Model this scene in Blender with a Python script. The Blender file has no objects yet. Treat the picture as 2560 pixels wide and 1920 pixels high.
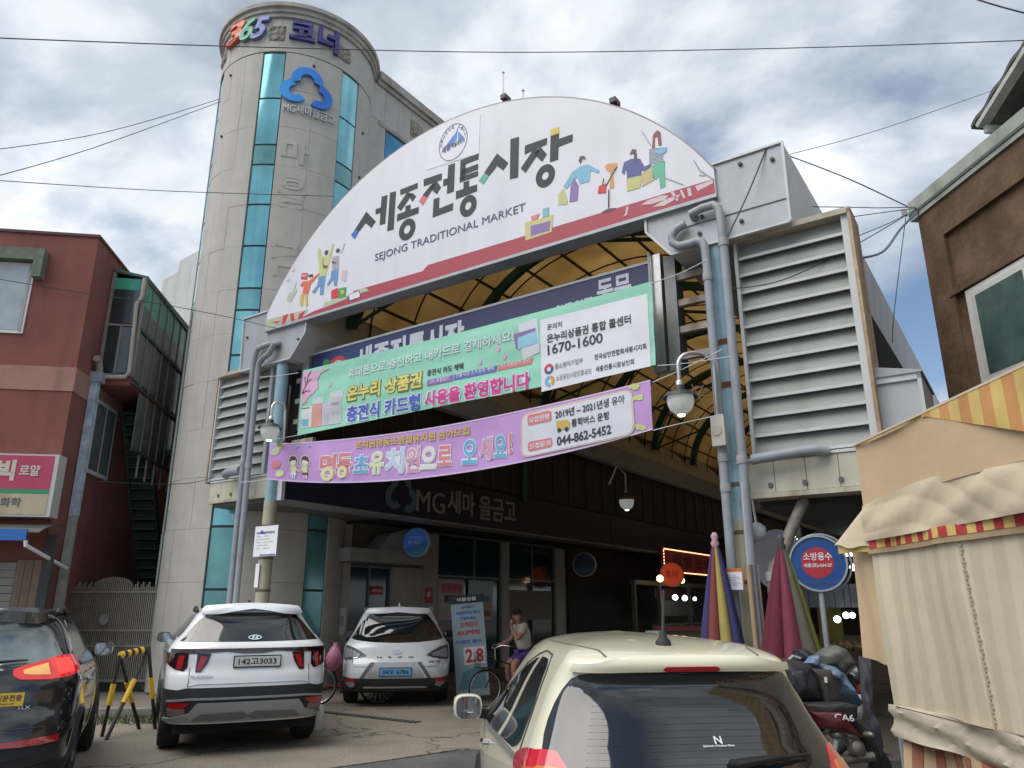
import bpy, bmesh, math, random
import numpy as np
from mathutils import Vector, Matrix
from mathutils.geometry import tessellate_polygon
R = math.radians
rnd = random.Random(7)
scene = bpy.context.scene
COL = scene.collection

# ---------------------------------------------------------------- camera
F, CX, CY, TH, EYE = 1875.0, 1280.0, 960.0, R(16.5), 1.64
cam_data = bpy.data.cameras.new('camera')
cam_data.sensor_fit = 'HORIZONTAL'; cam_data.sensor_width = 36.0
cam_data.lens = 36.0 * F / 2560.0
cam_data.clip_start = 0.05; cam_data.clip_end = 2000
cam = bpy.data.objects.new('camera', cam_data); COL.objects.link(cam)
cam.location = (0, 0, EYE); cam.rotation_euler = (R(90) + TH, 0, 0)
scene.camera = cam

# ---------------------------------------------------------------- light, sky, exposure
SUN_AZ, SUN_EL = -118.0, 58.0          # high on the left, veiled by cloud
sun_d = bpy.data.lights.new('sun', 'SUN'); sun_d.energy = 2.1; sun_d.angle = R(60); sun_d.color = (1.0, 0.95, 0.87)
sun = bpy.data.objects.new('sun', sun_d); COL.objects.link(sun)
sdir = Vector((math.sin(R(SUN_AZ)) * math.cos(R(SUN_EL)), math.cos(R(SUN_AZ)) * math.cos(R(SUN_EL)), math.sin(R(SUN_EL))))
sun.rotation_euler = sdir.to_track_quat('Z', 'Y').to_euler()
sun.location = sdir * 60
scene.view_settings.view_transform = 'Standard'
scene.view_settings.look = 'None'
scene.view_settings.gamma = 1.0
scene.view_settings.use_curve_mapping = False
scene.view_settings.exposure = 0.68
scene.cycles.max_bounces = 7; scene.cycles.diffuse_bounces = 3; scene.cycles.glossy_bounces = 3
scene.cycles.transmission_bounces = 4; scene.cycles.transparent_max_bounces = 6
scene.cycles.use_denoising = True

def build_world():
    w = bpy.data.worlds.new('World'); scene.world = w; w.use_nodes = True
    nt = w.node_tree; nt.nodes.clear(); N = nt.nodes.new; L = nt.links.new
    out = N('ShaderNodeOutputWorld'); bg = N('ShaderNodeBackground'); L(bg.outputs[0], out.inputs[0])
    sky = N('ShaderNodeTexSky'); sky.sky_type = 'NISHITA'; sky.sun_disc = False
    sky.sun_elevation = R(SUN_EL); sky.sun_rotation = R(SUN_AZ); sky.air_density = 1.0; sky.dust_density = 0.6
    tc = N('ShaderNodeTexCoord'); sep = N('ShaderNodeSeparateXYZ'); L(tc.outputs['Generated'], sep.inputs[0])
    mz = N('ShaderNodeMath'); mz.operation = 'MAXIMUM'; L(sep.outputs[2], mz.inputs[0]); mz.inputs[1].default_value = 0.0
    az = N('ShaderNodeMath'); az.operation = 'ADD'; L(mz.outputs[0], az.inputs[0]); az.inputs[1].default_value = 0.32
    dx = N('ShaderNodeMath'); dx.operation = 'DIVIDE'; L(sep.outputs[0], dx.inputs[0]); L(az.outputs[0], dx.inputs[1])
    dy = N('ShaderNodeMath'); dy.operation = 'DIVIDE'; L(sep.outputs[1], dy.inputs[0]); L(az.outputs[0], dy.inputs[1])
    comb = N('ShaderNodeCombineXYZ'); L(dx.outputs[0], comb.inputs[0]); L(dy.outputs[0], comb.inputs[1])
    def noise(scale, detail, rough, off, dist=0.0):
        mp = N('ShaderNodeMapping'); mp.inputs['Location'].default_value = off; L(comb.outputs[0], mp.inputs[0])
        n = N('ShaderNodeTexNoise'); n.inputs['Scale'].default_value = scale; n.inputs['Detail'].default_value = detail
        n.inputs['Roughness'].default_value = rough; n.inputs['Distortion'].default_value = dist; L(mp.outputs[0], n.inputs['Vector'])
        return n.outputs['Fac']
    def ramp(fac, stops):
        r = N('ShaderNodeValToRGB'); r.color_ramp.interpolation = 'EASE'
        els = r.color_ramp.elements
        while len(els) < len(stops): els.new(0.5)
        for e, (p, c) in zip(els, stops): e.position = p; e.color = (*c, 1)
        L(fac, r.inputs[0]); return r.outputs[0]
    cover = ramp(noise(1.35, 9, 0.52, CLOUD_A, 0.15), [(0.385, (0, 0, 0)), (0.53, (1, 1, 1))])
    shade = ramp(noise(1.7, 8, 0.55, CLOUD_B, 0.3), [(0.27, (0.16, 0.19, 0.24)), (0.37, (0.25, 0.29, 0.345)), (0.46, (0.38, 0.425, 0.475)), (0.55, (0.56, 0.595, 0.63)), (0.66, (0.88, 0.89, 0.90))])
    blue = N('ShaderNodeMix'); blue.data_type = 'RGBA'; blue.blend_type = 'MULTIPLY'; blue.inputs[0].default_value = 1.0
    L(sky.outputs[0], blue.inputs[6]); blue.inputs[7].default_value = (0.085, 0.085, 0.085, 1)
    mix = N('ShaderNodeMix'); mix.data_type = 'RGBA'; L(cover, mix.inputs[0]); L(blue.outputs[2], mix.inputs[6]); L(shade, mix.inputs[7])
    L(mix.outputs[2], bg.inputs[0]); bg.inputs[1].default_value = 1.0
CLOUD_A = (16.8, 22.8, 0.0); CLOUD_B = (-11.6, 10.5, 0.0)
build_world()

# ---------------------------------------------------------------- measuring: pixels of the photograph turned into points of the place
AZ = R(34.3); O2 = (-4.86, 13.87)
U = (math.sin(AZ), math.cos(AZ)); V = (math.cos(AZ), -math.sin(AZ))
def ray(x, y):
    a = x - CX; b = CY - y
    return (a, F*math.cos(TH) - b*math.sin(TH), F*math.sin(TH) + b*math.cos(TH))
def toL(p):
    dx, dy = p[0]-O2[0], p[1]-O2[1]
    return (dx*V[0]+dy*V[1], dx*U[0]+dy*U[1], p[2])
def PT(x, y, T):                       # on the arcade-front plane t = T
    d = ray(x, y); k = (T+O2[0]*U[0]+O2[1]*U[1])/(d[0]*U[0]+d[1]*U[1])
    q = toL((d[0]*k, d[1]*k, EYE+d[2]*k)); return (q[0], q[2])
def PS(x, y, S):                       # on a wall running along the arcade, s = S
    d = ray(x, y); k = (S+O2[0]*V[0]+O2[1]*V[1])/(d[0]*V[0]+d[1]*V[1])
    q = toL((d[0]*k, d[1]*k, EYE+d[2]*k)); return (q[1], q[2])
def PD(x, y, D):                       # at a ground distance D
    d = ray(x, y); k = D/math.hypot(d[0], d[1]); return (d[0]*k, d[1]*k, EYE+d[2]*k)
def PY(x, y, Y):
    d = ray(x, y); k = Y/d[1]; return (d[0]*k, Y, EYE+d[2]*k)
def PX(x, y, X):
    d = ray(x, y); k = X/d[0]; return (X, d[1]*k, EYE+d[2]*k)
TC = (-5.69, 16.99)
def PC(x, y, rad):                     # on the round tower: angle in degrees, height
    d = ray(x, y); a = d[0]**2+d[1]**2; b = -2*(d[0]*TC[0]+d[1]*TC[1]); c = TC[0]**2+TC[1]**2-rad*rad
    k = (-b-math.sqrt(max(0, b*b-4*a*c)))/2/a
    return math.degrees(math.atan2(d[1]*k-TC[1], d[0]*k-TC[0])), EYE+d[2]*k

# ---------------------------------------------------------------- frames
class Frame:
    def __init__(s, ox, oy, rot): s.o = (ox, oy); s.r = rot; s.c = math.cos(rot); s.s = math.sin(rot)
    def W(s, p): return (s.o[0]+p[0]*s.c-p[1]*s.s, s.o[1]+p[0]*s.s+p[1]*s.c, p[2])
WORLD = Frame(0, 0, 0)
ARC = Frame(O2[0], O2[1], -AZ)

# ---------------------------------------------------------------- materials
MATS = {}
def pm(name, col, rough=0.6, var=0.12, scale=4.0, bump=0.0, bscale=None, metal=0.0, coat=0.0, spec=0.5, streak=0.0, alpha=None, trans=0.0, emit=None, es=1.0, dirt=0.0, dirtcol=(0.09, 0.08, 0.065)):
    if name in MATS: return MATS[name]
    m = bpy.data.materials.new(name); m.use_nodes = True; nt = m.node_tree
    b = nt.nodes['Principled BSDF']; N = nt.nodes.new; L = nt.links.new
    b.inputs['Roughness'].default_value = rough; b.inputs['Metallic'].default_value = metal
    b.inputs['Coat Weight'].default_value = coat; b.inputs['Coat Roughness'].default_value = 0.04
    b.inputs['Specular IOR Level'].default_value = spec
    if trans: b.inputs['Transmission Weight'].default_value = trans
    if emit: b.inputs['Emission Color'].default_value = (*emit, 1); b.inputs['Emission Strength'].default_value = es
    c4 = (*col, 1); b.inputs['Base Color'].default_value = c4
    last = None
    if var or dirt or streak or bump:
        tc = N('ShaderNodeTexCoord')
    if var:
        n = N('ShaderNodeTexNoise'); n.inputs['Scale'].default_value = scale; n.inputs['Detail'].default_value = 7; n.inputs['Roughness'].default_value = 0.62
        L(tc.outputs['Object'], n.inputs['Vector'])
        r = N('ShaderNodeValToRGB'); r.color_ramp.elements[0].position = 0.3; r.color_ramp.elements[1].position = 0.7
        r.color_ramp.elements[0].color = tuple(max(0, c*(1-var)) for c in col)+(1,)
        r.color_ramp.elements[1].color = tuple(min(1, c*(1+var)) for c in col)+(1,)
        L(n.outputs['Fac'], r.inputs[0]); last = r.outputs[0]
    if streak:
        mp = N('ShaderNodeMapping'); mp.inputs['Scale'].default_value = (2.6, 2.6, 0.3); L(tc.outputs['Object'], mp.inputs[0])
        n2 = N('ShaderNodeTexNoise'); n2.inputs['Scale'].default_value = 1.0; n2.inputs['Detail'].default_value = 6; L(mp.outputs[0], n2.inputs['Vector'])
        r2 = N('ShaderNodeValToRGB'); r2.color_ramp.elements[0].position = 0.50; r2.color_ramp.elements[0].color = (0, 0, 0, 1)
        r2.color_ramp.elements[1].position = 0.72; r2.color_ramp.elements[1].color = (streak,)*3+(1,); L(n2.outputs['Fac'], r2.inputs[0])
        mx = N('ShaderNodeMix'); mx.data_type = 'RGBA'; L(r2.outputs[0], mx.inputs[0]); mx.inputs[7].default_value = (*dirtcol, 1)
        if last: L(last, mx.inputs[6])
        else: mx.inputs[6].default_value = c4
        last = mx.outputs[2]
    if dirt:
        n3 = N('ShaderNodeTexNoise'); n3.inputs['Scale'].default_value = scale*0.5; n3.inputs['Detail'].default_value = 9; n3.inputs['Roughness'].default_value = 0.7
        L(tc.outputs['Object'], n3.inputs['Vector'])
        r3 = N('ShaderNodeValToRGB'); r3.color_ramp.elements[0].position = 0.5; r3.color_ramp.elements[0].color = (0, 0, 0, 1)
        r3.color_ramp.elements[1].position = 0.66; r3.color_ramp.elements[1].color = (dirt,)*3+(1,); L(n3.outputs['Fac'], r3.inputs[0])
        mx = N('ShaderNodeMix'); mx.data_type = 'RGBA'; L(r3.outputs[0], mx.inputs[0]); mx.inputs[7].default_value = (*dirtcol, 1)
        if last: L(last, mx.inputs[6])
        else: mx.inputs[6].default_value = c4
        last = mx.outputs[2]
    if last: L(last, b.inputs['Base Color'])
    if bump:
        n4 = N('ShaderNodeTexNoise'); n4.inputs['Scale'].default_value = bscale or scale*6; n4.inputs['Detail'].default_value = 8
        L(tc.outputs['Object'], n4.inputs['Vector'])
        bp = N('ShaderNodeBump'); bp.inputs['Strength'].default_value = bump; bp.inputs['Distance'].default_value = 0.02
        L(n4.outputs['Fac'], bp.inputs['Height']); L(bp.outputs[0], b.inputs['Normal'])
    MATS[name] = m; return m
def flat(name, col, rough=0.55, **k):
    k.setdefault('var', 0.05); return pm(name, col, rough, **k)

# ---------------------------------------------------------------- mesh builder
class MB:
    def __init__(s): s.v = []; s.f = []; s.m = []; s.mi = 0
    def add(s, vs, fs):
        n = len(s.v); s.v += [tuple(p) for p in vs]
        for f in fs: s.f.append(tuple(i+n for i in f)); s.m.append(s.mi)
        return s
    def box(s, x0, x1, y0, y1, z0, z1):
        return s.add([(x0,y0,z0),(x1,y0,z0),(x1,y1,z0),(x0,y1,z0),(x0,y0,z1),(x1,y0,z1),(x1,y1,z1),(x0,y1,z1)],
            [(0,3,2,1),(4,5,6,7),(0,1,5,4),(1,2,6,5),(2,3,7,6),(3,0,4,7)])
    def tube(s, path, r, seg=10, cap=True, closed=False):
        P = [Vector(p) for p in path]; n = len(P); rr = r if hasattr(r, '__len__') else [r]*n
        up = Vector((0,0,1)); vs = []; prev = None
        for i, p in enumerate(P):
            a = P[(i-1) % n] if (i > 0 or closed) else p
            b = P[(i+1) % n] if (i < n-1 or closed) else p
            d = (b-a); d = d.normalized() if d.length > 1e-9 else Vector((0,0,1))
            if prev is None:
                e = d.cross(up)
                if e.length < 1e-3: e = d.cross(Vector((0,1,0)))
            else:
                e = prev - d*prev.dot(d)
                if e.length < 1e-6: e = d.cross(up)
            e.normalize(); g = d.cross(e); prev = e
            for k in range(seg):
                t = 2*math.pi*k/seg; q = p+(e*math.cos(t)+g*math.sin(t))*rr[i]; vs.append(tuple(q))
        fs = []
        for i in range(n if closed else n-1):
            j = (i+1) % n
            for k in range(seg):
                l = (k+1) % seg; fs.append((i*seg+k, i*seg+l, j*seg+l, j*seg+k))
        if cap and not closed: fs += [tuple(range(seg))[::-1], tuple((n-1)*seg+k for k in range(seg))]
        return s.add(vs, fs)
    def bar(s, a, b, w, h, up=(0,0,1)):
        a, b, up = Vector(a), Vector(b), Vector(up); d = (b-a).normalized(); e = d.cross(up)
        if e.length < 1e-4: e = d.cross(Vector((0,1,0)))
        e.normalize(); g = e.cross(d); vs = []
        for p in (a, b):
            for i, j in ((-1,-1),(1,-1),(1,1),(-1,1)): vs.append(tuple(p+e*(i*w/2)+g*(j*h/2)))
        return s.add(vs, [(0,3,2,1),(4,5,6,7),(0,1,5,4),(1,2,6,5),(2,3,7,6),(3,0,4,7)])
    def prism(s, poly, fn, d0, d1):     # poly 2-D; fn(a, b, depth) -> 3-D
        n = len(poly)
        vs = [fn(a, b, d0) for a, b in poly]+[fn(a, b, d1) for a, b in poly]
        tris = tessellate_polygon([[Vector((a, b, 0)) for a, b in poly]])
        fs = [tuple(t) for t in tris]+[tuple(n+i for i in reversed(t)) for t in tris]
        fs += [(i, (i+1) % n, n+(i+1) % n, n+i) for i in range(n)]
        return s.add(vs, fs)
    def grid(s, fn, nu, nv):
        vs = [fn(i/nu, j/nv) for j in range(nv+1) for i in range(nu+1)]
        return s.add(vs, [(j*(nu+1)+i, j*(nu+1)+i+1, (j+1)*(nu+1)+i+1, (j+1)*(nu+1)+i) for j in range(nv) for i in range(nu)])
    def slab(s, fn0, fn1, nu, nv):       # closed sheet between two surfaces
        n = (nu+1)*(nv+1); vs = [fn0(i/nu, j/nv) for j in range(nv+1) for i in range(nu+1)]+[fn1(i/nu, j/nv) for j in range(nv+1) for i in range(nu+1)]
        I = lambda i, j: j*(nu+1)+i
        fs = [(I(i,j), I(i+1,j), I(i+1,j+1), I(i,j+1)) for j in range(nv) for i in range(nu)]
        fs += [tuple(n+k for k in reversed(f)) for f in fs]
        for i in range(nu): fs += [(I(i,0), n+I(i,0), n+I(i+1,0), I(i+1,0)), (I(i,nv), I(i+1,nv), n+I(i+1,nv), n+I(i,nv))]
        for j in range(nv): fs += [(I(0,j), I(0,j+1), n+I(0,j+1), n+I(0,j)), (I(nu,j), n+I(nu,j), n+I(nu,j+1), I(nu,j+1))]
        return s.add(vs, fs)
    def lathe(s, prof, c, seg=24, axis=(0,0,1)):
        c = Vector(c); q = Vector((0,0,1)).rotation_difference(Vector(axis)); vs = []
        for r_, h in prof:
            for k in range(seg):
                t = 2*math.pi*k/seg; vs.append(tuple(c+q @ Vector((r_*math.cos(t), r_*math.sin(t), h))))
        fs = []
        for i in range(len(prof)-1):
            for k in range(seg):
                l = (k+1) % seg; fs.append((i*seg+k, i*seg+l, (i+1)*seg+l, (i+1)*seg+k))
        fs += [tuple(range(seg))[::-1], tuple((len(prof)-1)*seg+k for k in range(seg))]
        return s.add(vs, fs)

def make_obj(name, mb, mats, smooth=False, base=(0,0,0), fixn=True):
    me = bpy.data.meshes.new(name)
    bx, by, bz = base
    me.from_pydata([(x-bx, y-by, z-bz) for x, y, z in mb.v], [], mb.f)
    if not isinstance(mats, (list, tuple)): mats = [mats]
    for m in mats: me.materials.append(m)
    if len(mats) > 1: me.polygons.foreach_set('material_index', mb.m)
    if fixn:
        bm = bmesh.new(); bm.from_mesh(me)
        bmesh.ops.remove_doubles(bm, verts=bm.verts, dist=1e-5)
        bmesh.ops.recalc_face_normals(bm, faces=bm.faces); bm.to_mesh(me); bm.free()
    if smooth:
        me.polygons.foreach_set('use_smooth', [True]*len(me.polygons))
        ang = smooth if not isinstance(smooth, bool) else 40
        try: me.set_sharp_from_angle(angle=R(ang))
        except Exception: pass
    o = bpy.data.objects.new(name, me); COL.objects.link(o); return o

class Thing:
    def __init__(s, name, label, cat, base=(0,0,0), frame=WORLD, group=None, kind=None, mesh=None, mat=None, smooth=False):
        s.base = base; s.frame = frame
        s.o = make_obj(name, mesh, mat, smooth, base) if mesh else bpy.data.objects.new(name, None)
        if not mesh: COL.objects.link(s.o); s.o.empty_display_size = 0.2
        s.o.location = frame.W(base); s.o.rotation_euler = (0, 0, frame.r)
        if label: s.o['label'] = label
        if cat: s.o['category'] = cat
        if group: s.o['group'] = group
        if kind: s.o['kind'] = kind
    def part(s, name, mb, mat, parent=None, smooth=False, label=None, stuff=False):
        o = make_obj(name, mb, mat, smooth, s.base); o.parent = parent or s.o
        if label: o['label'] = label
        if stuff: o['kind'] = 'stuff'
        return o
    def share(s, name, src, loc=(0,0,0), parent=None):
        o = bpy.data.objects.new(name, src.data); COL.objects.link(o); o.parent = parent or s.o; o.location = loc; return o
def struct(name, mb, mat, frame=WORLD, base=(0,0,0), smooth=False, kind='structure', **k):
    return Thing(name, None, None, base, frame, kind=kind, mesh=mb, mat=mat, smooth=smooth)
def copy_tree(o, parent=None):
    c = o.copy(); COL.objects.link(c); c.parent = parent
    for ch in o.children: copy_tree(ch, c)
    return c

# ---------------------------------------------------------------- lettering
_T = {}
def text2d(s, bold=0.0):
    if 'M' in s: bold = 0.0
    key = (s, bold)
    if key in _T: return _T[key]
    cu = bpy.data.curves.new('t', 'FONT'); cu.body = s; cu.size = 1; cu.offset = bold; cu.resolution_u = 3
    ob = bpy.data.objects.new('t', cu); me = ob.to_mesh()
    vs = [tuple(v.co[:2]) for v in me.vertices]; fs = [tuple(p.vertices) for p in me.polygons]
    ob.to_mesh_clear(); bpy.data.objects.remove(ob); bpy.data.curves.remove(cu)
    if vs:
        a = np.array(vs); lo, hi = a.min(0), a.max(0); a = (a-lo)/np.maximum(hi-lo, 1e-6)
        vs = [tuple(q) for q in a]
    _T[key] = (vs, fs); return _T[key]
def put_text(mb, s, fn, p0, p1, h, bold=0.02, depth=0.004, shear=0.0):
    """text filling the box whose base runs p0 -> p1 (plane coordinates) and height h; fn(a, b, out) -> 3-D"""
    vs, fs = text2d(s, bold); dx, dy = p1[0]-p0[0], p1[1]-p0[1]
    def P(q, out): return fn(p0[0]+dx*q[0]+shear*q[1]*h, p0[1]+dy*q[0]+h*q[1], out)
    n = len(vs)
    edges = {}
    for f in fs:
        for i in range(len(f)):
            a, b = f[i], f[(i+1) % len(f)]; edges[(a, b)] = 1
    side = [(a, b) for (a, b) in edges if (b, a) not in edges]
    mb.add([P(q, depth) for q in vs]+[P(q, 0) for q in vs], list(fs)+[(b, a, a+n, b+n) for a, b in side])
    return mb
def ellipse(cx, cy, rx, ry, n=28, a0=0, a1=360):
    full = abs(a1-a0) >= 360
    return [(cx+rx*math.cos(R(a0+(a1-a0)*i/(n if full else n-1))), cy+ry*math.sin(R(a0+(a1-a0)*i/(n if full else n-1)))) for i in range(n)]
def ring(mb, fn, c, r0, r1, d=0.004, n=32, a0=0, a1=360):
    o = ellipse(c[0], c[1], r1[0], r1[1], n, a0, a1); i_ = ellipse(c[0], c[1], r0[0], r0[1], n, a0, a1)
    full = abs(a1-a0) >= 360
    vs = [fn(a, b, d) for a, b in o]+[fn(a, b, d) for a, b in i_]+[fn(a, b, 0) for a, b in o]+[fn(a, b, 0) for a, b in i_]
    fs = []
    for k in range(n if full else n-1):
        l = (k+1) % n; fs += [(k, l, n+l, n+k), (k, 2*n+k, 2*n+l, l), (n+k, n+l, 3*n+l, 3*n+k)]
    return mb.add(vs, fs)
# ================================================================ ground
asphalt = pm('asphalt', (0.085, 0.085, 0.088), 0.9, 0.3, 1.3, 0.5, 90, dirt=0.35, dirtcol=(0.16, 0.15, 0.13))
def concrete_mat():
    m = pm('old_concrete', (0.235, 0.212, 0.178), 0.92, 0.28, 0.9, 0.45, 60, dirt=0.5, dirtcol=(0.12, 0.105, 0.085))
    nt = m.node_tree; N = nt.nodes.new; L = nt.links.new; b = nt.nodes['Principled BSDF']
    src = b.inputs['Base Color'].links[0].from_socket
    tc = N('ShaderNodeTexCoord'); v = N('ShaderNodeTexVoronoi'); v.feature = 'DISTANCE_TO_EDGE'; v.inputs['Scale'].default_value = 0.42
    n = N('ShaderNodeTexNoise'); n.inputs['Scale'].default_value = 2.2; n.inputs['Detail'].default_value = 6
    vm = N('ShaderNodeVectorMath'); vm.operation = 'SCALE'; vm.inputs['Scale'].default_value = 0.9
    va = N('ShaderNodeVectorMath'); L(tc.outputs['Object'], n.inputs['Vector']); L(n.outputs['Color'], vm.inputs[0]); L(vm.outputs[0], va.inputs[0]); L(tc.outputs['Object'], va.inputs[1])
    L(va.outputs[0], v.inputs['Vector'])
    r = N('ShaderNodeValToRGB'); r.color_ramp.elements[0].position = 0.003; r.color_ramp.elements[0].color = (0.3, 0.3, 0.3, 1)
    r.color_ramp.elements[1].position = 0.013; r.color_ramp.elements[1].color = (1, 1, 1, 1); L(v.outputs['Distance'], r.inputs[0])
    mu = N('ShaderNodeMix'); mu.data_type = 'RGBA'; mu.blend_type = 'MULTIPLY'; mu.inputs[0].default_value = 1
    L(src, mu.inputs[6]); L(r.outputs[0], mu.inputs[7])
    sp = N('ShaderNodeTexNoise'); sp.inputs['Scale'].default_value = 45; sp.inputs['Detail'].default_value = 3; L(tc.outputs['Object'], sp.inputs['Vector'])
    r2 = N('ShaderNodeValToRGB'); r2.color_ramp.elements[0].position = 0.42; r2.color_ramp.elements[0].color = (0.72, 0.7, 0.68, 1)
    r2.color_ramp.elements[1].position = 0.62; r2.color_ramp.elements[1].color = (1.15, 1.14, 1.12, 1); L(sp.outputs['Fac'], r2.inputs[0])
    m2 = N('ShaderNodeMix'); m2.data_type = 'RGBA'; m2.blend_type = 'MULTIPLY'; m2.inputs[0].default_value = 1
    L(mu.outputs[2], m2.inputs[6]); L(r2.outputs[0], m2.inputs[7]); L(m2.outputs[2], b.inputs['Base Color'])
    return m
concrete = concrete_mat()
g = MB(); g.box(-400, 400, -400, 400, -0.3, -0.012)
struct('ground', g, asphalt)
g = MB(); ap = [(-40, 5.5), (-5.5, 7.2), (-2.2, 8.55), (-1.45, 9.15), (-0.62, 9.85), (3.2, 9.3), (9, 8.6), (40, 8), (60, 60), (-60, 60)]
g.prism(ap, lambda a, b, d: (a, b, d), -0.01, 0.0)
struct('concrete_pavement', g, concrete)
g = MB(); g.box(0.2, 3.95, 0.30, 0.46, 0.002, 0.006); g.mi = 1
for i in range(34): g.box(0.25+i*0.11, 0.31+i*0.11, 0.31, 0.45, 0.006, 0.016)
Thing('drain_channel', 'narrow dark drain channel across the concrete behind the parked white cars', 'drain', (2, 0.4, 0), ARC, mesh=g, mat=[flat('black_gap', (0.012, 0.012, 0.012), 0.9), flat('grate_steel', (0.13, 0.12, 0.11), 0.7, metal=0.4)])
# grass strip and kerb at the gate
g = MB()
for i in range(900):
    x = rnd.uniform(-6.9, -5.0); y = 12.05+rnd.uniform(-0.32, 0.32)+(x+6)*0.12; h = rnd.uniform(0.03, 0.13); a = rnd.uniform(0, 6.28); w = 0.008
    lx, ly = rnd.uniform(-.05, .05), rnd.uniform(-.05, .05)
    g.add([(x-w*math.cos(a), y-w*math.sin(a), 0), (x+w*math.cos(a), y+w*math.sin(a), 0), (x+lx, y+ly, h)], [(0, 1, 2)])
struct('grass', g, pm('grass', (0.055, 0.095, 0.025), 0.8, 0.4, 8), kind='stuff')
g = MB(); g.box(-8.6, -5.1, 12.5, 12.75, 0.0, 0.12)
struct('kerb', g, pm('kerb_stone', (0.2, 0.19, 0.17), 0.9, 0.25, 5, 0.4, 40))

# ================================================================ bank building
stone = pm('stone_panel', (0.47, 0.455, 0.42), 0.85, 0.10, 2.2, 0.35, 55, streak=0.22, dirt=0.2, dirtcol=(0.24, 0.225, 0.20))
stone_dark = pm('stone_joint', (0.20, 0.185, 0.165), 0.95, 0.1, 3)
def glassm(name, col, rough=0.06, metal=0.55, spec=0.6): return pm(name, col, rough, 0.26, 0.9, 0.03, 1.2, metal=metal, spec=spec)
teal = glassm('teal_glass', (0.17, 0.45, 0.52), 0.08, 0.35); teal2 = glassm('teal_glass_dull', (0.13, 0.34, 0.37), 0.14, 0.3)
blueg = glassm('blue_glass', (0.05, 0.24, 0.42), 0.06, 0.5)
dframe = flat('dark_frame', (0.02, 0.035, 0.035), 0.5)
BK = Thing('bank_building', 'tall pale stone bank with a round corner tower and teal window strips', 'building', (-2.43, 2.09, 0), ARC)
tcL = toL((*TC, 0)); TX, TY = tcL[0], tcL[1]
def tp(ang, rad, z):                   # world angle on the tower -> arcade frame
    a = R(ang)+AZ; return (TX+rad*math.cos(a), TY+rad*math.sin(a), z)
# core
m = MB(); m.lathe([(1.86, 0), (1.86, 15.4)], (TX, TY, 0), 72); BK.part('tower_core', m, stone_dark, smooth=True)
m = MB(); m.box(-6.2, -1.115, 3.75, 34, 0, 15.4); BK.part('wall', m, stone_dark)
rows = [14.45-1.03*k for k in range(15)]
def curved(a0, a1, r0, r1, z0, z1, n=5, gap=0.005):
    da = math.degrees(gap/2/r1)
    mb = MB(); return mb.slab(lambda i, j: tp(a0+da+(a1-a0-2*da)*i, r1, z0+gap/2+(z1-z0-gap)*j), lambda i, j: tp(a0+da+(a1-a0-2*da)*i, r0, z0+gap/2+(z1-z0-gap)*j), n, 1)
segs = [(-176, -157), (-141, -127), (-127, -113), (-113, -99.2), (-82.6, -61.5), (-61.5, -40.7), (-22.8, 0), (0, 24), (24, 52)]
zz = rows+[0.02]
for i in range(len(zz)-1):
    if zz[i]-zz[i+1] < 0.05: continue
    for a0, a1 in segs:
        j = rnd.uniform(-0.004, 0.004)
        BK.part('stone_panel', curved(a0, a1, 1.84, 1.93+j, zz[i+1], zz[i]), stone, smooth=30)
tops = [-176+14.7*k for k in range(15)]
for a in tops: BK.part('stone_panel', curved(a, a+14.7, 1.84, 1.935+rnd.uniform(-.003, .003), 14.47, 15.42), stone, smooth=30)
# window strips
stripz = [(14.45, 13.16, 0), (13.16, 11.9, 0), (11.9, 11.37, 1), (11.37, 10.34, 0), (10.34, 9.31, 0), (9.31, 8.29, 0), (8.29, 7.78, 1), (7.78, 6.75, 0), (6.75, 5.72, 0), (5.72, 4.7, 0), (4.7, 4.2, 1), (4.2, 3.16, 0), (3.16, 1.95, 1), (1.95, 0.7, 1)]
for a0, a1 in ((-99.2, -82.6), (-40.7, -22.8), (-157, -141)):
    m = MB(); 
    m.slab(lambda i, j: tp(a0+(a1-a0)*i, 1.885, 0.02+14.43*j), lambda i, j: tp(a0+(a1-a0)*i, 1.865, 0.02+14.43*j), 4, 1)
    fr = BK.part('window_frame', m, dframe, smooth=30)
    for zt, zb, k in stripz:
        BK.part('window_pane', curved(a0+0.7, a1-0.7, 1.89, 1.90, zb+0.02, zt-0.02, 4, 0.01), teal2 if k else teal, smooth=30)
# cornice
m = MB()
prof = [(1.93, 15.42), (1.99, 15.44), (1.99, 15.54), (2.03, 15.56), (2.03, 15.66), (2.09, 15.69), (2.09, 15.80), (1.6, 15.84)]
for k in range(len(prof)-1):
    (r0, z0), (r1, z1) = prof[k], prof[k+1]
    m.grid(lambda i, j: tp(-200+250*i, r0+(r1-r0)*j, z0+(z1-z0)*j), 60, 1)
BK.part('cornice', m, pm('cornice_stone', (0.38, 0.365, 0.335), 0.85, 0.2, 3, 0.3, 40, streak=0.5), smooth=25)
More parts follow.
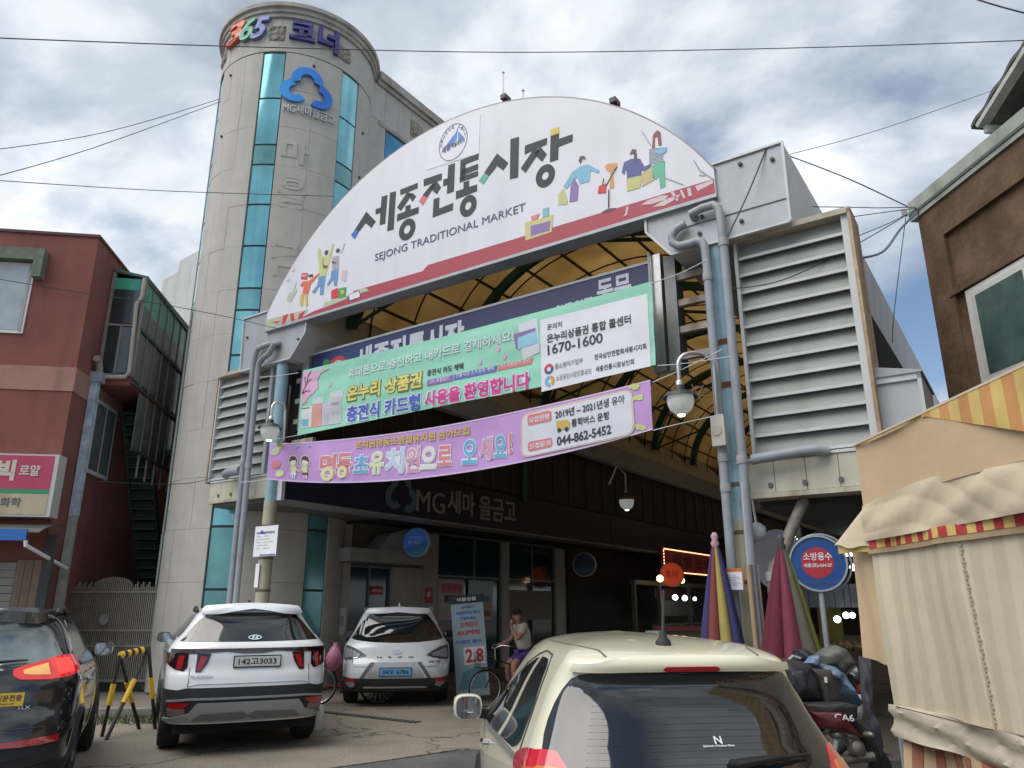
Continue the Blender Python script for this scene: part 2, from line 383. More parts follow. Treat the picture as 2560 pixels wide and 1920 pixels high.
# side wall: panels and windows (s = -1.08, running along t)
def wallpanel(t0, t1, z0, z1, s=-1.06): return MB().box(-1.11, s, t0+.004, t1-.004, z0+.004, z1-.004)
t = 3.43; ts = []
while t < 16: ts.append(t); t += 0.53
for i in range(len(ts)-1):
    for z0, z1 in ((14.32, 15.42), (9.6, 10.5), (8.6, 9.6)): BK.part('stone_panel', wallpanel(ts[i], ts[i+1], z0, z1), stone)
m = MB(); m.box(-1.11, -1.0, 3.6, 34, 15.42, 15.56); m.box(-1.11, -0.93, 3.6, 34, 15.56, 15.8); m.box(-1.11, -1.03, 3.72, 34, 14.2, 14.32)
BK.part('ledge', m, MATS['cornice_stone'])
BK.part('stone_panel', MB().box(-1.112, -1.05, 3.43, 4.0, 10.5, 14.3), stone)
m = MB(); m.box(-1.11, -1.09, 4.0, 16, 10.5, 14.2); wf = BK.part('window_frame', m, dframe)
for i in range(12):
    for z0, z1 in ((10.55, 11.9), (11.95, 12.75), (12.8, 14.17)): BK.part('window_pane', MB().box(-1.09, -1.075, 4.04+i*1.0, 5.0+i*1.0, z0, z1), blueg)
m = MB(); m.box(-1.112, -1.06, 16.05, 34, 8, 15.42); BK.part('wall_face', m, stone)
# carved square blocks
carv = pm('carved_stone', (0.30, 0.275, 0.235), 0.95, 0.35, 6, 1.0, 14)
def carved(a0, a1, z0, z1):
    rs = random.Random(int(a0*10)); h = [[rs.uniform(0, .05) for _ in range(9)] for _ in range(9)]
    def f(i, j):
        e = 0.0 if 0 < i < 1 and 0 < j < 1 else -0.03
        return tp(a0+(a1-a0)*i, 1.945+e+h[round(i*8)][round(j*8)]*(1 if e == 0 else 0), z0+(z1-z0)*j)
    return MB().slab(f, lambda i, j: tp(a0+(a1-a0)*i, 1.90, z0+(z1-z0)*j), 8, 8)
for a0, a1, z0, z1 in ((-97, -84, 14.74, 15.22), (-48.5, -33.5, 14.72, 15.18), (-152, -138, 14.72, 15.18)):
    BK.part('carved_block', carved(a0, a1, z0, z1), carv)
m = MB(); m.box(-1.1, -1.03, 5.0, 5.5, 14.62, 15.12); m.box(-1.03, -1.0, 5.08, 5.42, 14.7, 15.04); BK.part('carved_block', m, carv)
# raised letters on the tower
def cyl(rad): return lambda a, b, out: tp(a, rad+out, b)
def tower_text(name, s, px0, px1, hz, mat, bold=.03, depth=.05, parent=None, shear=0, out=1.95):
    p0 = PC(*px0, out); p1 = PC(*px1, out)
    z = (p0[1]+p1[1])/2
    m = MB(); put_text(m, s, cyl(out), (p0[0], z), (p1[0], z), hz, bold, depth, shear); return BK.part(name, m, mat, parent)
navy = flat('letter_navy', (0.045, 0.05, 0.22), 0.45); silver = flat('letter_silver', (0.62, 0.63, 0.66), 0.45)
tower_text('lettering', '코너', (722, 108), (842, 138), 0.66, navy, 0.035, 0.09)
for ch, x0, y0, x1, y1, c in (('3', 572, 120, 604, 112, (0.62, 0.12, 0.04)), ('6', 600, 108, 630, 104, (0.05, 0.33, 0.22)), ('5', 628, 104, 658, 98, (0.16, 0.20, 0.48))):
    tower_text('numeral', ch, (x0, y0), (x1, y1), 0.60, flat('num'+ch, c, 0.4), 0.03, 0.09, shear=9)
tower_text('lettering', 'MG새마을금고', (706, 283), (834, 310), 0.24, silver, 0.0, 0.03)
for ch, z, sz in (('마', 11.45, .62), ('을', 10.3, .78), ('금', 8.6, .85), ('고', 7.4, .6), ('고', 6.5, .6)):
    if z < 6.6: continue
    m = MB(); put_text(m, ch, cyl(1.93), (-70-9, z), (-70+9, z), sz, 0.03, 0.016); BK.part('old_lettering', m, stone)
# three-lobed blue emblem
m1, m2, m3 = MB(), MB(), MB()
cA, cz = -66.5, 13.52; kx = math.degrees(1/1.95)
def emb(cxx, czz, k, flip=False): return lambda a, b, out: tp(cxx+a*k*kx, 1.95+out, czz+b*k)
def trefoil(mbs, fn, d=0.07):
    ring(mbs[0], fn, (0, .17), (.13, .12), (.30, .28), d, 26, -12, 205)
    ring(mbs[1], fn, (-.22, -.12), (.11, .11), (.28, .26), d*.8, 26, 92, 318)
    ring(mbs[2], fn, (.24, -.14), (.11, .11), (.28, .27), d*.9, 26, -120, 92)
trefoil((m1, m2, m3), emb(cA, cz, 1.20))
for mm, c in ((m1, (0.03, 0.25, 0.75)), (m2, (0.03, 0.31, 0.78)), (m3, (0.015, 0.17, 0.66))):
    BK.part('emblem_lobe', mm, flat('emblem%d' % int(c[0]*1000+c[2]*100), c, 0.35))
# bolts left on the stone
for a, z in ((-128, 14.1), (-130, 12.4), (-63, 14.2), (-14, 13.2), (-15, 11.9)):
    BK.part('bolt', MB().lathe([(0.03, 0), (0.03, 0.05)], tp(a, 1.92, z), 8, (math.cos(R(a)+AZ), math.sin(R(a)+AZ), 0)), dframe)

# ground floor of the bank under the market roof (s = -1.0 plane)
dstone = stone
for t0, t1, z1 in ((3.2, 3.62, 3.44), (5.0, 5.55, 2.55), (5.56, 6.1, 2.55), (6.12, 6.7, 3.44), (9.6, 9.95, 3.44), (12.6, 13.2, 3.44)):
    for k in range(3): BK.part('stone_panel', MB().box(-1.3, -1.0, t0, t1, z1*k/3+.004, z1*(k+1)/3-.004), stone)
m = MB(); m.box(-1.28, -1.10, 3.62, 5.0, 0.0, 2.55); BK.part('glass_door', m, glassm('dark_teal_glass', (0.012, 0.04, 0.045), 0.08, 0.0))
m = MB(); m.box(-1.28, -1.10, 6.7, 9.6, 0.0, 3.44); BK.part('shop_window', m, MATS['dark_teal_glass'])
m = MB(); m.box(-1.28, -1.10, 9.95, 12.6, 0.0, 3.44); BK.part('shop_window', m, MATS['dark_teal_glass'])
fr = MB()
for tt in (3.64, 4.3, 4.98, 6.72, 8.35, 9.58, 9.97, 11.3, 12.58): fr.box(-1.10, -1.06, tt-.02, tt+.02, 0, 3.42)
fr.box(-1.1, -1.065, 6.7, 12.6, 2.38, 2.42); fr.box(-1.1, -1.065, 3.62, 5, 2.5, 2.54)
BK.part('mullion', fr, flat('alu_dim', (0.2, 0.21, 0.22), 0.45, metal=0.4))
# posters stuck to the glass
def papers(t0, t1, z0, z1, bg, spots, lab, s=-1.055):
    T = Thing('poster', lab, 'poster', (s, (t0+t1)/2, z0), ARC, mesh=None)
    T.part('sheet', MB().box(s, s+.006, t0, t1, z0, z1), bg)
    for (a0, a1, b0, b1, mt) in spots:
        T.part('print', MB().box(s+.006, s+.009, t0+(t1-t0)*a0, t0+(t1-t0)*a1, z0+(z1-z0)*b0, z0+(z1-z0)*b1), mt)
    return T
P_pink = flat('paper_pink', (0.55, 0.42, 0.48), 0.5); P_blue = flat('paper_blue', (0.45, 0.55, 0.6), 0.5); P_red = flat('print_red', (0.55, 0.04, 0.05), 0.5)
P_cream = flat('paper_cream', (0.55, 0.5, 0.42), 0.5); P_dk = flat('print_dark', (0.06, 0.05, 0.12), 0.5); P_white = flat('paper_white', (0.74, 0.75, 0.77), 0.5); P_tan = flat('print_tan', (0.45, 0.33, 0.22), 0.5)
q = papers(6.78, 7.86, 1.30, 2.32, P_pink, [(.1, .92, .66, .9, flat('print_rose', (0.6, 0.2, 0.3), .5)), (.25, .95, .42, .6, P_dk), (.4, .7, .1, .35, P_cream)], 'pink bank poster on the glass, left of the blue one')
tx = MB(); put_text(tx, '통장개설', lambda a, b, o: (-1.046+o, a, b), (6.9, 2.02), (7.75, 2.02), 0.18, .02); q.part('lettering', tx, P_red)
papers(8.06, 9.2, 1.28, 2.32, P_blue, [(.1, .9, .45, .6, flat('print_teal', (0.12, 0.25, 0.33), .5)), (.03, .97, .03, .42, P_tan), (.5, .9, .1, .22, P_dk)], 'pale blue landscape poster on the glass beside the pink one')
papers(10.0, 12.4, 1.25, 2.1, flat('board_grey', (0.2, 0.2, 0.19), .7), [], 'wide plain grey notice panel behind the man with the bicycle')
papers(4.35, 4.75, 1.9, 2.1, P_red, [(.1, .9, .3, .6, P_pink)], 'small red sticker on the dark glass door')
papers(6.2, 6.5, 1.72, 2.1, P_red, [(.3, .7, .4, .7, P_white)], 'small red notice on the stone pier beside the door', s=-0.998)
papers(3.28, 3.55, 1.05, 1.6, P_white, [(.2, .8, .3, .7, P_pink)], 'white notice sheet on the stone pier behind the white car', s=-0.998)
# cash-machine canopy with round sign
CAN = Thing('entrance_canopy', 'long white box canopy above the dark glass bank door', 'canopy', (-0.4, 4, 2.6), ARC)
CAN.part('canopy_box', MB().box(-1.0, -0.35, 2.95, 5.6, 2.58, 2.86), flat('dull_white', (0.32, 0.32, 0.31), 0.6, dirt=.3))
m = MB(); m.prism([(3.9, 2.86), (4.3, 3.25), (4.8, 3.4), (5.3, 3.3), (5.5, 2.86)], lambda a, b, d: (d, a, b), -0.9, -0.45); CAN.part('crest', m, MATS['dull_white'])
RS = Thing('round_sign', 'round blue bank sign reading 365 above the entrance canopy', 'sign', (-0.3, 5.15, 3.1), ARC)
axis = Vector((0.35, -1, 0)).normalized()
RS.part('drum', MB().lathe([(0.34, 0), (0.34, 0.16), (0.32, 0.17)], (-0.2, 5.0, 3.08), 32, axis), flat('sign_rim', (0.5, 0.52, 0.55), 0.4), smooth=35)
ct = Vector((-0.2, 5.0, 3.08))+axis*0.172; ex = Vector((axis.y*-1, axis.x, 0)).normalized(); 
def rs(a, b, o): return tuple(ct+ex*a+Vector((0, 0, b))+axis*o)
m = MB(); m.prism(ellipse(0, 0, .31, .31, 32), rs, 0, .004); RS.part('face', m, flat('bank_blue', (0.02, 0.06, 0.26), .4, emit=(0.02, 0.08, 0.3), es=.18))
m = MB(); m.prism([(-.27, -.12), (0, -.08), (.29, 0.05), (.30, -.05), (.24, -.19), (.12, -.285), (-.05, -.305), (-.2, -.235)], rs, .004, .007); RS.part('wave', m, flat('wave_blue', (0.02, 0.3, 0.65), .4))
for a_ in (('365코너', rs, (-.2, -.05), (.08, -.05), .09, .02, .01), ('MG새마을금고', rs, (-.17, .08), (.24, .08), .06, .012, .01)):
    m = MB(); put_text(m, *a_); RS.part('lettering', m, P_white)
# far bank sign
RS2 = Thing('round_sign', 'dark round sign deeper in the arcade before the red shop board', 'sign', (0.6, 12.0, 2.8), ARC)
RS2.part('drum', MB().lathe([(0.36, 0), (0.36, 0.14)], (.4, 12.0, 2.85), 28, axis), MATS['sign_rim'], smooth=35)
ct2 = Vector((.4, 12.0, 2.85))+axis*.141
def rs2(a, b, o): return tuple(ct2+ex*a+Vector((0, 0, b))+axis*o)
m = MB(); m.prism(ellipse(0, 0, .33, .33, 28), rs2, 0, .004); RS2.part('face', m, flat('bank_blue_dim', (.012, .03, .10), .5))
m = MB(); m.prism([(-.3, -.1), (.3, -.02), (.26, -.2), (0, -.325), (-.2, -.26)], rs2, .004, .007); RS2.part('wave', m, flat('wave_dim', (.01, .08, .2), .5))

# ================================================================ red building (left)
redp = pm('red_plaster', (0.225, 0.080, 0.068), 0.92, 0.2, 1.2, 0.35, 70, streak=0.5, dirt=.3, dirtcol=(0.11, 0.05, 0.045))
pinkp = pm('pink_band', (0.36, 0.19, 0.16), 0.9, 0.12, 2, 0.2, 60, streak=0.5)
RF = Frame(-8.84, 14.5, R(8.3))       # x: along the front (right = 0 at the corner), y: along the side wall going back
RB = Thing('red_building', 'dark red rendered house with a pink band at the left edge', 'building', (0, 0, 0), RF)
RB.part('wall', MB().box(-9, 0, 0, 7.5, 0, 9.2), redp)
RB.part('band', MB().box(-9, .015, -.015, 7.5, 5.78, 6.28), pinkp)
RB.part('parapet_cap', MB().box(-9.02, .03, -.03, 7.5, 9.2, 9.26), flat('cap_dark', (0.12, .06, .055), .8))
greens = pm('green_stone', (0.15, 0.18, 0.13), 0.9, 0.25, 6, 0.5, 40); whitef = pm('white_frame', (0.62, 0.62, 0.6), 0.5, 0.08, 6)
paneg = glassm('house_pane', (0.30, 0.34, 0.37), 0.1, 0.2)
for (x0, x1, z0, z1) in ((-2.7, -1.12, 6.95, 8.5), (-3.4, -1.85, 3.5, 5.35)):
    w = RB.part('window', MB().box(x0, x1, -.03, .02, z0, z1), whitef)
    n = 2
    for k in range(2):
        a0 = x0+.06+(x1-x0-.12)*k/2; a1 = x0+.06+(x1-x0-.12)*(k+1)/2
        RB.part('pane', MB().box(a0+.04, a1-.04, -.036, -.028, z0+.07, z1-.07), paneg, w)
        RB.part('sash', MB().box(a1-.025, a1+.01, -.05, -.03, z0+.05, z1-.05), flat('sash_grey', (.35, .35, .34), .5), w)
    m = MB(); m.box(x0-.35, x1+.2, -.2, 0, z1+.02, z1+.28); m.box(x1+.02, x1+.2, -.2, 0, z1-.35, z1+.02); RB.part('window_hood', m, greens)
# window on the side wall
w = RB.part('window', MB().box(-.01, .05, 1.15, 2.35, 4.35, 5.95), whitef)
for k in range(2): RB.part('pane', MB().box(.05, .056, 1.21+k*.56, 1.70+k*.56, 4.43, 5.87), glassm('frost_pane', (.13, .16, .16), .25, 0), w)
# square downpipe at the corner
DP = Thing('downpipe', 'faded blue and white square downpipe on the red building corner', 'downpipe', (.08, .8, 0), RF)
m = MB(); m.box(.02, .17, .72, .87, 3.4, 6.3); DP.part('upper_pipe', m, pm('worn_blue', (.42, .5, .58), .7, .35, 6, streak=.5))
m = MB(); m.box(.02, .16, .72, .86, 0.0, 3.4); DP.part('lower_pipe', m, pm('worn_grey_green', (.33, .36, .32), .8, .3, 6, streak=.7))
m = MB(); m.box(.0, .24, .68, .91, 6.2, 6.42); DP.part('hopper', m, flat('hopper', (.3, .33, .36), .6))
m = MB(); m.tube([(.12, .8, 6.4), (.12, .8, 6.52), (.12, .72, 6.64), (.12, .58, 6.68)], .075, 12); DP.part('elbow', m, flat('pvc_tan', (.33, .27, .23), .5), smooth=True)
# glazed stair enclosure
SG = Thing('glass_stair_enclosure', 'green glazed stair box hanging on the red building side', 'enclosure', (.4, 1.0, 6), RF)
gx0, gx1, gy0, gy1 = .02, .72, 1.0, 4.45
green_gl = pm('green_poly', (.06, .34, .24), .15, .25, 2, spec=.5); dim_gl = pm('dim_glass', (.10, .125, .12), .15, .3, 1.5); dim2 = pm('dim_glass_dark', (.03, .04, .04), .15, .3, 2)
frm = flat('stair_frame', (.24, .21, .19), .6); frd = flat('stair_frame_dark', (.05, .06, .06), .6)
SG.part('floor', MB().box(gx0, gx1, gy0, gy1, 6.22, 6.42), redp)
m = MB(); m.prism([(gx0, 8.93), (gx1+.05, 8.78), (gx1+.05, 8.73), (gx0, 8.88)], lambda a, b, d: (a, d, b), gy0-.05, gy1); SG.part('roof_sheet', m, pm('roof_poly', (.06, .16, .13), .3, .2, 3))
m = MB(); m.bar((gx0, gy0, 8.90), (gx1+.04, gy0, 8.76), .07, .07); m.bar((gx1+.02, gy0, 8.74), (gx1+.02, gy1, 8.84), .06, .08)
for x in (gx0+.03, gx1): m.bar((x, gy0, 6.42), (x, gy0, 8.85 if x < .5 else 8.75), .07, .07, (0, 1, 0))
m.bar((gx0, gy0, 7.60), (gx1, gy0, 7.60), .06, .05); m.bar((.36, gy0, 6.42), (.36, gy0, 7.6), .05, .05, (0, 1, 0)); m.bar((gx1-.09, gy0, 6.42), (gx1-.09, gy0, 7.6), .05, .05, (0, 1, 0)); m.bar((gx0, gy0, 6.45), (gx1, gy0, 6.45), .05, .05)
SG.part('front_frame', m, frm)
npan = 6; pw_ = (gy1-gy0)/npan
m = MB()
for k in range(1, npan+1): m.bar((gx1, gy0+k*pw_, 4.4 if k > 1 else 6.3), (gx1, gy0+k*pw_, 8.78), .04, .05, (0, 1, 0))
SG.part('side_mullions', m, frm)
m = MB()
for z in (6.3, 7.55, 4.95): m.bar((gx1+.01, gy0 if z > 6 else gy0+pw_, z), (gx1+.01, gy1, z), .05, .07)
SG.part('side_rails', m, frd)
for k in range(npan):
    y0 = gy0+k*pw_+.03; y1 = y0+pw_-.06; zs = 8.15-.03*((k*3) % 4)
    SG.part('pane', MB().box(gx1-.012, gx1, y0, y1, 7.6, zs), dim_gl); SG.part('pane', MB().box(gx1-.012, gx1, y0, y1, zs, 8.72), green_gl)
    SG.part('pane', MB().box(gx1-.012, gx1, y0, y1, 6.35, 7.5), dim_gl)
    if k: SG.part('pane', MB().box(gx1-.012, gx1, y0, y1, 5.0, 6.22), dim_gl)
SG.part('pane', MB().box(.08, .34, gy0-.012, gy0, 6.5, 7.56), dim2); SG.part('pane', MB().box(.38, gx1-.13, gy0-.012, gy0, 6.5, 7.56), dim_gl); SG.part('pane', MB().box(.08, .52, gy0-.012, gy0, 7.65, 8.45), dim2)
SG.part('pane', MB().box(.52, gx1-.04, gy0-.012, gy0, 7.65, 8.45), dim_gl); SG.part('pane', MB().box(.08, gx1-.04, gy0-.012, gy0, 8.45, 8.72), green_gl)
m = MB(); m.tube([(gx1-.0, gy0-.1, 8.7), (gx1-.0, gy0-.1, 8.25), (gx1-.09, gy0-.1, 8.1), (gx1-.03, gy0-.1, 6.5), (gx1-.1, gy0-.1, 6.38), (.0, gy0-.1, 6.36)], .045, 10)
SG.part('rain_pipe', m, flat('pvc_cream', (.42, .40, .36), .5), smooth=True)
# steel staircase, climbing away from the viewer under the glazed box
ST = Thing('steel_staircase', 'dark green steel stairs climbing between red building and stone tower', 'stairs', (.7, 3.4, 0), RF)
sg = pm('stair_green', (.06, .10, .09), .6, .25, 4)
n_ = 17
for k in range(n_):
    y = 5.2-k*.165; z = 2.35+k*.225
    ST.part('tread', MB().box(.14, .66, y-.2, y, z-.03, z), sg); ST.part('riser', MB().box(.16, .64, y-.005, y+.005, z-.2, z-.03), pm('riser_dark', (.03, .05, .05), .7, .2, 4))
for x in (.12, .68):
    m = MB(); m.bar((x, 5.3, 2.15), (x, 2.45, 6.05), .035, .20, (0, 0, 1)); ST.part('stringer', m, sg)
m = MB()
for k in range(7): m.bar((.12, 5.2-k*.16, 2.3+k*.22), (.12, 5.2-k*.16, 3.1+k*.22), .012, .012, (0, 1, 0))
m.bar((.12, 5.3, 3.05), (.12, 4.1, 4.6), .03, .03)
ST.part('railing', m, sg)
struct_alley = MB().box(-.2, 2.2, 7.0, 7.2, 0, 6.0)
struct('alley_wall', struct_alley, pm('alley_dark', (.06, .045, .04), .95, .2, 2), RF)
m = MB(); m.box(1.02, 1.10, 3.7, 5.2, 0, 8.0); 
Thing('dark_metal_fin', 'dark green metal post wall against the stone tower left side', 'panel', (1.06, 4, 0), RF, mesh=m, mat=flat('fin_green', (.03, .05, .05), .6))
# pale building far behind
FB = Thing('pale_building', 'pale stepped building behind between the red house and tower', 'building', (-8, 34, 0))
pr_ = pm('pale_render', (.50, .53, .51), .9, .08, 1.5, streak=.2)
du, dv = Vector((.775, -.632)), Vector((.632, .775)); p0_ = Vector((-18.25, 36.0))
for a_, b_, z_, nm_ in ((0, 1.62, 17.95, 'wall'), (1.625, 14, 18.55, 'roof_block')):
    q_ = [p0_+du*a_, p0_+du*b_, p0_+du*b_+dv*8, p0_+du*a_+dv*8]; m = MB(); m.prism([(v.x, v.y) for v in q_], lambda a, b, d: (a, b, d), 0, z_); FB.part(nm_, m, pr_)
# ================================================================ market arcade
rust = (0.16, 0.065, 0.03)
seamd = flat('seam_dark', (.12, .12, .12), .7)
galv = pm('galvanised', (0.36, 0.39, 0.42), 0.5, 0.12, 1.5, 0.08, 30, metal=0.25, streak=0.35, dirtcol=(.25, .24, .22))
gutw = pm('gutter_white', (0.50, 0.50, 0.49), 0.6, 0.1, 1.2, streak=0.35, dirtcol=(.3, .28, .25))
dgreen = pm('arch_green', (0.02, 0.085, 0.09), 0.55, 0.25, 4)
purl = pm('purlin_brown', (0.035, 0.022, 0.025), 0.6, 0.2, 4)
bluep = pm('blue_column', (0.25, 0.40, 0.47), 0.6, 0.22, 4, 0.1, 30, streak=0.6, dirtcol=(.35, .36, .33))
creamp = pm('cream_fascia', (0.50, 0.49, 0.40), 0.7, 0.14, 3, 0.15, 30, streak=0.7, dirt=.3, dirtcol=(.30, .26, .18))
louv = pm('louvre_grey', (0.27, 0.285, 0.27), 0.55, 0.1, 1.0, streak=0.25)
louvedge = pm('louvre_edge', (0.52, 0.53, 0.53), 0.45, 0.1, 3, metal=.1)
def sheetmat():
    m = bpy.data.materials.new('yellow_vault_sheet'); m.use_nodes = True; nt = m.node_tree; nt.nodes.clear(); N = nt.nodes.new; L = nt.links.new
    out = N('ShaderNodeOutputMaterial'); mx = N('ShaderNodeMixShader'); d = N('ShaderNodeBsdfDiffuse'); t = N('ShaderNodeBsdfTranslucent')
    tc = N('ShaderNodeTexCoord'); n = N('ShaderNodeTexNoise'); n.inputs['Scale'].default_value = 0.8; n.inputs['Detail'].default_value = 8; L(tc.outputs['Object'], n.inputs['Vector'])
    r = N('ShaderNodeValToRGB'); r.color_ramp.elements[0].position = .3; r.color_ramp.elements[0].color = (0.38, 0.285, 0.15, 1); r.color_ramp.elements[1].position = .7; r.color_ramp.elements[1].color = (0.56, 0.435, 0.25, 1)
    L(n.outputs['Fac'], r.inputs[0]); L(r.outputs[0], d.inputs[0]); L(r.outputs[0], t.inputs[0]); mx.inputs[0].default_value = 0.78
    L(d.outputs[0], mx.inputs[1]); L(t.outputs[0], mx.inputs[2]); L(mx.outputs[0], out.inputs[0]); return m
sheet = sheetmat()
VC, VA, VZ, VB = 4.75, 3.42, 6.85, 2.75; LEN = 44.0
def va(th, r=0.0): return (VC-(VA+r)*math.cos(th), VZ+(VB+r)*math.sin(th))
AR = Thing('market_arcade', 'covered market arcade with a yellow barrel roof on dark green arches', 'arcade', (4.7, 0, 0), ARC)
NB = 12
step = 3.6
for b in range(12):
    t0, t1 = 0.15+b*step, 0.15+(b+1)*step
    for k in range(NB):
        a0, a1 = math.pi*k/NB, math.pi*(k+1)/NB
        def f(i, j, r=0.0):
            th = a0+(a1-a0)*i; p = va(th, r+0.03*math.sin(math.pi*j)); return (p[0], t0+(t1-t0)*j, p[1])
        if b < 8: AR.part('roof_sheet', MB().slab(lambda i, j: f(i, j), lambda i, j: f(i, j, .012), 3, 2), sheet, smooth=30)
m = MB()
for b in range(8, 12):
    m.grid(lambda i, j: (va(math.pi*i)[0], 0.15+b*step+step*j, va(math.pi*i)[1]), 20, 1)
AR.part('far_roof_sheets', m, sheet, smooth=30, stuff=True)
for b in range(12):
    t = 0.9+b*step; m = MB()
    for k in range(24):
        (x0, z0), (x1, z1) = va(math.pi*k/24, -.14), va(math.pi*(k+1)/24, -.14); m.bar((x0, t, z0), (x1, t, z1), .20, .13, (0, 1, 0))
    AR.part('arch', m, dgreen)
    if b < 5:
        m = MB()
        for sx in (1, -1):
            m.bar((VC-sx*3.1, t, 7.0), (VC-sx*2.2, t, 8.75), .06, .06); m.bar((VC-sx*3.2, t, 6.9), (VC+sx*.5, t, 7.9), .05, .05)
        AR.part('tie_rod', m, dgreen)
for k in range(1, NB):
    x, z = va(math.pi*k/NB, -.03); AR.part('purlin', MB().box(x-.022, x+.022, .1, LEN, z-.05, z), purl)
for b in range(34):
    t = 0.3+b*1.2
    if any(abs(t-(0.9+q*step)) < .15 for q in range(12)): continue
    m = MB()
    for k in range(24):
        (x0, z0), (x1, z1) = va(math.pi*k/24, -.025), va(math.pi*(k+1)/24, -.025); m.bar((x0, t, z0), (x1, t, z1), .03, .028, (0, 1, 0))
    AR.part('glazing_bar', m, purl)
# box gutters running the length of both springings
gl = [(-.56, 7.18), (1.33, 7.18), (1.34, 6.5), (.97, 6.06), (-.5, 6.06)]
gr = [(8.165, 7.2), (10.04, 7.2), (10.03, 6.1), (8.5, 6.08), (8.165, 6.5)]
for gg, nm in ((gl, 'left'), (gr, 'right')):
    G = Thing('box_gutter', 'grey sheet metal box gutter at the %s end of the arched sign' % ('narrow far' if nm == 'left' else 'near, pipe-hung'), 'gutter', (gg[0][0], 0, 6.06), ARC, group='box gutters beside the arched sign')
    m = MB(); m.prism(gg, lambda a, b, d: (a, d, b), -.08, 40); G.part('gutter_body', m, gutw)
    m = MB(); m.prism(gg, lambda a, b, d: (a, d, b), -.10, -.082); G.part('end_plate', m, galv)
    m = MB()
    for i in range(len(gg)):
        a, b = gg[i], gg[(i+1) % len(gg)]; m.bar((a[0], -.11, a[1]), (b[0], -.11, b[1]), .035, .03)
    G.part('end_flange', m, louvedge)
    if nm == 'right': G.part('seam', MB().bar((8.5, -.106, 6.42), (10.03, -.106, 6.42), .008, .012), flat('seam_dark', (.12, .12, .12), .7))
    for (bx, bz) in (((8.3, 6.95), (8.95, 6.5), (9.9, 7.0), (9.45, 6.28), (8.9, 6.27), (9.5, 7.08)) if nm == 'right' else ((-.4, 6.75), (.35, 6.35), (1.15, 6.4))):
        G.part('bolt', MB().lathe([(.028, 0), (.028, .03), (.012, .04)], (bx, -.10, bz), 8, (0, -1, 0)), MATS['seam_dark'])
# columns
for (s, cz, nm) in ((.62, 3.45, 'far left'), (9.08, 2.6, 'near right')):
    K = Thing('steel_column', 'round %s column, peeling blue above and cream below' % nm, 'column', (s, .02, 0), ARC, group='columns at the arcade mouth')
    K.part('upper_shaft', MB().tube([(s, .02, cz), (s, .02, 6.1)], .115, 18), bluep, smooth=True)
    K.part('lower_shaft', MB().tube([(s, .02, 0), (s, .02, cz)], .12, 18), pm('cream_column', (.40, .385, .29), .7, .15, 4, .1, 30, streak=.6, dirt=.4, dirtcol=(.25, .2, .13)), smooth=True)
    for z in (1.0, 1.9, 2.45, 3.0): K.part('strap', MB().lathe([(.127, -.02), (.127, .02)], (s, .02, z), 18), flat('strap_rust', (.12, .09, .06), .8))
    if nm == 'near right':
        for z in (4.2, 4.75): K.part('rust_patch', MB().lathe([(.118, -.035), (.118, .04)], (s, .02, z), 18), pm('rust', rust, .95, .4, 12, .4, 60))
# white posts with rungs holding the name board, each side of the opening
def ladder(s0, s1, zs, lab, th=.3):
    T = Thing('board_bracket', lab, 'bracket', (s0, th, 4.6), ARC)
    return T
chrome = pm('steel_bright', (.55, .54, .52), .28, .12, 8, metal=.75)
T = ladder(8.0, 9.0, None, 'steel post with four horizontal rungs right of the name board')
T.part('post', MB().box(8.02, 8.2, .22, .34, 4.62, 6.32), chrome); T.part('post', MB().box(8.24, 8.40, .24, .5, 4.6, 6.25), pm('steel_dull', (.2, .2, .2), .5, .2, 5, metal=.5))
T.part('rod', MB().tube([(8.06, .17, 4.75), (8.06, .17, 6.35)], .018, 8), chrome)
for z in (5.93, 5.55, 5.17, 4.8): T.part('rung', MB().box(8.4, 9.0, .28, .36, z-.045, z+.045), pm('rung_worn', (.44, .40, .36), .6, .3, 7, streak=.8, dirtcol=(.18, .1, .06)))
T = ladder(.6, 1.1, None, 'steel post with horizontal rungs left of the name board')
T.part('post', MB().box(.92, 1.1, .22, .34, 4.75, 6.25), chrome)
for z in (5.75, 5.35, 4.95, 4.55): T.part('rung', MB().box(.72, 1.3, .28, .36, z-.045, z+.045), MATS['rung_worn'])
# drain pipes
pvc = pm('pvc_grey', (.27, .30, .33), .55, .15, 3, .05, 30, streak=.5, dirt=.25, dirtcol=(.36, .34, .32)); pvc2 = pm('pvc_tone', (.33, .33, .34), .6, .15, 4)
def pipe(path, lab, r=.055, joints=(), mat=pvc):
    T = Thing('drain_pipe', lab, 'pipe', path[-1], ARC, group='grey drain pipes on the arcade columns')
    T.part('pipe_run', MB().tube(path, r, 14), mat, smooth=True)
    for j in joints: T.part('collar', MB().lathe([(r+.008, -.05), (r+.012, 0), (r+.008, .05)], j, 14), pvc2, smooth=True)
    return T
y = -.19
pipe([(8.75, -.12, 6.36), (8.75, y, 6.42), (8.62, y, 6.38), (8.55, y, 6.3), (8.56, y, 6.2), (8.64, y, 6.13), (8.78, y, 6.12), (8.88, y, 6.13), (8.95, y, 6.1), (8.98, y, 6.02), (8.99, y, 5.8), (9.0, y, .4)][1:], 'left of two grey pipes on the near column, hooked trap at its top', joints=[(8.99, y, 5.6), (9.0, y, 3.3), (9.0, y, 2.95)])
pipe([(8.85, -.11, 6.52), (8.85, y-.02, 6.53), (9.0, y-.02, 6.56), (9.14, y-.02, 6.56), (9.2, y-.02, 6.5), (9.22, y-.02, 6.36), (9.23, y-.02, 5.8), (9.22, y-.02, .3)], 'right of two grey pipes on the near column, straight down past cream beam', joints=[(9.23, y-.02, 6.0), (9.22, y-.02, 3.25)])
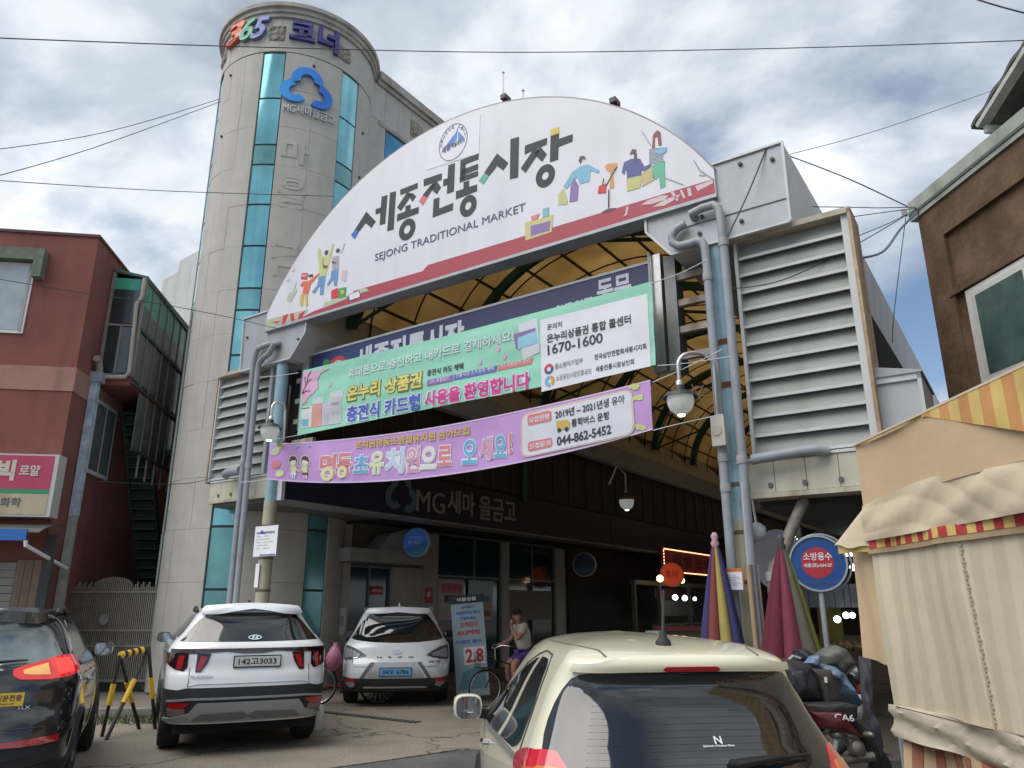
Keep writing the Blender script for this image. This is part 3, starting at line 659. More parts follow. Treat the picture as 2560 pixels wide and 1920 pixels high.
pipe([(9.3, -.1, 3.26), (9.9, -.1, 3.3), (10.02, -.08, 3.3), (10.1, .0, 3.28)], 'short horizontal grey pipe along the top of the cream beam', .06, joints=())
pipe([(.55, -.11, 6.38), (.5, y, 6.42), (.3, y, 6.42), (.1, y, 6.4), (.03, y, 6.32), (.0, y, 6.15), (0.0, y, 3.9), (.02, y, .3)], 'left of two grey pipes beside the CCTV notice column', joints=[(0, y, 4.2)])
pipe([(.62, -.11, 6.42), (.6, y-.03, 6.38), (.48, y-.03, 6.22), (.3, y-.03, 6.15), (.2, y-.03, 6.05), (.19, y-.03, 5.9), (.2, y-.03, 4.0), (.24, y-.03, .3)], 'right of two grey pipes beside the CCTV notice column', joints=[(.2, y-.03, 4.1)])
pipe([(-.6, -.12, 4.03), (-.45, -.16, 4.05), (-.1, -.17, 4.05)], 'stub of fat grey pipe on the left cream beam', .085)
pipe([(9.75, .25, 2.8), (9.6, .1, 2.45), (9.5, -.02, 2.15), (9.42, -.06, 2.05), (9.4, -.08, 1.9), (9.4, -.08, .2)], 'dirty bent pipe under the cream beam by the folded red umbrella', .065, joints=[(9.4, -.08, 1.95)], mat=pm('pipe_dirty', (.2, .18, .15), .6, .4, 9))
# louvred panels
def louver(s0, s1, z0, z1, n, lab, thk=.08, lean=0):
    T = Thing('louvre_panel', lab, 'louvres', (s0, .1, z0), ARC, group='louvred panels beside the arcade mouth')
    T.part('backing', MB().box(s0, s1, .42, .46, z0, z1), flat('louvre_back', (.10, .10, .10), .8))
    h = (z1-z0)/n
    for k in range(n):
        zb = z0+k*h
        m = MB(); m.prism([(.10, zb+.0), (.175, zb+h+.01), (.175, zb+h+.05), (.085, zb+.03)], lambda a, b, d: (d, a, b), s0+.03, s1-.03); T.part('slat', m, louv)
        T.part('slat_edge', MB().box(s0+.03, s1-.03, .068, .084, zb, zb+.035), louvedge)
    T.part('frame_post', MB().box(s1-.06, s1+.02, .03, .2, z0-.02, z1), louvedge); T.part('frame_post', MB().box(s0, s0+.04, .04, .2, z0-.02, z1), louvedge)
    T.part('side_plate', MB().box(s1+.022, s1+.06, -.02, .5, z0-.05, z1+.05) if s0 > 5 else MB().box(s0-.04, s0-.005, .02, .5, z0-.05, z1), pm('rusty_cream', (.46, .36, .24), .9, .3, 5, .3, 30, streak=.9, dirtcol=rust))
    T.part('top_rail', MB().box(s0, s1+.06, -.02, .3, z1, z1+.07), pm('rail_cream', (.45, .41, .33), .8, .2, 5, streak=.7, dirtcol=rust))
    return T
louver(9.27, 10.62, 3.32, 6.07, 12, 'tall grey louvre panel with rusty edge under the near gutter')
louver(-1.40, .30, 4.0, 6.1, 10, 'smaller grey louvre panel butting the round stone tower')
# cream beams
def beam(s0, s1, z0, z1, lab):
    T = Thing('cream_beam', lab, 'beam', (s0, 0, z0), ARC, group='cream metal beams under the louvres')
    w = .31; n = max(1, int((s1-s0)/w)); w = (s1-s0)/n
    T.part('core', MB().box(s0+.01, s1-.01, .06, .5, z0+.01, z1-.01), creamp)
    for k in range(n): T.part('face_panel', MB().box(s0+k*w+.004, s0+(k+1)*w-.004, .04, .058, z0+.05, z1-.04), creamp)
    T.part('lip', MB().box(s0, s1, .02, .1, z0-.012, z0+.045), pm('lip_cream', (.47, .44, .35), .7, .2, 6, streak=.8, dirtcol=rust)); T.part('lip', MB().box(s0, s1, .025, .1, z1-.035, z1), louvedge)
    for k in range(3): T.part('bolt', MB().lathe([(.03, 0), (.03, .02)], (s0+.3+k*.38, .04, z0+.13), 8, (0, -1, 0)), MATS['seam_dark'])
    return T
beam(9.15, 10.9, 2.84, 3.30, 'stained cream beam under the tall near louvre panel')
beam(-1.28, .48, 3.55, 3.97, 'stained cream beam under the small louvre panel by the tower')
# side aisles: flat ceilings and the outer eave on the right
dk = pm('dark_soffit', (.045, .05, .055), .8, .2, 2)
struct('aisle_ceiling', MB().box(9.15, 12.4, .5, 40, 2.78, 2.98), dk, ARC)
m = MB(); m.box(-1.2, .78, .1, 3.3, 3.47, 3.54); struct('soffit', m, pm('soffit_grey', (.14, .13, .12), .8, .2, 2), ARC)
EV = Thing('eave_gutter', 'long pale eave running back behind the near louvre panel', 'gutter', (10.5, .5, 5.5), ARC)
m = MB(); m.prism([(10.0, 5.5), (10.50, 5.46), (10.54, 6.22), (10.0, 6.3)], lambda a, b, d: (a, d, b), .9, 40); EV.part('eave_body', m, gutw)
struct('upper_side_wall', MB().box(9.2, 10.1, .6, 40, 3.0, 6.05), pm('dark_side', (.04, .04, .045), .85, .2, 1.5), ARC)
for k in range(8):
    Thing('aisle_skylight', 'small dull pane under the pale eave, %s in the receding row' % ('first second third fourth fifth sixth seventh eighth'.split()[k]), 'window', (10.1, 1+k*1.3, 4.6), ARC, group='dull panes under the pale eave', mesh=MB().box(10.1, 10.13, 1.0+k*1.3, 1.8+k*1.3, 4.5, 5.3), mat=pm('dull_pane', (.1, .13, .13), .3, .2, 2))
BX = Thing('metal_cabinet', 'pale grey metal cabinet on the beam end by the tent top', 'cabinet', (10.7, .3, 3.3), ARC)
BX.part('body', MB().box(10.6, 11.08, .15, 1.2, 3.28, 4.02), pm('cabinet_grey', (.42, .44, .47), .5, .08, 2)); m = MB(); m.box(11.08, 11.12, .12, 1.22, 3.28, 4.04); m.box(10.58, 11.12, .12, .15, 3.99, 4.06); BX.part('edging', m, louvedge)
m = MB(); m.prism([(10.6, 4.06), (11.14, 4.06), (11.14, 4.08), (10.6, 4.2)], lambda a, b, d: (a, d, b), .1, 1.25); BX.part('lid', m, galv)
# inside left wall above the bank sign band
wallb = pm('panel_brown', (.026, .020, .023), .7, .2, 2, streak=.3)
IW = Thing('arcade_left_wall', 'dark brown panelled upper wall along the left of the arcade', 'wall', (.8, 0, 4.4), ARC)
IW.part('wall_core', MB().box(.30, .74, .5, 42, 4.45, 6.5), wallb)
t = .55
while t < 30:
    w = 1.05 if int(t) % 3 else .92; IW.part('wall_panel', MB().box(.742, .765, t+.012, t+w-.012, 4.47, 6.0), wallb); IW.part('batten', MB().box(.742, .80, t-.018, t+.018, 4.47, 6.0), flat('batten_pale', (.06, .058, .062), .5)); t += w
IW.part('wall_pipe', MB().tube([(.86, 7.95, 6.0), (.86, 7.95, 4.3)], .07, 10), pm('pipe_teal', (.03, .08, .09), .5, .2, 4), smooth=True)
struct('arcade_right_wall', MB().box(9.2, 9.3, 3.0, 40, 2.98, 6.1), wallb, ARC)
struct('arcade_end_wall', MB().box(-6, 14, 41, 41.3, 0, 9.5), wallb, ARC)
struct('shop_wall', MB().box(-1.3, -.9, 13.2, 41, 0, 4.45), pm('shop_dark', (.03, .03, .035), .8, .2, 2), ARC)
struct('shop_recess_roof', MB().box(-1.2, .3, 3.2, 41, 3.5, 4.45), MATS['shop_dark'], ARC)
# MG sign band
MG = Thing('bank_sign_band', 'long dark navy bank sign band inside the left of the arcade', 'sign', (.8, .1, 3.47), ARC)
navyp = pm('navy_panel', (.018, .022, .05), .35, .1, 2)
for t0, t1 in ((.12, 5.83), (5.86, 13.0), (13.03, 22)):
    MG.part('sign_panel', MB().box(.3, .8, t0, t1, 3.5, 4.42), navyp)
MG.part('edge_trim', MB().box(.28, .812, .1, 22, 3.46, 3.495), flat('trim_grey', (.25, .26, .28), .45)); MG.part('edge_trim', MB().box(.72, .86, .04, .115, 3.46, 4.5), flat('trim_white', (.6, .62, .66), .45))
mgf = lambda a, b, o: (.805+o, a, b)
for a_ in (('MG', mgf, PS(1040, 1277, .805), PS(1111, 1286, .805), .47, .008, .012), ('새마', mgf, PS(1119, 1281, .805), PS(1186, 1293, .805), .55, .015, .012), ('을금고', mgf, PS(1197, 1298, .805), PS(1289, 1309, .805), .58, .015, .012)):
    m = MB(); put_text(m, *a_); MG.part('lettering', m, flat('letter_dim', (.30, .30, .33), .5))
mm = [MB(), MB(), MB()]; trefoil(mm, lambda a, b, o: (.805+o*.15, PS(1003, 1242, .805)[0]+a*.98, 3.98+b*1.0), .07)
for q, c in zip(mm, ((.13, .19, .22), (.11, .17, .22), (.09, .16, .24))): MG.part('emblem_lobe', q, flat('mglobe%d' % int(c[2]*100+c[0]*1000), c, .5))

# ================================================================ lamps
def lamp(s, t, z, lab, arm=None, hook=1):
    T = Thing('goose_neck_lamp', lab, 'lamp', (s, t, z), ARC, group='lamps with glass bowls at the arcade mouth')
    T.part('shade', MB().lathe([(.02, .09), (.05, .085), (.06, .03), (.17, -.01), (.205, -.06), (.2, -.065), (.16, -.025), (.04, .0)], (s, t, z), 32), flat('shade_dark', (.03, .035, .035), .4), smooth=50)
    T.part('bowl', MB().lathe([(.145, -.03), (.158, -.08), (.152, -.14), (.125, -.21), (.075, -.25), (.05, -.265), (.03, -.27)], (s, t, z), 32), pm('bowl_glass', (.42, .43, .41), .12, .1, 5, spec=.7, emit=(.7, .74, .68), es=.16), smooth=60)
    T.part('bulb', MB().lathe([(.05, -.26), (.04, -.285), (.02, -.29)], (s, t, z), 14), flat('bulb_glow', (.8, .8, .76), .3, emit=(.9, .95, .85), es=1.6), smooth=60)
    T.part('socket', MB().lathe([(.045, .08), (.045, .13), (.03, .15)], (s, t, z), 16), chrome, smooth=40)
    if arm: T.part('arm', MB().tube(arm, .024, 12), chrome, smooth=True)
    return T
z = 4.04
arm = [(8.69, -.62, z+.14), (8.69, -.62, z+.34)]+[(8.69+.16*(1-math.cos(R(a))), -.62+.16*(1-math.cos(R(a))), z+.34+.17*math.sin(R(a))) for a in range(15, 181, 15)]+[(9.01, -.30, 3.66), (9.03, -.22, 3.6)]
L1 = lamp(8.69, -.62, z, 'glass bowl lamp on curved arm by the near column', arm)
m = MB()
for a in range(0, 360, 60): m.bar((8.85, -.46, 4.02), (8.85+.15*math.cos(R(a))*.7, -.46+.15*math.cos(R(a))*.7, 4.02+.15*math.sin(R(a))), .008, .008)
L1.part('scroll_spokes', m, flat('spoke_brown', (.3, .2, .16), .5))
arm = [(.78, -.75, 4.62), (.78, -.75, 4.8)]+[(.78, -.75+.16*(1-math.cos(R(a))), 4.8+.17*math.sin(R(a))) for a in range(15, 181, 15)]+[(.7, -.4, 4.3), (.66, -.12, 4.25)]
lp = PT(676, 1062, -.75)
dz = lp[1]; arm = [(lp[0], -.75, dz+.14), (lp[0], -.75, dz+.28)]+[(lp[0], -.75+.14*(1-math.cos(R(a))), dz+.28+.15*math.sin(R(a))) for a in range(15, 181, 15)]+[(lp[0], -.45, dz-.2), (.62, -.1, dz-.3)]
lamp(lp[0], -.75, dz, 'glass bowl lamp over the purple banner left end', arm)
lp = PT(1566, 1243, 6.0); LI = lamp(lp[0], 6.0, lp[1], 'glass bowl lamp glowing deep inside the dark arcade', [(lp[0], 6, lp[1]+.14), (lp[0], 6, lp[1]+.5), (lp[0]-.2, 6, lp[1]+.7), (lp[0]-.4, 6, lp[1]+.3)])
JB = Thing('junction_box', 'cream plastic junction box on the near column beside the lamp', 'box', (8.98, -.2, 3.55), ARC)
JB.part('box_body', MB().box(8.93, 9.09, -.34, -.25, 3.42, 3.78), flat('jbox_cream', (.5, .48, .42), .5)); JB.part('round_lid', MB().lathe([(.06, 0), (.06, .01)], (9.0, -.34, 3.6), 16, (0, -1, 0)), flat('jbox_lid', (.42, .4, .35), .5))
# ================================================================ arched market sign
def px2(z):                             # enlarged view -> photograph pixel
    (ox, oy, k) = z; return lambda x, y: (ox+x/k, oy+y/k)
Q1 = px2((480, 0, 3.456)); Q2 = px2((480, 400, 3.456)); Q3 = px2((1000, 200, 2.765)); Q4 = px2((640, 560, 3.456)); Q5 = px2((640, 780, 3.456)); Q6 = px2((1200, 640, 3.607))
SG_T = -.15
sgf = lambda a, b, o: (a, SG_T-.002-o, b)
def P2(q, T, pts): return [PT(*q(x, y), T) for x, y in pts]
outline = [(.02, 6.86), (.02, 7.13)]+[(4.565-4.545*math.cos(R(a)), 7.13+2.66*math.sin(R(a))) for a in range(6, 175, 3)]+[(9.11, 7.13), (9.11, 6.83)]
outline = []
for k in range(61):
    th = math.pi*k/60; c = math.cos(th); outline.append((4.565-4.545*(abs(c)**.98)*(1 if c > 0 else -1), 7.12+2.66*math.sin(th)**.92))
R_ = 5.19; outline = [(.21, 6.77)]+[(4.69-4.48*math.cos(math.pi*k/60), 0) for k in range(61)]+[(9.17, 6.74)]
outline = [outline[0]]+[(x, 9.67-R_+math.sqrt(R_*R_-(x-4.69)**2)) for x, _ in outline[1:-1]]+[outline[-1]]
MS = Thing('market_sign', 'huge white arched market sign with black and coloured lettering', 'sign', (4.5, 0, 6.85), ARC)
signw = pm('sign_white', (0.66, 0.66, 0.72), 0.42, 0.06, .9, streak=.22, dirtcol=(.45, .44, .45))
m = MB(); m.prism(outline, lambda a, b, d: (a, d, b), SG_T, .12); MS.part('sign_face', m, signw)
m = MB()
for i in range(1, len(outline)-2):
    a, b = outline[i], outline[i+1]; m.bar((a[0], -.015, a[1]+.012), (b[0], -.015, b[1]+.012), .27, .022)
MS.part('rim', m, pm('sign_rim_metal', (.30, .26, .27), .5, .2, 3))
m = MB(); m.prism([(.2, 6.72), (9.18, 6.69), (9.18, 6.738), (.2, 6.768)], lambda a, b, d: (a, d, b), SG_T-.02, .14); MS.part('bottom_rail', m, galv)
blk = flat('sign_black', (.022, .026, .034), .6)
def polys(T, name, mat, q, plane, lst, out=.004):
    m = MB()
    for pts in lst: m.prism(P2(q, plane, pts), sgf, 0, out)
    return T.part(name, m, mat)
m = MB(); m.prism([(1.1, 6.775), (9.16, 6.745), (9.16, 6.96), (4.3, 7.04), (4.2, 6.96), (2.6, 7.0), (2.45, 6.88), (1.6, 6.85)], sgf, 0, .003)
MS.part('red_band', m, flat('band_red', (.36, .035, .06), .45))
polys(MS, 'syllable', blk, Q2, SG_T, [[(1508,447),(1503,543),(1443,620),(1411,599)],[(1508,447),(1588,530),(1550,588),(1500,543)],[(1588,425),(1638,410),(1636,455),(1588,470)],[(1640,318),(1690,303),(1670,550),(1622,562)],[(1712,283),(1763,272),(1742,600),(1688,615)]])
polys(MS, 'syllable', blk, Q2, SG_T, [[(1800,258),(1952,198),(1948,245),(1802,303)],[(1862,275),(1905,295),(1805,440),(1773,412)],[(1870,300),(1905,285),(1937,312),(1905,362)],[(1845,400),(1890,385),(1888,430),(1845,447)],[(1775,470),(1960,405),(1958,460),(1770,530)]])
def rings(name, q, c, r, ri, mat=blk):
    m = MB(); cc = PT(*q(*c), SG_T); ex_ = PT(*q(c[0]+r[0], c[1]), SG_T); ey = PT(*q(c[0], c[1]-r[1]), SG_T)
    rx, rz = abs(ex_[0]-cc[0]), abs(ey[1]-cc[1]); ring(m, sgf, cc, (rx*ri, rz*ri), (rx, rz), .004, 36); return MS.part(name, m, mat)
rings('syllable', Q2, (1860, 600), (70, 90), .4)
polys(MS, 'syllable', blk, Q3, SG_T, [[(165,688),(290,645),(288,690),(165,735)],[(212,728),(252,715),(188,815),(158,797)],[(225,715),(258,705),(283,742),(255,790),(215,755)],[(300,690),(336,678),(336,722),(300,735)],[(335,590),(380,575),(372,770),(325,787)],[(233,825),(273,812),(270,890),(368,850),(365,900),(227,950)]])
polys(MS, 'syllable', blk, Q3, SG_T, [[(418,557),(545,507),(543,548),(418,597)],[(418,590),(455,578),(450,680),(415,700)],[(418,625),(540,580),(540,618),(418,665)],[(415,672),(540,628),(540,662),(413,710)],[(440,708),(478,695),(478,745),(440,757)],[(388,770),(533,722),(533,768),(387,825)]])
rings('syllable', Q3, (472, 870), (58, 72), .38)
polys(MS, 'syllable', blk, Q3, SG_T, [[(672,508),(665,605),(615,665),(585,640)],[(672,508),(750,573),(715,625),(663,590)],[(765,410),(823,393),(817,672),(760,687)]])
polys(MS, 'syllable', blk, Q3, SG_T, [[(865,455),(1018,400),(1015,445),(862,515)],[(925,480),(970,490),(868,642),(835,612)],[(940,485),(975,468),(1015,512),(983,565),(932,520)],[(1042,390),(1100,370),(1093,550),(1037,568)],[(1098,408),(1195,375),(1193,425),(1097,462)]])
rings('syllable', Q3, (1005, 663), (67, 77), .35)
for nm, q, pts, c in (('blue', Q2, [(1411,599),(1443,620),(1408,685),(1375,652)], (.02,.12,.5)), ('pink', Q3, [(158,797),(188,815),(160,865),(132,840)], (.62,.09,.17)), ('green', Q3, [(585,642),(615,667),(578,722),(545,697)], (.05,.36,.24)), ('yellow', Q3, [(1043,345),(1100,323),(1100,368),(1042,388)], (.62,.42,.02))):
    polys(MS, 'coloured_tip', flat('tip_'+nm, c, .4), q, SG_T, [pts])
def sign_text(T, name, s, p0, p1, h, mat, plane=SG_T, fn=sgf, bold=.02, d=.005, shear=0):
    a, b = PT(*p0, plane), PT(*p1, plane); hz = abs(PT(p0[0], p0[1]-h, plane)[1]-a[1])
    m = MB(); put_text(m, s, fn, a, b, hz, bold, d, shear); return T.part(name, m, mat)
sign_text(MS, 'lettering', 'SEJONG TRADITIONAL MARKET', (937, 659), (1314, 533), 23, flat('eng_navy', (.05, .06, .14), .4), bold=.010)
# city emblem on its white square
polys(MS, 'emblem_sheet', flat('sheet_white', (.70, .70, .76), .4), Q3, SG_T, [[(190,388),(555,235),(547,508),(187,622)]], .003)
ec = PT(*Q3(367, 430), SG_T-.004); er = abs(PT(*Q3(467, 430), SG_T)[0]-ec[0]); ez = abs(PT(*Q3(367, 310), SG_T)[1]-ec[1])
m = MB(); fn2 = lambda a, b, o: (a, SG_T-.007-o, b); ring(m, fn2, ec, (er*.96, ez*.96), (er, ez), .002, 48); MS.part('emblem_ring', m, flat('emb_navy', (.06, .08, .2), .4))
m = MB()
for k, ch in enumerate('SEJONG CITY'):
    a = R(175-k*16.5)
    if ch == ' ': continue
    c0 = (ec[0]+math.cos(a)*er*.84, ec[1]+math.sin(a)*ez*.84); put_text(m, ch, fn2, (c0[0]-.022, c0[1]-.028), (c0[0]+.022, c0[1]-.028), .056, .02, .002)
put_text(m, '세종', fn2, (ec[0]-er*.80, ec[1]-ez*.42), (ec[0]-er*.15, ec[1]-ez*.38), .13, .03, .003); put_text(m, '특별자치시', fn2, (ec[0]-er*.1, ec[1]-ez*.33), (ec[0]+er*.8, ec[1]-ez*.28), .09, .01, .003)
MS.part('emblem_lettering', m, MATS['emb_navy'])
m = MB()
for k in range(7):
    x = -.66+k*.11; w = .085
    m.prism([(ec[0]+er*x, ec[1]-ez*.12), (ec[0]+er*(x+w), ec[1]-ez*.12), (ec[0]+er*(x+w+.12), ec[1]-ez*.08+ez*(k+1)*.085), (ec[0]+er*(x+.12), ec[1]-ez*.08+ez*k*.08)], fn2, 0, .003)
m.prism([(ec[0]+er*.1, ec[1]), (ec[0]+er*.22, ec[1]), (ec[0]+er*.34, ec[1]+ez*.72), (ec[0]+er*.2, ec[1]+ez*.5)], fn2, 0, .003)
for k in range(5): m.prism([(ec[0]+er*(.36+k*.09), ec[1]-ez*.1), (ec[0]+er*(.43+k*.09), ec[1]-ez*.1), (ec[0]+er*(.41+k*.07), ec[1]+ez*(.42-k*.08)), (ec[0]+er*(.36+k*.07), ec[1]+ez*(.47-k*.08))], fn2, 0, .003)
MS.part('emblem_wings', m, flat('emb_blue', (.03, .2, .6), .4))
# printed figures (flat print on the sign)
C = {k: flat('ink_'+k, v, .45) for k, v in dict(green=(.42,.5,.25), lime=(.5,.55,.2), blue=(.12,.27,.48), orange=(.65,.14,.05), red=(.55,.03,.04), dkgreen=(.04,.3,.06), hair=(.08,.04,.05), skin=(.66,.62,.62), brown=(.22,.05,.03), yellow=(.55,.45,.08), leaf=(.42,.47,.33), sky=(.17,.42,.58), navy=(.06,.08,.27), olive=(.5,.5,.2), tan=(.52,.42,.2), violet=(.22,.14,.35), ora2=(.6,.3,.08), teal=(.1,.42,.27), grey=(.3,.33,.35), pale=(.6,.47,.5), stripe=(.4,.43,.47), chest=(.35,.05,.05), cupr=(.6,.2,.2), cupb=(.18,.42,.48), box=(.55,.5,.22)).items()}
def pic(col, q, *lst, out=.004):
    for l in lst: polys(MS, 'printed_figure', C[col], q, SG_T, [l], out)
pic('lime', Q2, [(1090,760),(1110,765),(1125,830),(1150,835),(1180,830),(1215,720),(1230,725),(1195,870),(1180,920),(1155,1000),(1100,1010),(1100,900),(1088,830)], out=.003)
pic('hair', Q2, [(1145,800),(1160,778),(1180,785),(1175,810),(1155,825)], [(1243,785),(1262,762),(1280,775),(1270,800),(1250,800)], [(1003,995),(1045,985),(1048,1010),(1010,1012)], out=.006)
pic('brown', Q2, [(1130,912),(1177,910),(1170,935),(1140,942)], [(1210,875),(1250,880),(1235,900),(1210,893)], [(1130,850),(1136,850),(1140,912),(1132,912)])
pic('blue', Q2, [(1095,1010),(1158,1000),(1145,1080),(1135,1165),(1105,1165),(1110,1080),(1060,1155),(1038,1140),(1085,1080)], [(1205,958),(1265,945),(1262,1020),(1250,1090),(1228,1085),(1225,1030),(1180,1085),(1165,1078),(1200,1020)])
m = MB()
for k in range(11): m.prism(P2(Q2, SG_T, [(1212,838+k*11),(1272,828+k*11),(1272,832+k*11),(1212,842+k*11)]), sgf, 0, .004)
for k in range(7): m.prism(P2(Q2, SG_T, [(1282+k*5,800-k*13),(1298+k*5,797-k*13),(1298+k*5,801-k*13),(1282+k*5,804-k*13)]), sgf, 0, .004)
MS.part('printed_figure', m, C['stripe'])
pic('orange', Q2, [(960,1050),(1010,1045),(1100,975),(1103,990),(1030,1070),(1005,1160),(955,1155),(970,1080),(950,1100),(935,1080)])
pic('red', Q2, [(950,978),(1003,975),(995,1035),(942,1030)], [(1205,1130),(1235,1115),(1262,1105),(1268,1190),(1205,1205)])
pic('dkgreen', Q2, [(1268,1112),(1335,1098),(1330,1180),(1268,1195)]); pic('yellow', Q2, [(940,1165),(968,1160),(958,1270),(932,1255)], [(975,1165),(1000,1162),(1003,1250),(985,1275)], [(1290,1125),(1310,1125),(1318,1150),(1298,1165),(1282,1145)], out=.006)
pic('leaf', Q2, [(820,1210),(845,1140),(862,1150),(905,1050),(895,1110),(910,1130),(850,1230)], [(640,1385),(690,1370),(1000,1290),(1000,1310),(940,1360),(700,1440),(640,1455)], [(1125,1285),(1150,1230),(1530,1130),(1512,1112),(1480,1105),(1330,1180),(1340,1200)])
pic('red', Q2, [(775,1440),(790,1345),(835,1330),(800,1430)], [(860,1420),(850,1330),(880,1320),(892,1405)], [(910,1390),(930,1330),(985,1300),(940,1375)], [(690,1400),(770,1390),(735,1415)], out=.006)
pic('pale', Q2, [(860,965),(885,930),(890,960)], [(815,1050),(845,1020),(850,1045)], [(1290,1040),(1300,950),(1340,950),(1330,1050)])
pic('sky', Q3, [(1130,740),(1190,640),(1240,600),(1300,583),(1380,625),(1372,645),(1318,625),(1310,700),(1245,720),(1225,670),(1150,755)])
pic('hair', Q3, [(1235,560),(1248,527),(1275,525),(1285,548),(1262,545),(1248,580)], [(1590,515),(1605,480),(1632,480),(1638,530),(1636,575),(1622,570),(1618,510)], out=.006)
pic('violet', Q3, [(1180,740),(1205,680),(1235,730),(1228,835),(1172,845)]); pic('olive', Q3, [(1095,790),(1130,750),(1160,830),(1155,860),(1095,865)], [(1565,685),(1675,655),(1660,745),(1570,772)])
pic('ora2', Q3, [(1415,600),(1440,578),(1500,575),(1502,610),(1470,625),(1480,745),(1450,752),(1455,640),(1425,620)]); pic('red', Q3, [(1375,735),(1425,715),(1425,780),(1368,785)], out=.007)
m = MB()
for a, b in (((1410,680),(1400,730)), ((1498,605),(1425,730)), ((1500,600),(1498,606))):
    pa, pb = PT(*Q3(*a), SG_T), PT(*Q3(*b), SG_T); m.bar((pa[0], SG_T-.008, pa[1]), (pb[0], SG_T-.008, pb[1]), .012, .004)
pa, pb = PT(*Q3(1445, 760), SG_T), PT(*Q3(1443, 885), SG_T); m.bar((pa[0], SG_T-.008, pa[1]), (pb[0], SG_T-.008, pb[1]), .03, .004)
m.prism(P2(Q3, SG_T, [(1395,915),(1440,890),(1495,885),(1480,900),(1400,925)]), sgf, 0, .006); MS.part('printed_figure', m, C['hair'])
pic('navy', Q3, [(1533,640),(1550,570),(1600,545),(1660,545),(1690,600),(1735,580),(1738,600),(1690,632),(1670,625),(1670,660),(1570,682),(1565,610),(1550,655)])
pic('tan', Q3, [(1670,650),(1740,600),(1760,690),(1672,740)]); pic('teal', Q3, [(1745,590),(1830,558),(1835,735),(1800,750),(1790,660),(1770,690),(1748,680)]); pic('brown', Q3, [(1742,475),(1750,380),(1778,348),(1800,360),(1810,450),(1788,455),(1780,390),(1762,400),(1762,475)])
pic('sky', Q3, [(1760,485),(1845,462),(1840,500),(1800,518),(1765,505)], out=.007)
m = MB()
for k in range(12): m.prism(P2(Q3, SG_T, [(1722,480+k*9),(1820,465+k*9),(1820,468+k*9),(1722,483+k*9)]), sgf, 0, .004)
for k in range(8): m.prism(P2(Q3, SG_T, [(1670+k*7,350+k*12),(1690+k*7,370+k*12),(1689+k*7,373+k*12),(1669+k*7,353+k*12)]), sgf, 0, .004)
MS.part('printed_figure', m, C['stripe'])
pic('grey', Q3, [(2025,552),(2032,550),(2075,620),(2165,680),(2160,688),(2068,630)], [(1835,675),(1960,720),(1958,728),(1832,682)], [(2068,655),(2110,658),(2108,665),(2068,663)])
pic('pale', Q3, [(1665,865),(1720,830),(1810,800),(1860,800),(1830,830),(1740,860)], [(1745,880),(1830,830),(1940,790),(1930,810),(1830,870)], [(1870,780),(1890,770),(1930,830),(1915,838)], [(1935,765),(1950,758),(1975,815),(1960,822)], [(1985,750),(2010,745),(2020,800),(1995,806)], [(2040,735),(2165,690),(2165,715),(2060,770)], [(1565,880),(1582,875),(1570,935),(1545,945),(1560,920)], out=.006)
pic('box', Q3, [(862,985),(950,965),(1060,930),(1050,1050),(870,1110)]); pic('violet', Q3, [(905,1010),(1040,975),(1035,1040),(905,1078)], out=.007); pic('cupr', Q3, [(905,945),(965,925),(950,962),(915,975)], out=.007); pic('cupb', Q3, [(990,890),(1030,882),(1028,940),(988,955)], out=.007)
sq = P2(Q2, SG_T, [(1355,1165),(1450,1130),(1460,1185),(1362,1220)]); m = MB(); m.prism(sq, sgf, 0, .007); MS.part('printed_frame', m, C['hair']); m = MB(); c_ = (sum(p[0] for p in sq)/4, sum(p[1] for p in sq)/4); m.prism([(c_[0]+(p[0]-c_[0])*.9, c_[1]+(p[1]-c_[1])*.86) for p in sq], sgf, .007, .009); MS.part('printed_frame_paper', m, MATS['sheet_white'])
m = MB(); put_text(m, 'SALE', lambda a, b, o: (a, SG_T-.007-o, b), PT(*Q2(952, 1012), SG_T), PT(*Q2(992, 1008), SG_T), .05, .02, .003); MS.part('lettering', m, MATS['sheet_white'])
# things on top of the sign
for (x, y0, y1, r, lab) in ((1258, 252, 185, .018, 'thin lightning rod on top of the arched sign'), (1308, 243, 230, .02, 'short capped rod beside the tall rod on the sign')):
    a = PT(x, y0, .5); b = PT(x, y1, .5); Thing('rooftop_rod', lab, 'rod', (a[0], .5, a[1]), ARC, mesh=MB().tube([(a[0], .5, a[1]-.5), (a[0], .5, b[1]), (a[0], .5, b[1]+.03)], [r, r*.7, r*1.5], 8), mat=chrome)
for (x, y, lab) in ((1540, 262, 'small dark floodlight on the sign top, right side'), (1267, 252, 'small dark floodlight beside the lightning rod')):
    a = PT(x, y, 0); Thing('floodlight', lab, 'floodlight', (a[0], 0, a[1]), ARC, mesh=MB().box(a[0]-.05, a[0]+.05, -.12, .05, a[1]-.02, a[1]+.06).box(a[0]-.02, a[0]+.02, -.03, .0, a[1]-.12, a[1]-.02), mat=flat('flood_dark', (.05, .03, .04), .5))

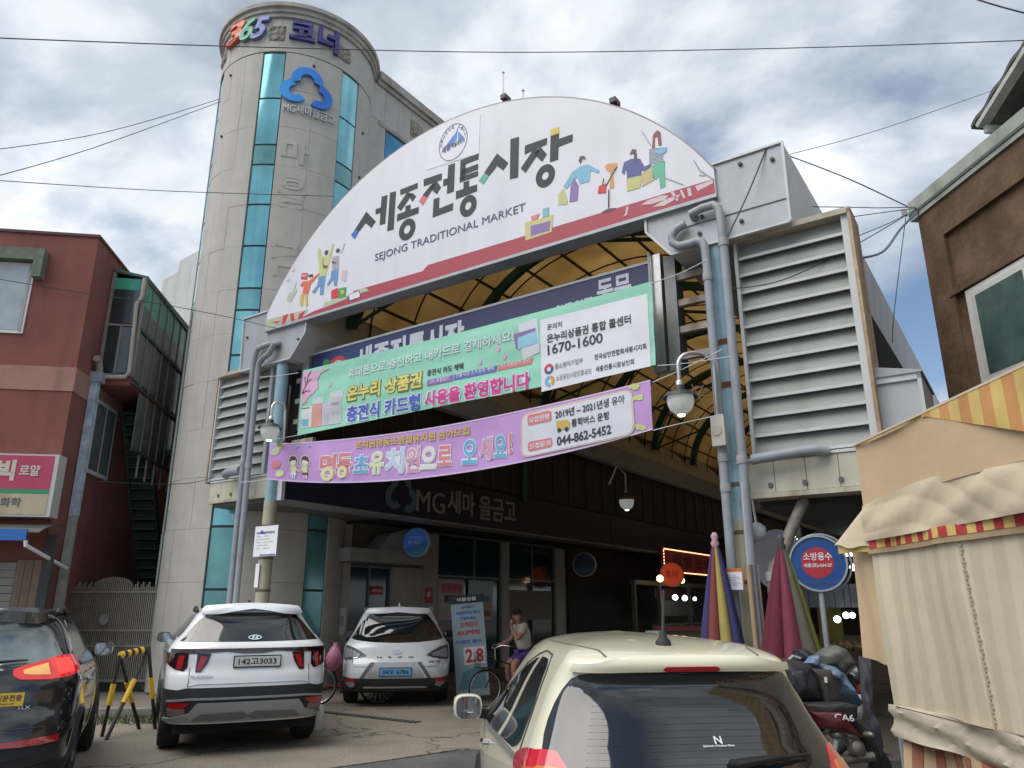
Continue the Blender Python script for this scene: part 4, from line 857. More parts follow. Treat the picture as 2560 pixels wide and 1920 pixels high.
# ================================================================ navy name board
NT = .30; NBD = Thing('name_board', 'navy east gate name board across the arcade mouth', 'sign', (4.5, NT, 4.8), ARC)
NBD.part('panel', MB().prism([(1.14, 4.82), (3.6, 4.82), (3.6, 6.215), (1.14, 6.20)], lambda a, b, d: (a, d, b), NT, NT+.12), pm('board_navy', (.02, .04, .155), .4, .08, 2)); NBD.part('panel', MB().prism([(3.604, 4.82), (7.98, 4.82), (7.98, 6.25), (3.604, 6.215)], lambda a, b, d: (a, d, b), NT, NT+.12), pm('board_navy2', (.024, .034, .115), .4, .08, 2))
m = MB(); m.prism([(1.1, 6.20), (8.0, 6.25), (8.0, 6.29), (1.1, 6.24)], lambda a, b, d: (a, d, b), NT-.012, NT+.13); m.box(1.1, 8.0, NT-.012, NT+.13, 4.78, 4.82); NBD.part('frame', m, MATS['louvre_edge'])
nbf = lambda a, b, o: (a, NT-.002-o, b)
pw = flat('print_white', (.66, .68, .74), .45)
def scaled(T, name, mat, plane, fn, src_pts_sets, A, B, dims): pass
sign_text(NBD, 'lettering', '세종전통시장', (888, 938), (1160, 871), 66, pw, NT, nbf, .04); sign_text(NBD, 'lettering', '동문', (1494, 764), (1580, 744), 62, pw, NT, nbf, .03); sign_text(NBD, 'lettering', 'EAST GATE', (1392, 786), (1482, 763), 21, pw, NT, nbf, .006)
e = PT(843, 925, NT); m = MB(); ring(m, nbf, e, (.19, .19), (.27, .27), .005, 32); NBD.part('emblem_ring', m, P_red); m = MB(); m.prism(ellipse(e[0], e[1], .19, .19), nbf, 0, .004); NBD.part('emblem_disc', m, flat('disc_cream', (.6, .56, .5), .5))
m = MB(); m.prism([(e[0]-.42, e[1]+.1), (e[0]-.3, e[1]+.08), (e[0]-.2, e[1]+.22), (e[0]-.36, e[1]+.28)], nbf, 0, .004); NBD.part('emblem_leaf', m, C['dkgreen'])
tp_ = PT(1143, 910, NT); m = MB(); m.prism([(tp_[0]-.06, tp_[1]-.03), (tp_[0]+.03, tp_[1]-.03), (tp_[0]+.03, tp_[1]+.06), (tp_[0]-.06, tp_[1]+.06)], nbf, .004, .009); NBD.part('coloured_tip', m, MATS['tip_yellow'])

# ================================================================ green banner
GT = -.22
def wv(s, z): return .010*math.sin(2.1*s+3.0*z)+.008*math.sin(9*z+.9*s+1)+.006*math.sin(17*z-1.3*s)
def gfn(a, b, o): return (a, GT-o*(.55 if o > 0 else 1)+.5*wv(a, b), b)
green = pm('banner_green', (.27, .60, .46), .55, .08, 1.2, .4, 5); bwhite = pm('banner_white', (.68, .69, .75), .55, .05, 1.2, .35, 5)
G = Thing('green_banner', 'mint green gift voucher banner with a white right end', 'banner', (4.9, GT, 4.5), ARC)
def gtop(s): return 5.70+.02*(s-1.5)/6.7-.03*math.sin(math.pi*(s-1.49)/6.75)
def gbot(s): return 4.50+.07*(s-1.5)/6.7+.02*math.sin(math.pi*(s-1.49)/6.75)
def gcl(i, j, o):
    s = 1.49+6.75*i; z = gbot(s)+(gtop(s)-gbot(s))*j; return gfn(s, z, o)
m = MB(); m.slab(lambda i, j: gcl(i, j, 0), lambda i, j: gcl(i, j, -.004), 90, 24); G.part('cloth', m, green, smooth=60)
def patch(T, name, mat, pts, fn, plane, o0=.008, d=.002, nu=30, nv=8):        # 4 corners TL, TR, BR, BL in photograph pixels
    c = [PT(*p, plane) for p in pts]
    def f(i, j, o):
        t = (c[0][0]+(c[1][0]-c[0][0])*i, c[0][1]+(c[1][1]-c[0][1])*i); b = (c[3][0]+(c[2][0]-c[3][0])*i, c[3][1]+(c[2][1]-c[3][1])*i)
        return fn(b[0]+(t[0]-b[0])*j, b[1]+(t[1]-b[1])*j, o)
    m = MB(); m.slab(lambda i, j: f(i, j, o0+d), lambda i, j: f(i, j, o0-.006), nu, nv); return T.part(name, m, mat, smooth=60)
patch(G, 'white_panel', bwhite, [(1352, 801), (1618, 734), (1628, 916), (1354, 980)], gfn, GT)
def gt(s, p0, p1, h, mat, bold=.03, out=.016, shear=0): return sign_text(G, 'lettering', s, p0, p1, h, mat, GT, lambda a, b, o: gfn(a, b, o+out), bold, .003, shear)
ink = flat('ink_black', (.035, .035, .05), .5); inkb = flat('ink_royal', (.06, .11, .47), .5); inkm = flat('ink_magenta', (.6, .05, .27), .5); inky = flat('ink_lemon', (.62, .56, .16), .5); inkg = flat('ink_greytext', (.28, .28, .33), .5); inkd = flat('ink_outline', (.15, .16, .03), .5)
mintw = flat('ink_mintwhite', (.58, .68, .68), .5)
gt('휴대폰으로 충전하고 내카드로 결제하세요!', (870, 947), (1286, 852), 24, mintw, .02)
gt('온누리 상품권', (865, 1008), (1057, 972), 42, inkd, .085, .012); gt('온누리 상품권', (867, 1005), (1055, 969), 38, inky, .035, .019)
gt('충전식 카드형', (862, 1060), (1053, 1028), 44, pw, .085, .012); gt('충전식 카드형', (865, 1057), (1051, 1025), 39, inkb, .035, .019)
gt('사용을 환영합니다', (1059, 1022), (1329, 974), 44, pw, .085, .012); gt('사용을 환영합니다', (1062, 1019), (1326, 971), 39, inkm, .035, .019)
gt('충전식 카드 혜택', (1068, 941), (1158, 923), 16, ink, .02)
for pts, c, s, b0, b1 in (([(1070, 951), (1134, 937), (1131, 953), (1068, 966)], (.25, .12, .42), '10% 특별할인', (1076, 961), (1124, 950)), ([(1137, 936), (1243, 913), (1240, 929), (1134, 951)], (.10, .13, .42), '전통시장 소득공제 혜택', (1140, 945), (1234, 925)), ([(1247, 912), (1333, 894), (1329, 910), (1243, 927)], (.6, .17, .15), '카드사용실적 반영', (1250, 922), (1324, 905))):
    patch(G, 'pill_label', flat('pill%d' % int(c[0]*100+c[2]*1000), c, .5), pts, gfn, GT, .010, .002, 8, 3); gt(s, b0, b1, 10, pw, .01, .018)
gt('문의처', (1369, 827), (1406, 818), 15, ink, .01); gt('온누리상품권 통합 콜센터', (1369, 859), (1578, 809), 22, ink, .02); gt('1670-1600', (1370, 889), (1508, 857), 25, ink, .02)
gt('중소벤처기업부', (1388, 924), (1458, 908), 14, inkg, .008); gt('소상공인시장진흥공단', (1391, 953), (1480, 934), 14, inkg, .008)
gt('전국상인연합회세종시지회', (1487, 901), (1616, 872), 14, ink, .012); gt('세종전통시장상인회', (1490, 931), (1586, 911), 14, ink, .012)
gfo = lambda a, b, o: gfn(a, b, o+.014)
e = PT(1373, 923, GT); m = MB(); ring(m, gfo, e, (.035, .035), (.075, .075), .003, 24, 20, 200); G.part('emblem', m, P_red, smooth=False); m = MB(); ring(m, gfo, e, (.035, .035), (.075, .075), .003, 24, 200, 380); G.part('emblem', m, MATS['emb_navy'])
e = PT(1375, 953, GT); m = MB(); ring(m, gfo, e, (.03, .03), (.08, .08), .003, 24, 90, 280); G.part('emblem', m, C['sky']); m = MB(); ring(m, gfo, e, (.03, .03), (.08, .08), .003, 24, -60, 80); G.part('emblem', m, C['ora2'])
# pink blossom, branch and voucher pictures
blossom = flat('ink_blossom', (.62, .36, .52), .5)
m = MB(); m.prism([PT(*Q5(x, y), GT) for x, y in [(412,522),(640,488),(560,530),(530,590),(540,650),(500,700),(450,740),(440,780),(400,805),(395,640)]], gfo, -.008, .002); G.part('blossom', m, blossom)
m = MB()
for pts in ([(405,700),(440,620),(455,550),(480,510)], [(425,650),(450,600),(485,575)], [(400,710),(440,680),(470,683)], [(435,640),(425,590),(430,560)]):
    for a, b in zip(pts[:-1], pts[1:]):
        pa, pb = PT(*Q5(*a), GT), PT(*Q5(*b), GT); qa, qb = gfo(*pa, .006), gfo(*pb, .006); m.bar(qa, qb, .018, .004)
G.part('branch', m, flat('ink_branch', (.15, .1, .15), .5))
for x0, x1, yt, yb, c in ((393,478,825,1005,(.62,.63,.68)), (478,562,808,1000,(.6,.3,.25)), (565,640,790,985,(.5,.47,.57)), (640,735,735,975,(.45,.47,.5)), (485,580,745,800,(.55,.62,.63)), (640,750,690,760,(.56,.6,.62))):
    patch(G, 'voucher_picture', flat('vouch%d_%d' % (x0, yt), c, .5), [Q5(x0+8, yt), Q5(x1+8, yt-12), Q5(x1, yb-14), Q5(x0, yb)], gfn, GT, .009, .002, 4, 6)
for x, y, w, h, c in ((400, 930, 55, 60, C['sky']), (398, 832, 70, 8, ink), (590, 880, 40, 80, C['stripe']), (655, 860, 60, 30, C['stripe']), (652, 785, 68, 20, inkg)):
    patch(G, 'voucher_print', c, [Q5(x, y), Q5(x+w, y-w*.13), Q5(x+w, y+h-w*.13), Q5(x, y+h)], gfn, GT, .013, .002, 2, 2)
patch(G, 'phone_picture', flat('ink_phone', (.6, .62, .68), .5), [(1296, 812), (1344, 795), (1350, 880), (1308, 900)], gfn, GT, .009, .002, 4, 4)
patch(G, 'card_picture', C['violet'], [(1286, 836), (1340, 820), (1342, 855), (1290, 872)], gfn, GT, .012, .002, 4, 4); patch(G, 'card_picture', flat('ink_cyan', (.25, .5, .65), .5), [(1296, 845), (1342, 827), (1346, 858), (1296, 874)], gfn, GT, .014, .002, 4, 4)
for x, y in ((1200, 905), (1262, 892), (1247, 872), (900, 963), (825, 962)):
    e = PT(x, y, GT); m = MB(); m.prism(ellipse(e[0], e[1], .03, .045, 10), gfo, 0, .002); G.part('petal', m, blossom)
# ================================================================ purple banner
UT = -.32
def ptop(s): x = (s-.9)/7.3; return 4.41-.36*x*(1-x)*1.9+(-.05)*x+.0
def pbot(s): x = (s-.88)/7.3; return 3.78-.30*4*x*(1-x)*.95-.06*x
def ufn(a, b, o): return (a, UT-o*(.6 if o > 0 else 1)+.6*(.014*math.sin(1.7*a)+.009*math.sin(7*b+1.1*a)), b)
U_ = Thing('purple_banner', 'sagging purple kindergarten banner tied below the green one', 'banner', (4.5, UT, 3.6), ARC)
purple = pm('banner_purple', (.47, .27, .58), .55, .12, 1.2, .4, 5)
def ucl(i, j, o): s = .88+7.31*i; return ufn(s, pbot(s)+(ptop(s)-pbot(s))*j, o)
m = MB(); m.slab(lambda i, j: ucl(i, j, 0), lambda i, j: ucl(i, j, -.004), 80, 12); U_.part('cloth', m, purple, smooth=60)
m = MB(); m.slab(lambda i, j: (lambda p: (p[0], p[1]-.004, pbot(p[0])+.02*j-.002))(ucl(i, 0, 0)), lambda i, j: (lambda p: (p[0], p[1]+.008, pbot(p[0])+.02*j-.002))(ucl(i, 0, 0)), 80, 1)
m.slab(lambda i, j: (lambda p: (p[0], p[1]-.004, ptop(p[0])+.02*j-.018))(ucl(i, 1, 0)), lambda i, j: (lambda p: (p[0], p[1]+.008, ptop(p[0])+.02*j-.018))(ucl(i, 1, 0)), 80, 1)
U_.part('hem', m, flat('hem_pale', (.6, .5, .68), .5))
def ut(s, p0, p1, h, mat, bold=.03, out=.016): return sign_text(U_, 'lettering', s, p0, p1, h, mat, UT, lambda a, b, o: ufn(a, b, o+out), bold, .003)
gold = flat('ink_gold', (.55, .40, .10), .45)
ut('조치원명동초병설유치원', (889, 1124), (1088, 1101), 20, gold, .03); ut('원아모집', (1094, 1100), (1174, 1086), 20, gold, .03)
cols = {'r': flat('kid_red', (.60, .19, .20), .5), 'b': flat('kid_blue', (.12, .37, .58), .5), 'y': flat('kid_yellow', (.62, .64, .36), .5), 'l': flat('kid_pale', (.47, .55, .68), .5), 'c': flat('kid_cream', (.62, .63, .55), .5), 'p': flat('kid_pink', (.58, .28, .42), .5)}
for ch, x0, x1, yt, yb, c in (('명', 550, 690, 1238, 1450, 'r'), ('동', 700, 828, 1228, 1430, 'r'), ('초', 850, 975, 1242, 1396, 'b'), ('유', 990, 1100, 1215, 1405, 'y'), ('치', 1115, 1275, 1182, 1405, 'l'), ('원', 1290, 1412, 1175, 1388, 'p'), ('으', 1424, 1555, 1170, 1362, 'c'), ('로', 1565, 1690, 1160, 1332, 'r'), ('오', 1782, 1908, 1108, 1318, 'b'), ('세', 1930, 2045, 1088, 1285, 'p'), ('요', 2062, 2165, 1068, 1262, 'b'), ('!', 2190, 2215, 1050, 1225, 'r')):
    h = (yb-yt)/3.456
    a0, a1 = Q5(x0, yb), Q5(x1, yb-8)
    ut(ch, (a0[0]-2, a0[1]+2), (a1[0]+2, a1[1]+2), h+4, pw, .075, .012); ut(ch, a0, a1, h, cols[c], .028, .019)
for x, y, rx, ry, c in ((625, 1400, .15, .12, 'y'), (752, 1385, .11, .1, 'y'), (1345, 1240, .045, .045, 'c')):
    e = PT(*Q5(x, y), UT); m = MB(); ring(m, lambda a, b, o: ufn(a, b, o+.023), e, (rx*.45, ry*.45), (rx, ry), .002, 20); U_.part('letter_disc', m, cols[c])
def ufo(o_): return lambda a, b, o: ufn(a, b, o+o_)
def rrect(T, name, mat, pts, fn, plane, o0, d=.002, rad=.12):
    c = [PT(*p, plane) for p in pts]; out = []
    for i in range(4):
        p = Vector(c[i]); a = Vector(c[i-1]); b = Vector(c[(i+1) % 4]); u1 = (a-p).normalized()*rad; u2 = (b-p).normalized()*rad
        for k in range(5):
            t = k/4; q = (p+u1)*(1-t)**2+p*2*t*(1-t)+(p+u2)*t*t; out.append((q.x, q.y))
    c4 = out; m = MB()
    m.prism(c4, lambda a, b, dd: fn(a, b, dd), o0-.008, o0+d); return T.part(name, m, mat)
rrect(U_, 'info_border', flat('kid_border', (.62, .48, .38), .5), [(1305, 1037), (1581, 971), (1589, 1086), (1304, 1147)], ufn, UT, .018, .002, .14)
rrect(U_, 'info_panel', flat('info_white', (.60, .63, .70), .5), [(1309, 1041), (1577, 976), (1584, 1083), (1309, 1143)], ufn, UT, .022, .002, .12)
for pts, s, a, b in (([(1321, 1040), (1380, 1026), (1382, 1052), (1322, 1066)], '모집연령', (1326, 1060), (1376, 1048)), ([(1321, 1106), (1382, 1094), (1383, 1117), (1322, 1131)], '모집문의', (1326, 1125), (1378, 1114))):
    rrect(U_, 'tag_label', cols['r'], pts, ufn, UT, .026, .002, .04); ut(s, a, b, 14, pw, .02, .030)
ut('2019년 ~ 2021년생 유아', (1391, 1049), (1563, 1008), 21, ink, .02, .026); ut('통학버스 운행', (1431, 1069), (1524, 1049), 20, ink, .02, .026); ut('044-862-5452', (1394, 1116), (1530, 1085), 23, ink, .03, .026)
b0 = PT(1394, 1077, UT); m = MB(); m.prism([(b0[0], b0[1]), (b0[0]+.2, b0[1]), (b0[0]+.2, b0[1]+.09), (b0[0]+.16, b0[1]+.13), (b0[0], b0[1]+.13)], ufo(.026), 0, .002); U_.part('bus_picture', m, gold)
m = MB()
for dx in (.04, .15): m.prism(ellipse(b0[0]+dx, b0[1], .03, .03, 12), ufo(.029), 0, .002)
U_.part('bus_wheels_picture', m, ink)
for cx_ in (668, 700): pass
for x, flip in ((325, 1), (430, -1)):
    def kp(pts, mat, o): 
        m = MB(); m.prism([PT(*Q5(x+flip*a, b), UT) for a, b in pts], ufo(.012+o), 0, .002); U_.part('child_picture', m, mat)
    kp([(-45,1290),(-30,1245),(0,1236),(30,1245),(45,1290),(35,1330),(0,1345),(-35,1330)], flat('kid_outline', (.6, .56, .35), .5), 0)
    kp([(-36,1290),(-25,1252),(0,1244),(25,1252),(36,1290),(28,1320),(0,1330),(-28,1320)], C['hair'], .004); kp([(-30,1298),(-10,1285),(20,1280),(30,1298),(20,1322),(0,1330),(-20,1322)], C['skin'], .008)
    kp([(-22,1335),(22,1335),(28,1350),(50,1375),(46,1384),(24,1365),(22,1388),(-20,1388)], cols['y'], .004); kp([(-22,1388),(24,1388),(28,1410),(-26,1410)], pw if flip > 0 else C['brown'], .006); kp([(-14,1410),(-2,1410),(-2,1438),(-14,1438)], pw, .004); kp([(6,1410),(16,1410),(16,1438),(6,1438)], pw, .004)
for x, y, s in ((1362, 655, 1),): pass
m = MB()
for x, y in ((1385,1165),(1410,1175),(1400,1190),(1370,1180),(1440,1265),(1415,1270),(1380,1290),(1440,1285),(1425,1530),(1440,1550),(1455,1540),(1470,1555)):
    e = PT(*Q6(x, y), UT); m.prism(ellipse(e[0], e[1], .05, .025, 8), ufo(.012), 0, .002)
U_.part('leaf_print', m, C['lime'])
for x, y, rx, c in ((165, 1210, .13, C['leaf']), (175, 1320, .13, cols['r']), (205, 1395, .12, cols['y']), (355, 1165, .05, C['sky']), (462, 1160, .04, C['sky']), (200, 1165, .1, C['lime'])):
    e = PT(*Q5(x, y), UT); m = MB(); m.prism(ellipse(e[0], e[1], rx, rx*.5, 14), ufo(.012), 0, .002); U_.part('cloud_print', m, c)
# ================================================================ cars
ZM = [lambda z: z]
zraise = lambda z: float(np.interp(z, [.24, .27, .62, .865, .995, 1.08, 1.3, 1.55, 1.7], [.34, .37, .735, 1.01, 1.155, 1.225, 1.37, 1.565, 1.7]))
def smooth_tab(tab):
    zs = [r[0] for r in tab]; vs = [r[1] for r in tab]
    n = len(zs); m = []
    for i in range(n):
        if i == 0: m.append((vs[1]-vs[0])/(zs[1]-zs[0]))
        elif i == n-1: m.append((vs[-1]-vs[-2])/(zs[-1]-zs[-2]))
        else:
            a = (vs[i]-vs[i-1])/(zs[i]-zs[i-1]); b = (vs[i+1]-vs[i])/(zs[i+1]-zs[i]); m.append(0 if a*b <= 0 else 2*a*b/(a+b))
    def f(z):
        if z <= zs[0]: return vs[0]
        if z >= zs[-1]: return vs[-1]
        i = max(k for k in range(n) if zs[k] <= z); i = min(i, n-2); h = zs[i+1]-zs[i]; t = (z-zs[i])/h
        return vs[i]*(2*t**3-3*t*t+1)+m[i]*h*(t**3-2*t*t+t)+vs[i+1]*(-2*t**3+3*t*t)+m[i+1]*h*(t**3-t*t)
    return f
class CarBody:
    """horizontal sections: half width w(z), rear y r(z), front y f(z), rear corner depth k(z)"""
    def __init__(s, w, r, f, k, p=3.2, taper=.10): s.w, s.r, s.f, s.k = map(smooth_tab, (w, r, f, k)); s.p = p; s.taper = taper
    def pt(s, u, z):
        """u in [-1,1]: across the rear; |u| > 1: along the side, |u|-1 = share of the side up to the nose corner"""
        w, r, f = s.w(z), s.r(z), s.f(z); kk = min(s.k(z), (f-r)*.45); sg = 1 if u >= 0 else -1; a = abs(u)
        if a <= 1:
            q = min(1, a); x = w*q
            y = r+kk*(1-max(0, 1-q**s.p)**(1/2.3))
            return Vector((sg*x, y, z))
        if a <= 2:
            t = a-1; y = r+kk+(f-r-2*kk)*t; x = w*(1-s.taper*max(0, t-.55)**2/.2)
            return Vector((sg*x, y, z))
        t = min(1, a-2); q = 1-t; w2 = w*(1-s.taper*.45**2/.2)
        x = w2*(1-(t)**3.0)**(1/1.0) if t < 1 else 0; y = f-kk*(1-max(0, 1-q**2.6)**(1/2.2))
        return Vector((sg*w2*q, y, z))
    def u_at_y(s, y, z):
        w, r, f = s.w(z), s.r(z), s.f(z); kk = min(s.k(z), (f-r)*.45); return 1+(y-r-kk)/(f-r-2*kk)
    def nrm(s, u, z):
        e = 1e-3; uu = u
        if abs(abs(u)-1) < 2*e: uu = u*(1-3*e) if abs(u) <= 1 else u*(1+3*e)
        a = s.pt(uu+e, z)-s.pt(uu-e, z); b = s.pt(uu, min(z+e, 9))-s.pt(uu, z-e); n = a.cross(b)
        n = n.normalized() if n.length > 1e-12 else Vector((0, -1, 0))
        c = s.pt(uu, z); mid = Vector((0, (s.r(z)+s.f(z))/2, z))
        if n.dot(c-mid) < 0: n = -n
        return n
    def off(s, u, z, d): return tuple(s.pt(u, z)+s.nrm(u, z)*d)
    def mesh(s, levels, arches, zsill, us):
        mb = MB(); rows = []
        for z in levels:
            row = []
            for u in us:
                zz = z
                if abs(u) > .9:
                    p = s.pt(u, z)
                    for (yc, rad) in arches:
                        d = abs(p.y-yc)
                        if d < rad: zz = max(zz, .34+math.sqrt(rad*rad-d*d))
                zz = max(zz, zsill) if z <= zsill else zz
                row.append(tuple(s.pt(u, zz)))
            rows.append(row)
        n = len(us); vs = [p for r_ in rows for p in r_]; fs = []
        for j in range(len(rows)-1):
            for i in range(n):
                k = (i+1) % n; fs.append((j*n+i, j*n+k, (j+1)*n+k, (j+1)*n+i))
        top = rows[-1]; c = (0, sum(p[1] for p in top)/n, top[0][2]+.004); vs.append(c)
        for i in range(n): fs.append(((len(rows)-1)*n+i, (len(rows)-1)*n+(i+1) % n, len(vs)-1))
        return mb.add(vs, fs)
US = []
for k in range(29): US.append(-1+2*k/28 if True else 0)
US = [math.sin(math.pi/2*(-1+2*k/28)) for k in range(29)]
sideu = [1+.022*(k+1) for k in range(46)]; sideu = [u for u in sideu if u < 2]+[2.0]; nose = [2+.125*(k+1) for k in range(7)]
US = US+sideu+nose+[3.0]+[-u for u in reversed(nose)]+[-u for u in reversed(sideu)]
def cpatch(body, rows_, d, nu=14, nv=6, thick=.012, mirror=1):
    """rows_: list of (z, u0, u1) from bottom to top"""
    rows_ = [(ZM[0](r_[0]),)+tuple(r_[1:]) for r_ in rows_]; z0s = [r_[0] for r_ in rows_]
    fa = lambda z, k: float(np.interp(z, z0s, [r_[k] for r_ in rows_]))
    zl = sorted(set([z0s[0]+(z0s[-1]-z0s[0])*j/nv for j in range(nv+1)]+z0s)); nvv = len(zl)-1
    def g(i, j, dd):
        z = zl[round(j*nvv)]; u0, u1 = fa(z, 1), fa(z, 2); return body.off(mirror*(u0+(u1-u0)*i), z, dd)
    return MB().slab(lambda i, j: g(i, j, d), lambda i, j: g(i, j, d-thick), nu, nvv)
def cpatch_h(body, cols_, d, nu=16, nv=5, thick=.012, mirror=1):
    """cols_: list of (u, zbot, ztop) from left to right"""
    cols_ = [(c[0], ZM[0](c[1]), ZM[0](c[2])) for c in cols_]; us = [c[0] for c in cols_]; ul = sorted(set([us[0]+(us[-1]-us[0])*i/nu for i in range(nu+1)]+us)); n = len(ul)-1
    zb = lambda u: float(np.interp(u, us, [c[1] for c in cols_])); zt = lambda u: float(np.interp(u, us, [c[2] for c in cols_]))
    def g(i, j, dd): u = ul[round(i*n)]; return body.off(mirror*u, zb(u)+(zt(u)-zb(u))*j, dd)
    return MB().slab(lambda i, j: g(i, j, d), lambda i, j: g(i, j, d-thick), n, nv)
def paint(name, col, flake=.0, rough=.32): return pm(name, col, rough, .015, 3, metal=flake, coat=1.0)
cglass = pm('car_glass', (.010, .012, .014), .05, 0, spec=.8, coat=.35)
tyre_m = pm('tyre', (.016, .016, .017), .85, .2, 9, .2, 60); cladm = pm('cladding', (.022, .023, .025), .6, .12, 20, .1, 90)
rimm = pm('rim_alloy', (.35, .36, .38), .3, .05, 5, metal=.8); underm = flat('under_dark', (.008, .008, .009), .9)
chromec = pm('car_chrome', (.7, .7, .72), .12, 0, metal=1.0)
def redlens(name='lens_red', c=(.33, .008, .012), es=.03): return pm(name, c, .12, .1, 20, coat=1.0, emit=c, es=es)
def wheel(T, x, y, r=.34, w=.225, side=1):
    W = T.part('wheel', MB().lathe([(r-.12, -w/2), (r-.04, -w/2-.005), (r-.005, -w/2+.03), (r, -.03), (r, .03), (r-.005, w/2-.03), (r-.04, w/2+.005), (r-.12, w/2)], (x, y, r), 36, (1, 0, 0)), tyre_m, smooth=40)
    rm = MB(); xo = x+side*(w/2-.03)
    rm.lathe([(r-.115, -.02), (r-.10, .03), (r-.135, .02), (r-.15, -.06), (.02, -.05)], (xo, y, r), 32, (side, 0, 0))
    for k in range(5):
        a = R(72*k+18); 
        for da in (-.12, .12): rm.bar((xo+side*.0, y+math.cos(a)*.05, r+math.sin(a)*.05), (xo+side*.015, y+math.cos(a+da)*(r-.12), r+math.sin(a+da)*(r-.12)), .035, .03, (1, 0, 0))
    rm.lathe([(.05, 0), (.05, .03), (.03, .04)], (xo, y, r), 16, (side, 0, 0))
    T.part('rim', rm, rimm, W, smooth=30)
def plate(T, body, u, z, w, h, txt, bg, ink_, d=.01, frame=True, split=None):
    z = ZM[0](z)
    c = Vector(body.off(0, z, d)); nm = body.nrm(0, z); nm = Vector((0, -1, .0)).normalized(); c = Vector((u, min(body.pt(0, z+h/2).y, body.pt(0, z-h/2).y)-d, z))
    f = lambda a, b, o: (c.x+a, c.y-o, c.z+b)
    if frame: m = MB(); m.box(c.x-w/2-.012, c.x+w/2+.012, c.y-.004, c.y+.05, c.z-h/2-.012, c.z+h/2+.012); T.part('plate_frame', m, cladm)
    m = MB(); m.box(c.x-w/2, c.x+w/2, c.y-.010, c.y-.003, c.z-h/2, c.z+h/2); P = T.part('number_plate', m, bg)
    if not txt: return
    m = MB(); put_text(m, txt, lambda a, b, o: f(a, b, o+.0105), (-w*.42, -h*.30), (w*.42, -h*.30), h*.62, .02, .002); T.part('plate_digits', m, ink_, P)
platew = flat('plate_white', (.62, .63, .6), .4); plateb = flat('plate_blue', (.12, .34, .60), .4); plateink = flat('plate_ink', (.03, .03, .04), .5)
def mirror_part(T, x, y, z, side, colr, w=.2, h=.15):
    mb = MB(); 
    def sh(i, j, dd):
        a = 2*math.pi*i; r_ = [0.05, .8, 1, .98, .9][round(j*4)]; yy = [.10, .06, 0, -.05, -.075][round(j*4)]
        ca, sa = math.cos(a), math.sin(a); ex_ = lambda v: math.copysign(abs(v)**.6, v)
        return (x+side*(w/2+.06)+side*w/2*r_*ex_(ca), y+yy, z+.04+h/2*r_*ex_(sa))
    n = 20; vs = [sh(i/n, j/4, 0) for j in range(5) for i in range(n)]; fs = [(j*n+i, j*n+(i+1) % n, (j+1)*n+(i+1) % n, (j+1)*n+i) for j in range(4) for i in range(n)]; fs.append(tuple(range(n)))
    mb.add(vs, fs); mb.add(vs[4*n:], [tuple(range(n))])
    M = T.part('wing_mirror', mb, colr, smooth=50)
    g = MB(); g.prism([(x+side*(w/2+.06)+w/2*.84*math.copysign(abs(math.cos(2*math.pi*i/n))**.6, math.cos(2*math.pi*i/n)), z+.04+h/2*.84*math.copysign(abs(math.sin(2*math.pi*i/n))**.6, math.sin(2*math.pi*i/n))) for i in range(n)], lambda a, b, d: (a, y-.077-d, b), 0, .003)
    T.part('mirror_glass', g, pm('mirror_glass', (.3, .33, .36), .03, 0, metal=.9), M)
    s_ = MB(); s_.bar((x-side*.03, y+.02, z-.02), (x+side*.12, y+.02, z), .07, .06); T.part('mirror_stalk', s_, cladm, M)
def antenna_fin(T, y, z, col):
    m = MB(); m.prism([(y-.09, z), (y+.10, z-.0), (y-.05, z+.075)], lambda a, b, d: (d, a, b), -.014, .014); m.prism([(y-.1, z-.01), (y+.14, z-.01), (y+.1, z+.015), (y-.09, z+.015)], lambda a, b, d: (d, a, b), -.03, .03); T.part('roof_antenna', m, col, smooth=20)

# ---- generic builder ----------------------------------------------------
def build_body(name, label, pos, head, tabs, colr, sill, arches, width, group=None, p=3.2):
    tabs = tuple([(ZM[0](z_), v_) for z_, v_ in t_] for t_ in tabs)
    fr = Frame(pos[0], pos[1], R(-head)); T = Thing(name, label, 'car', (0, 0, 0), fr, group=group)
    b = CarBody(*tabs, p=p); lv = []
    zmax = tabs[0][-1][0]; z = sill-.04
    while z < zmax-.145: lv.append(z); z += .035
    lv += [zmax-.13*(1-t/18)**2 for t in range(19)]
    T.part('body', b.mesh(lv, arches, sill, US), colr, smooth=50)
    m = MB(); m.box(-width*.42, width*.42, .25, tabs[2][2][1]-.3, .23, .62); T.part('underbody', m, underm)
    m = MB()
    for yc, rad in arches: m.box(-width*.41, width*.41, yc-rad*.98, yc+rad*.98, .3, .30+rad)
    T.part('wheel_wells', m, underm)
    for i, (yc, rad) in enumerate(arches):
        for sd in (-1, 1): wheel(T, sd*(width/2-.135), yc, .345 if rad > .36 else .29, .23 if rad > .36 else .18, sd)
    return T, b
def arch_trim(T, b, yc, rad, colr, w=.055, z0=.3):
    for sd in (-1, 1):
        pts = []
        m = MB(); n = 20
        def g(i, j, dd):
            a = math.pi*i; rr = rad-.01+(w+.01)*j; y = yc-rr*math.cos(a); z = max(.3, .34+rr*math.sin(a)); u = b.u_at_y(y, z)
            if u < 1:
                # rear corner: find u by search
                us = np.linspace(.6, 1, 60); ys = [b.pt(q, z).y for q in us]; u = float(us[int(np.argmin([abs(yy-y) for yy in ys]))])
            return b.off(sd*u, z, dd)
        m.slab(lambda i, j: g(i, j, .022), lambda i, j: g(i, j, -.02), n, 2); T.part('arch_trim', m, colr, smooth=50)

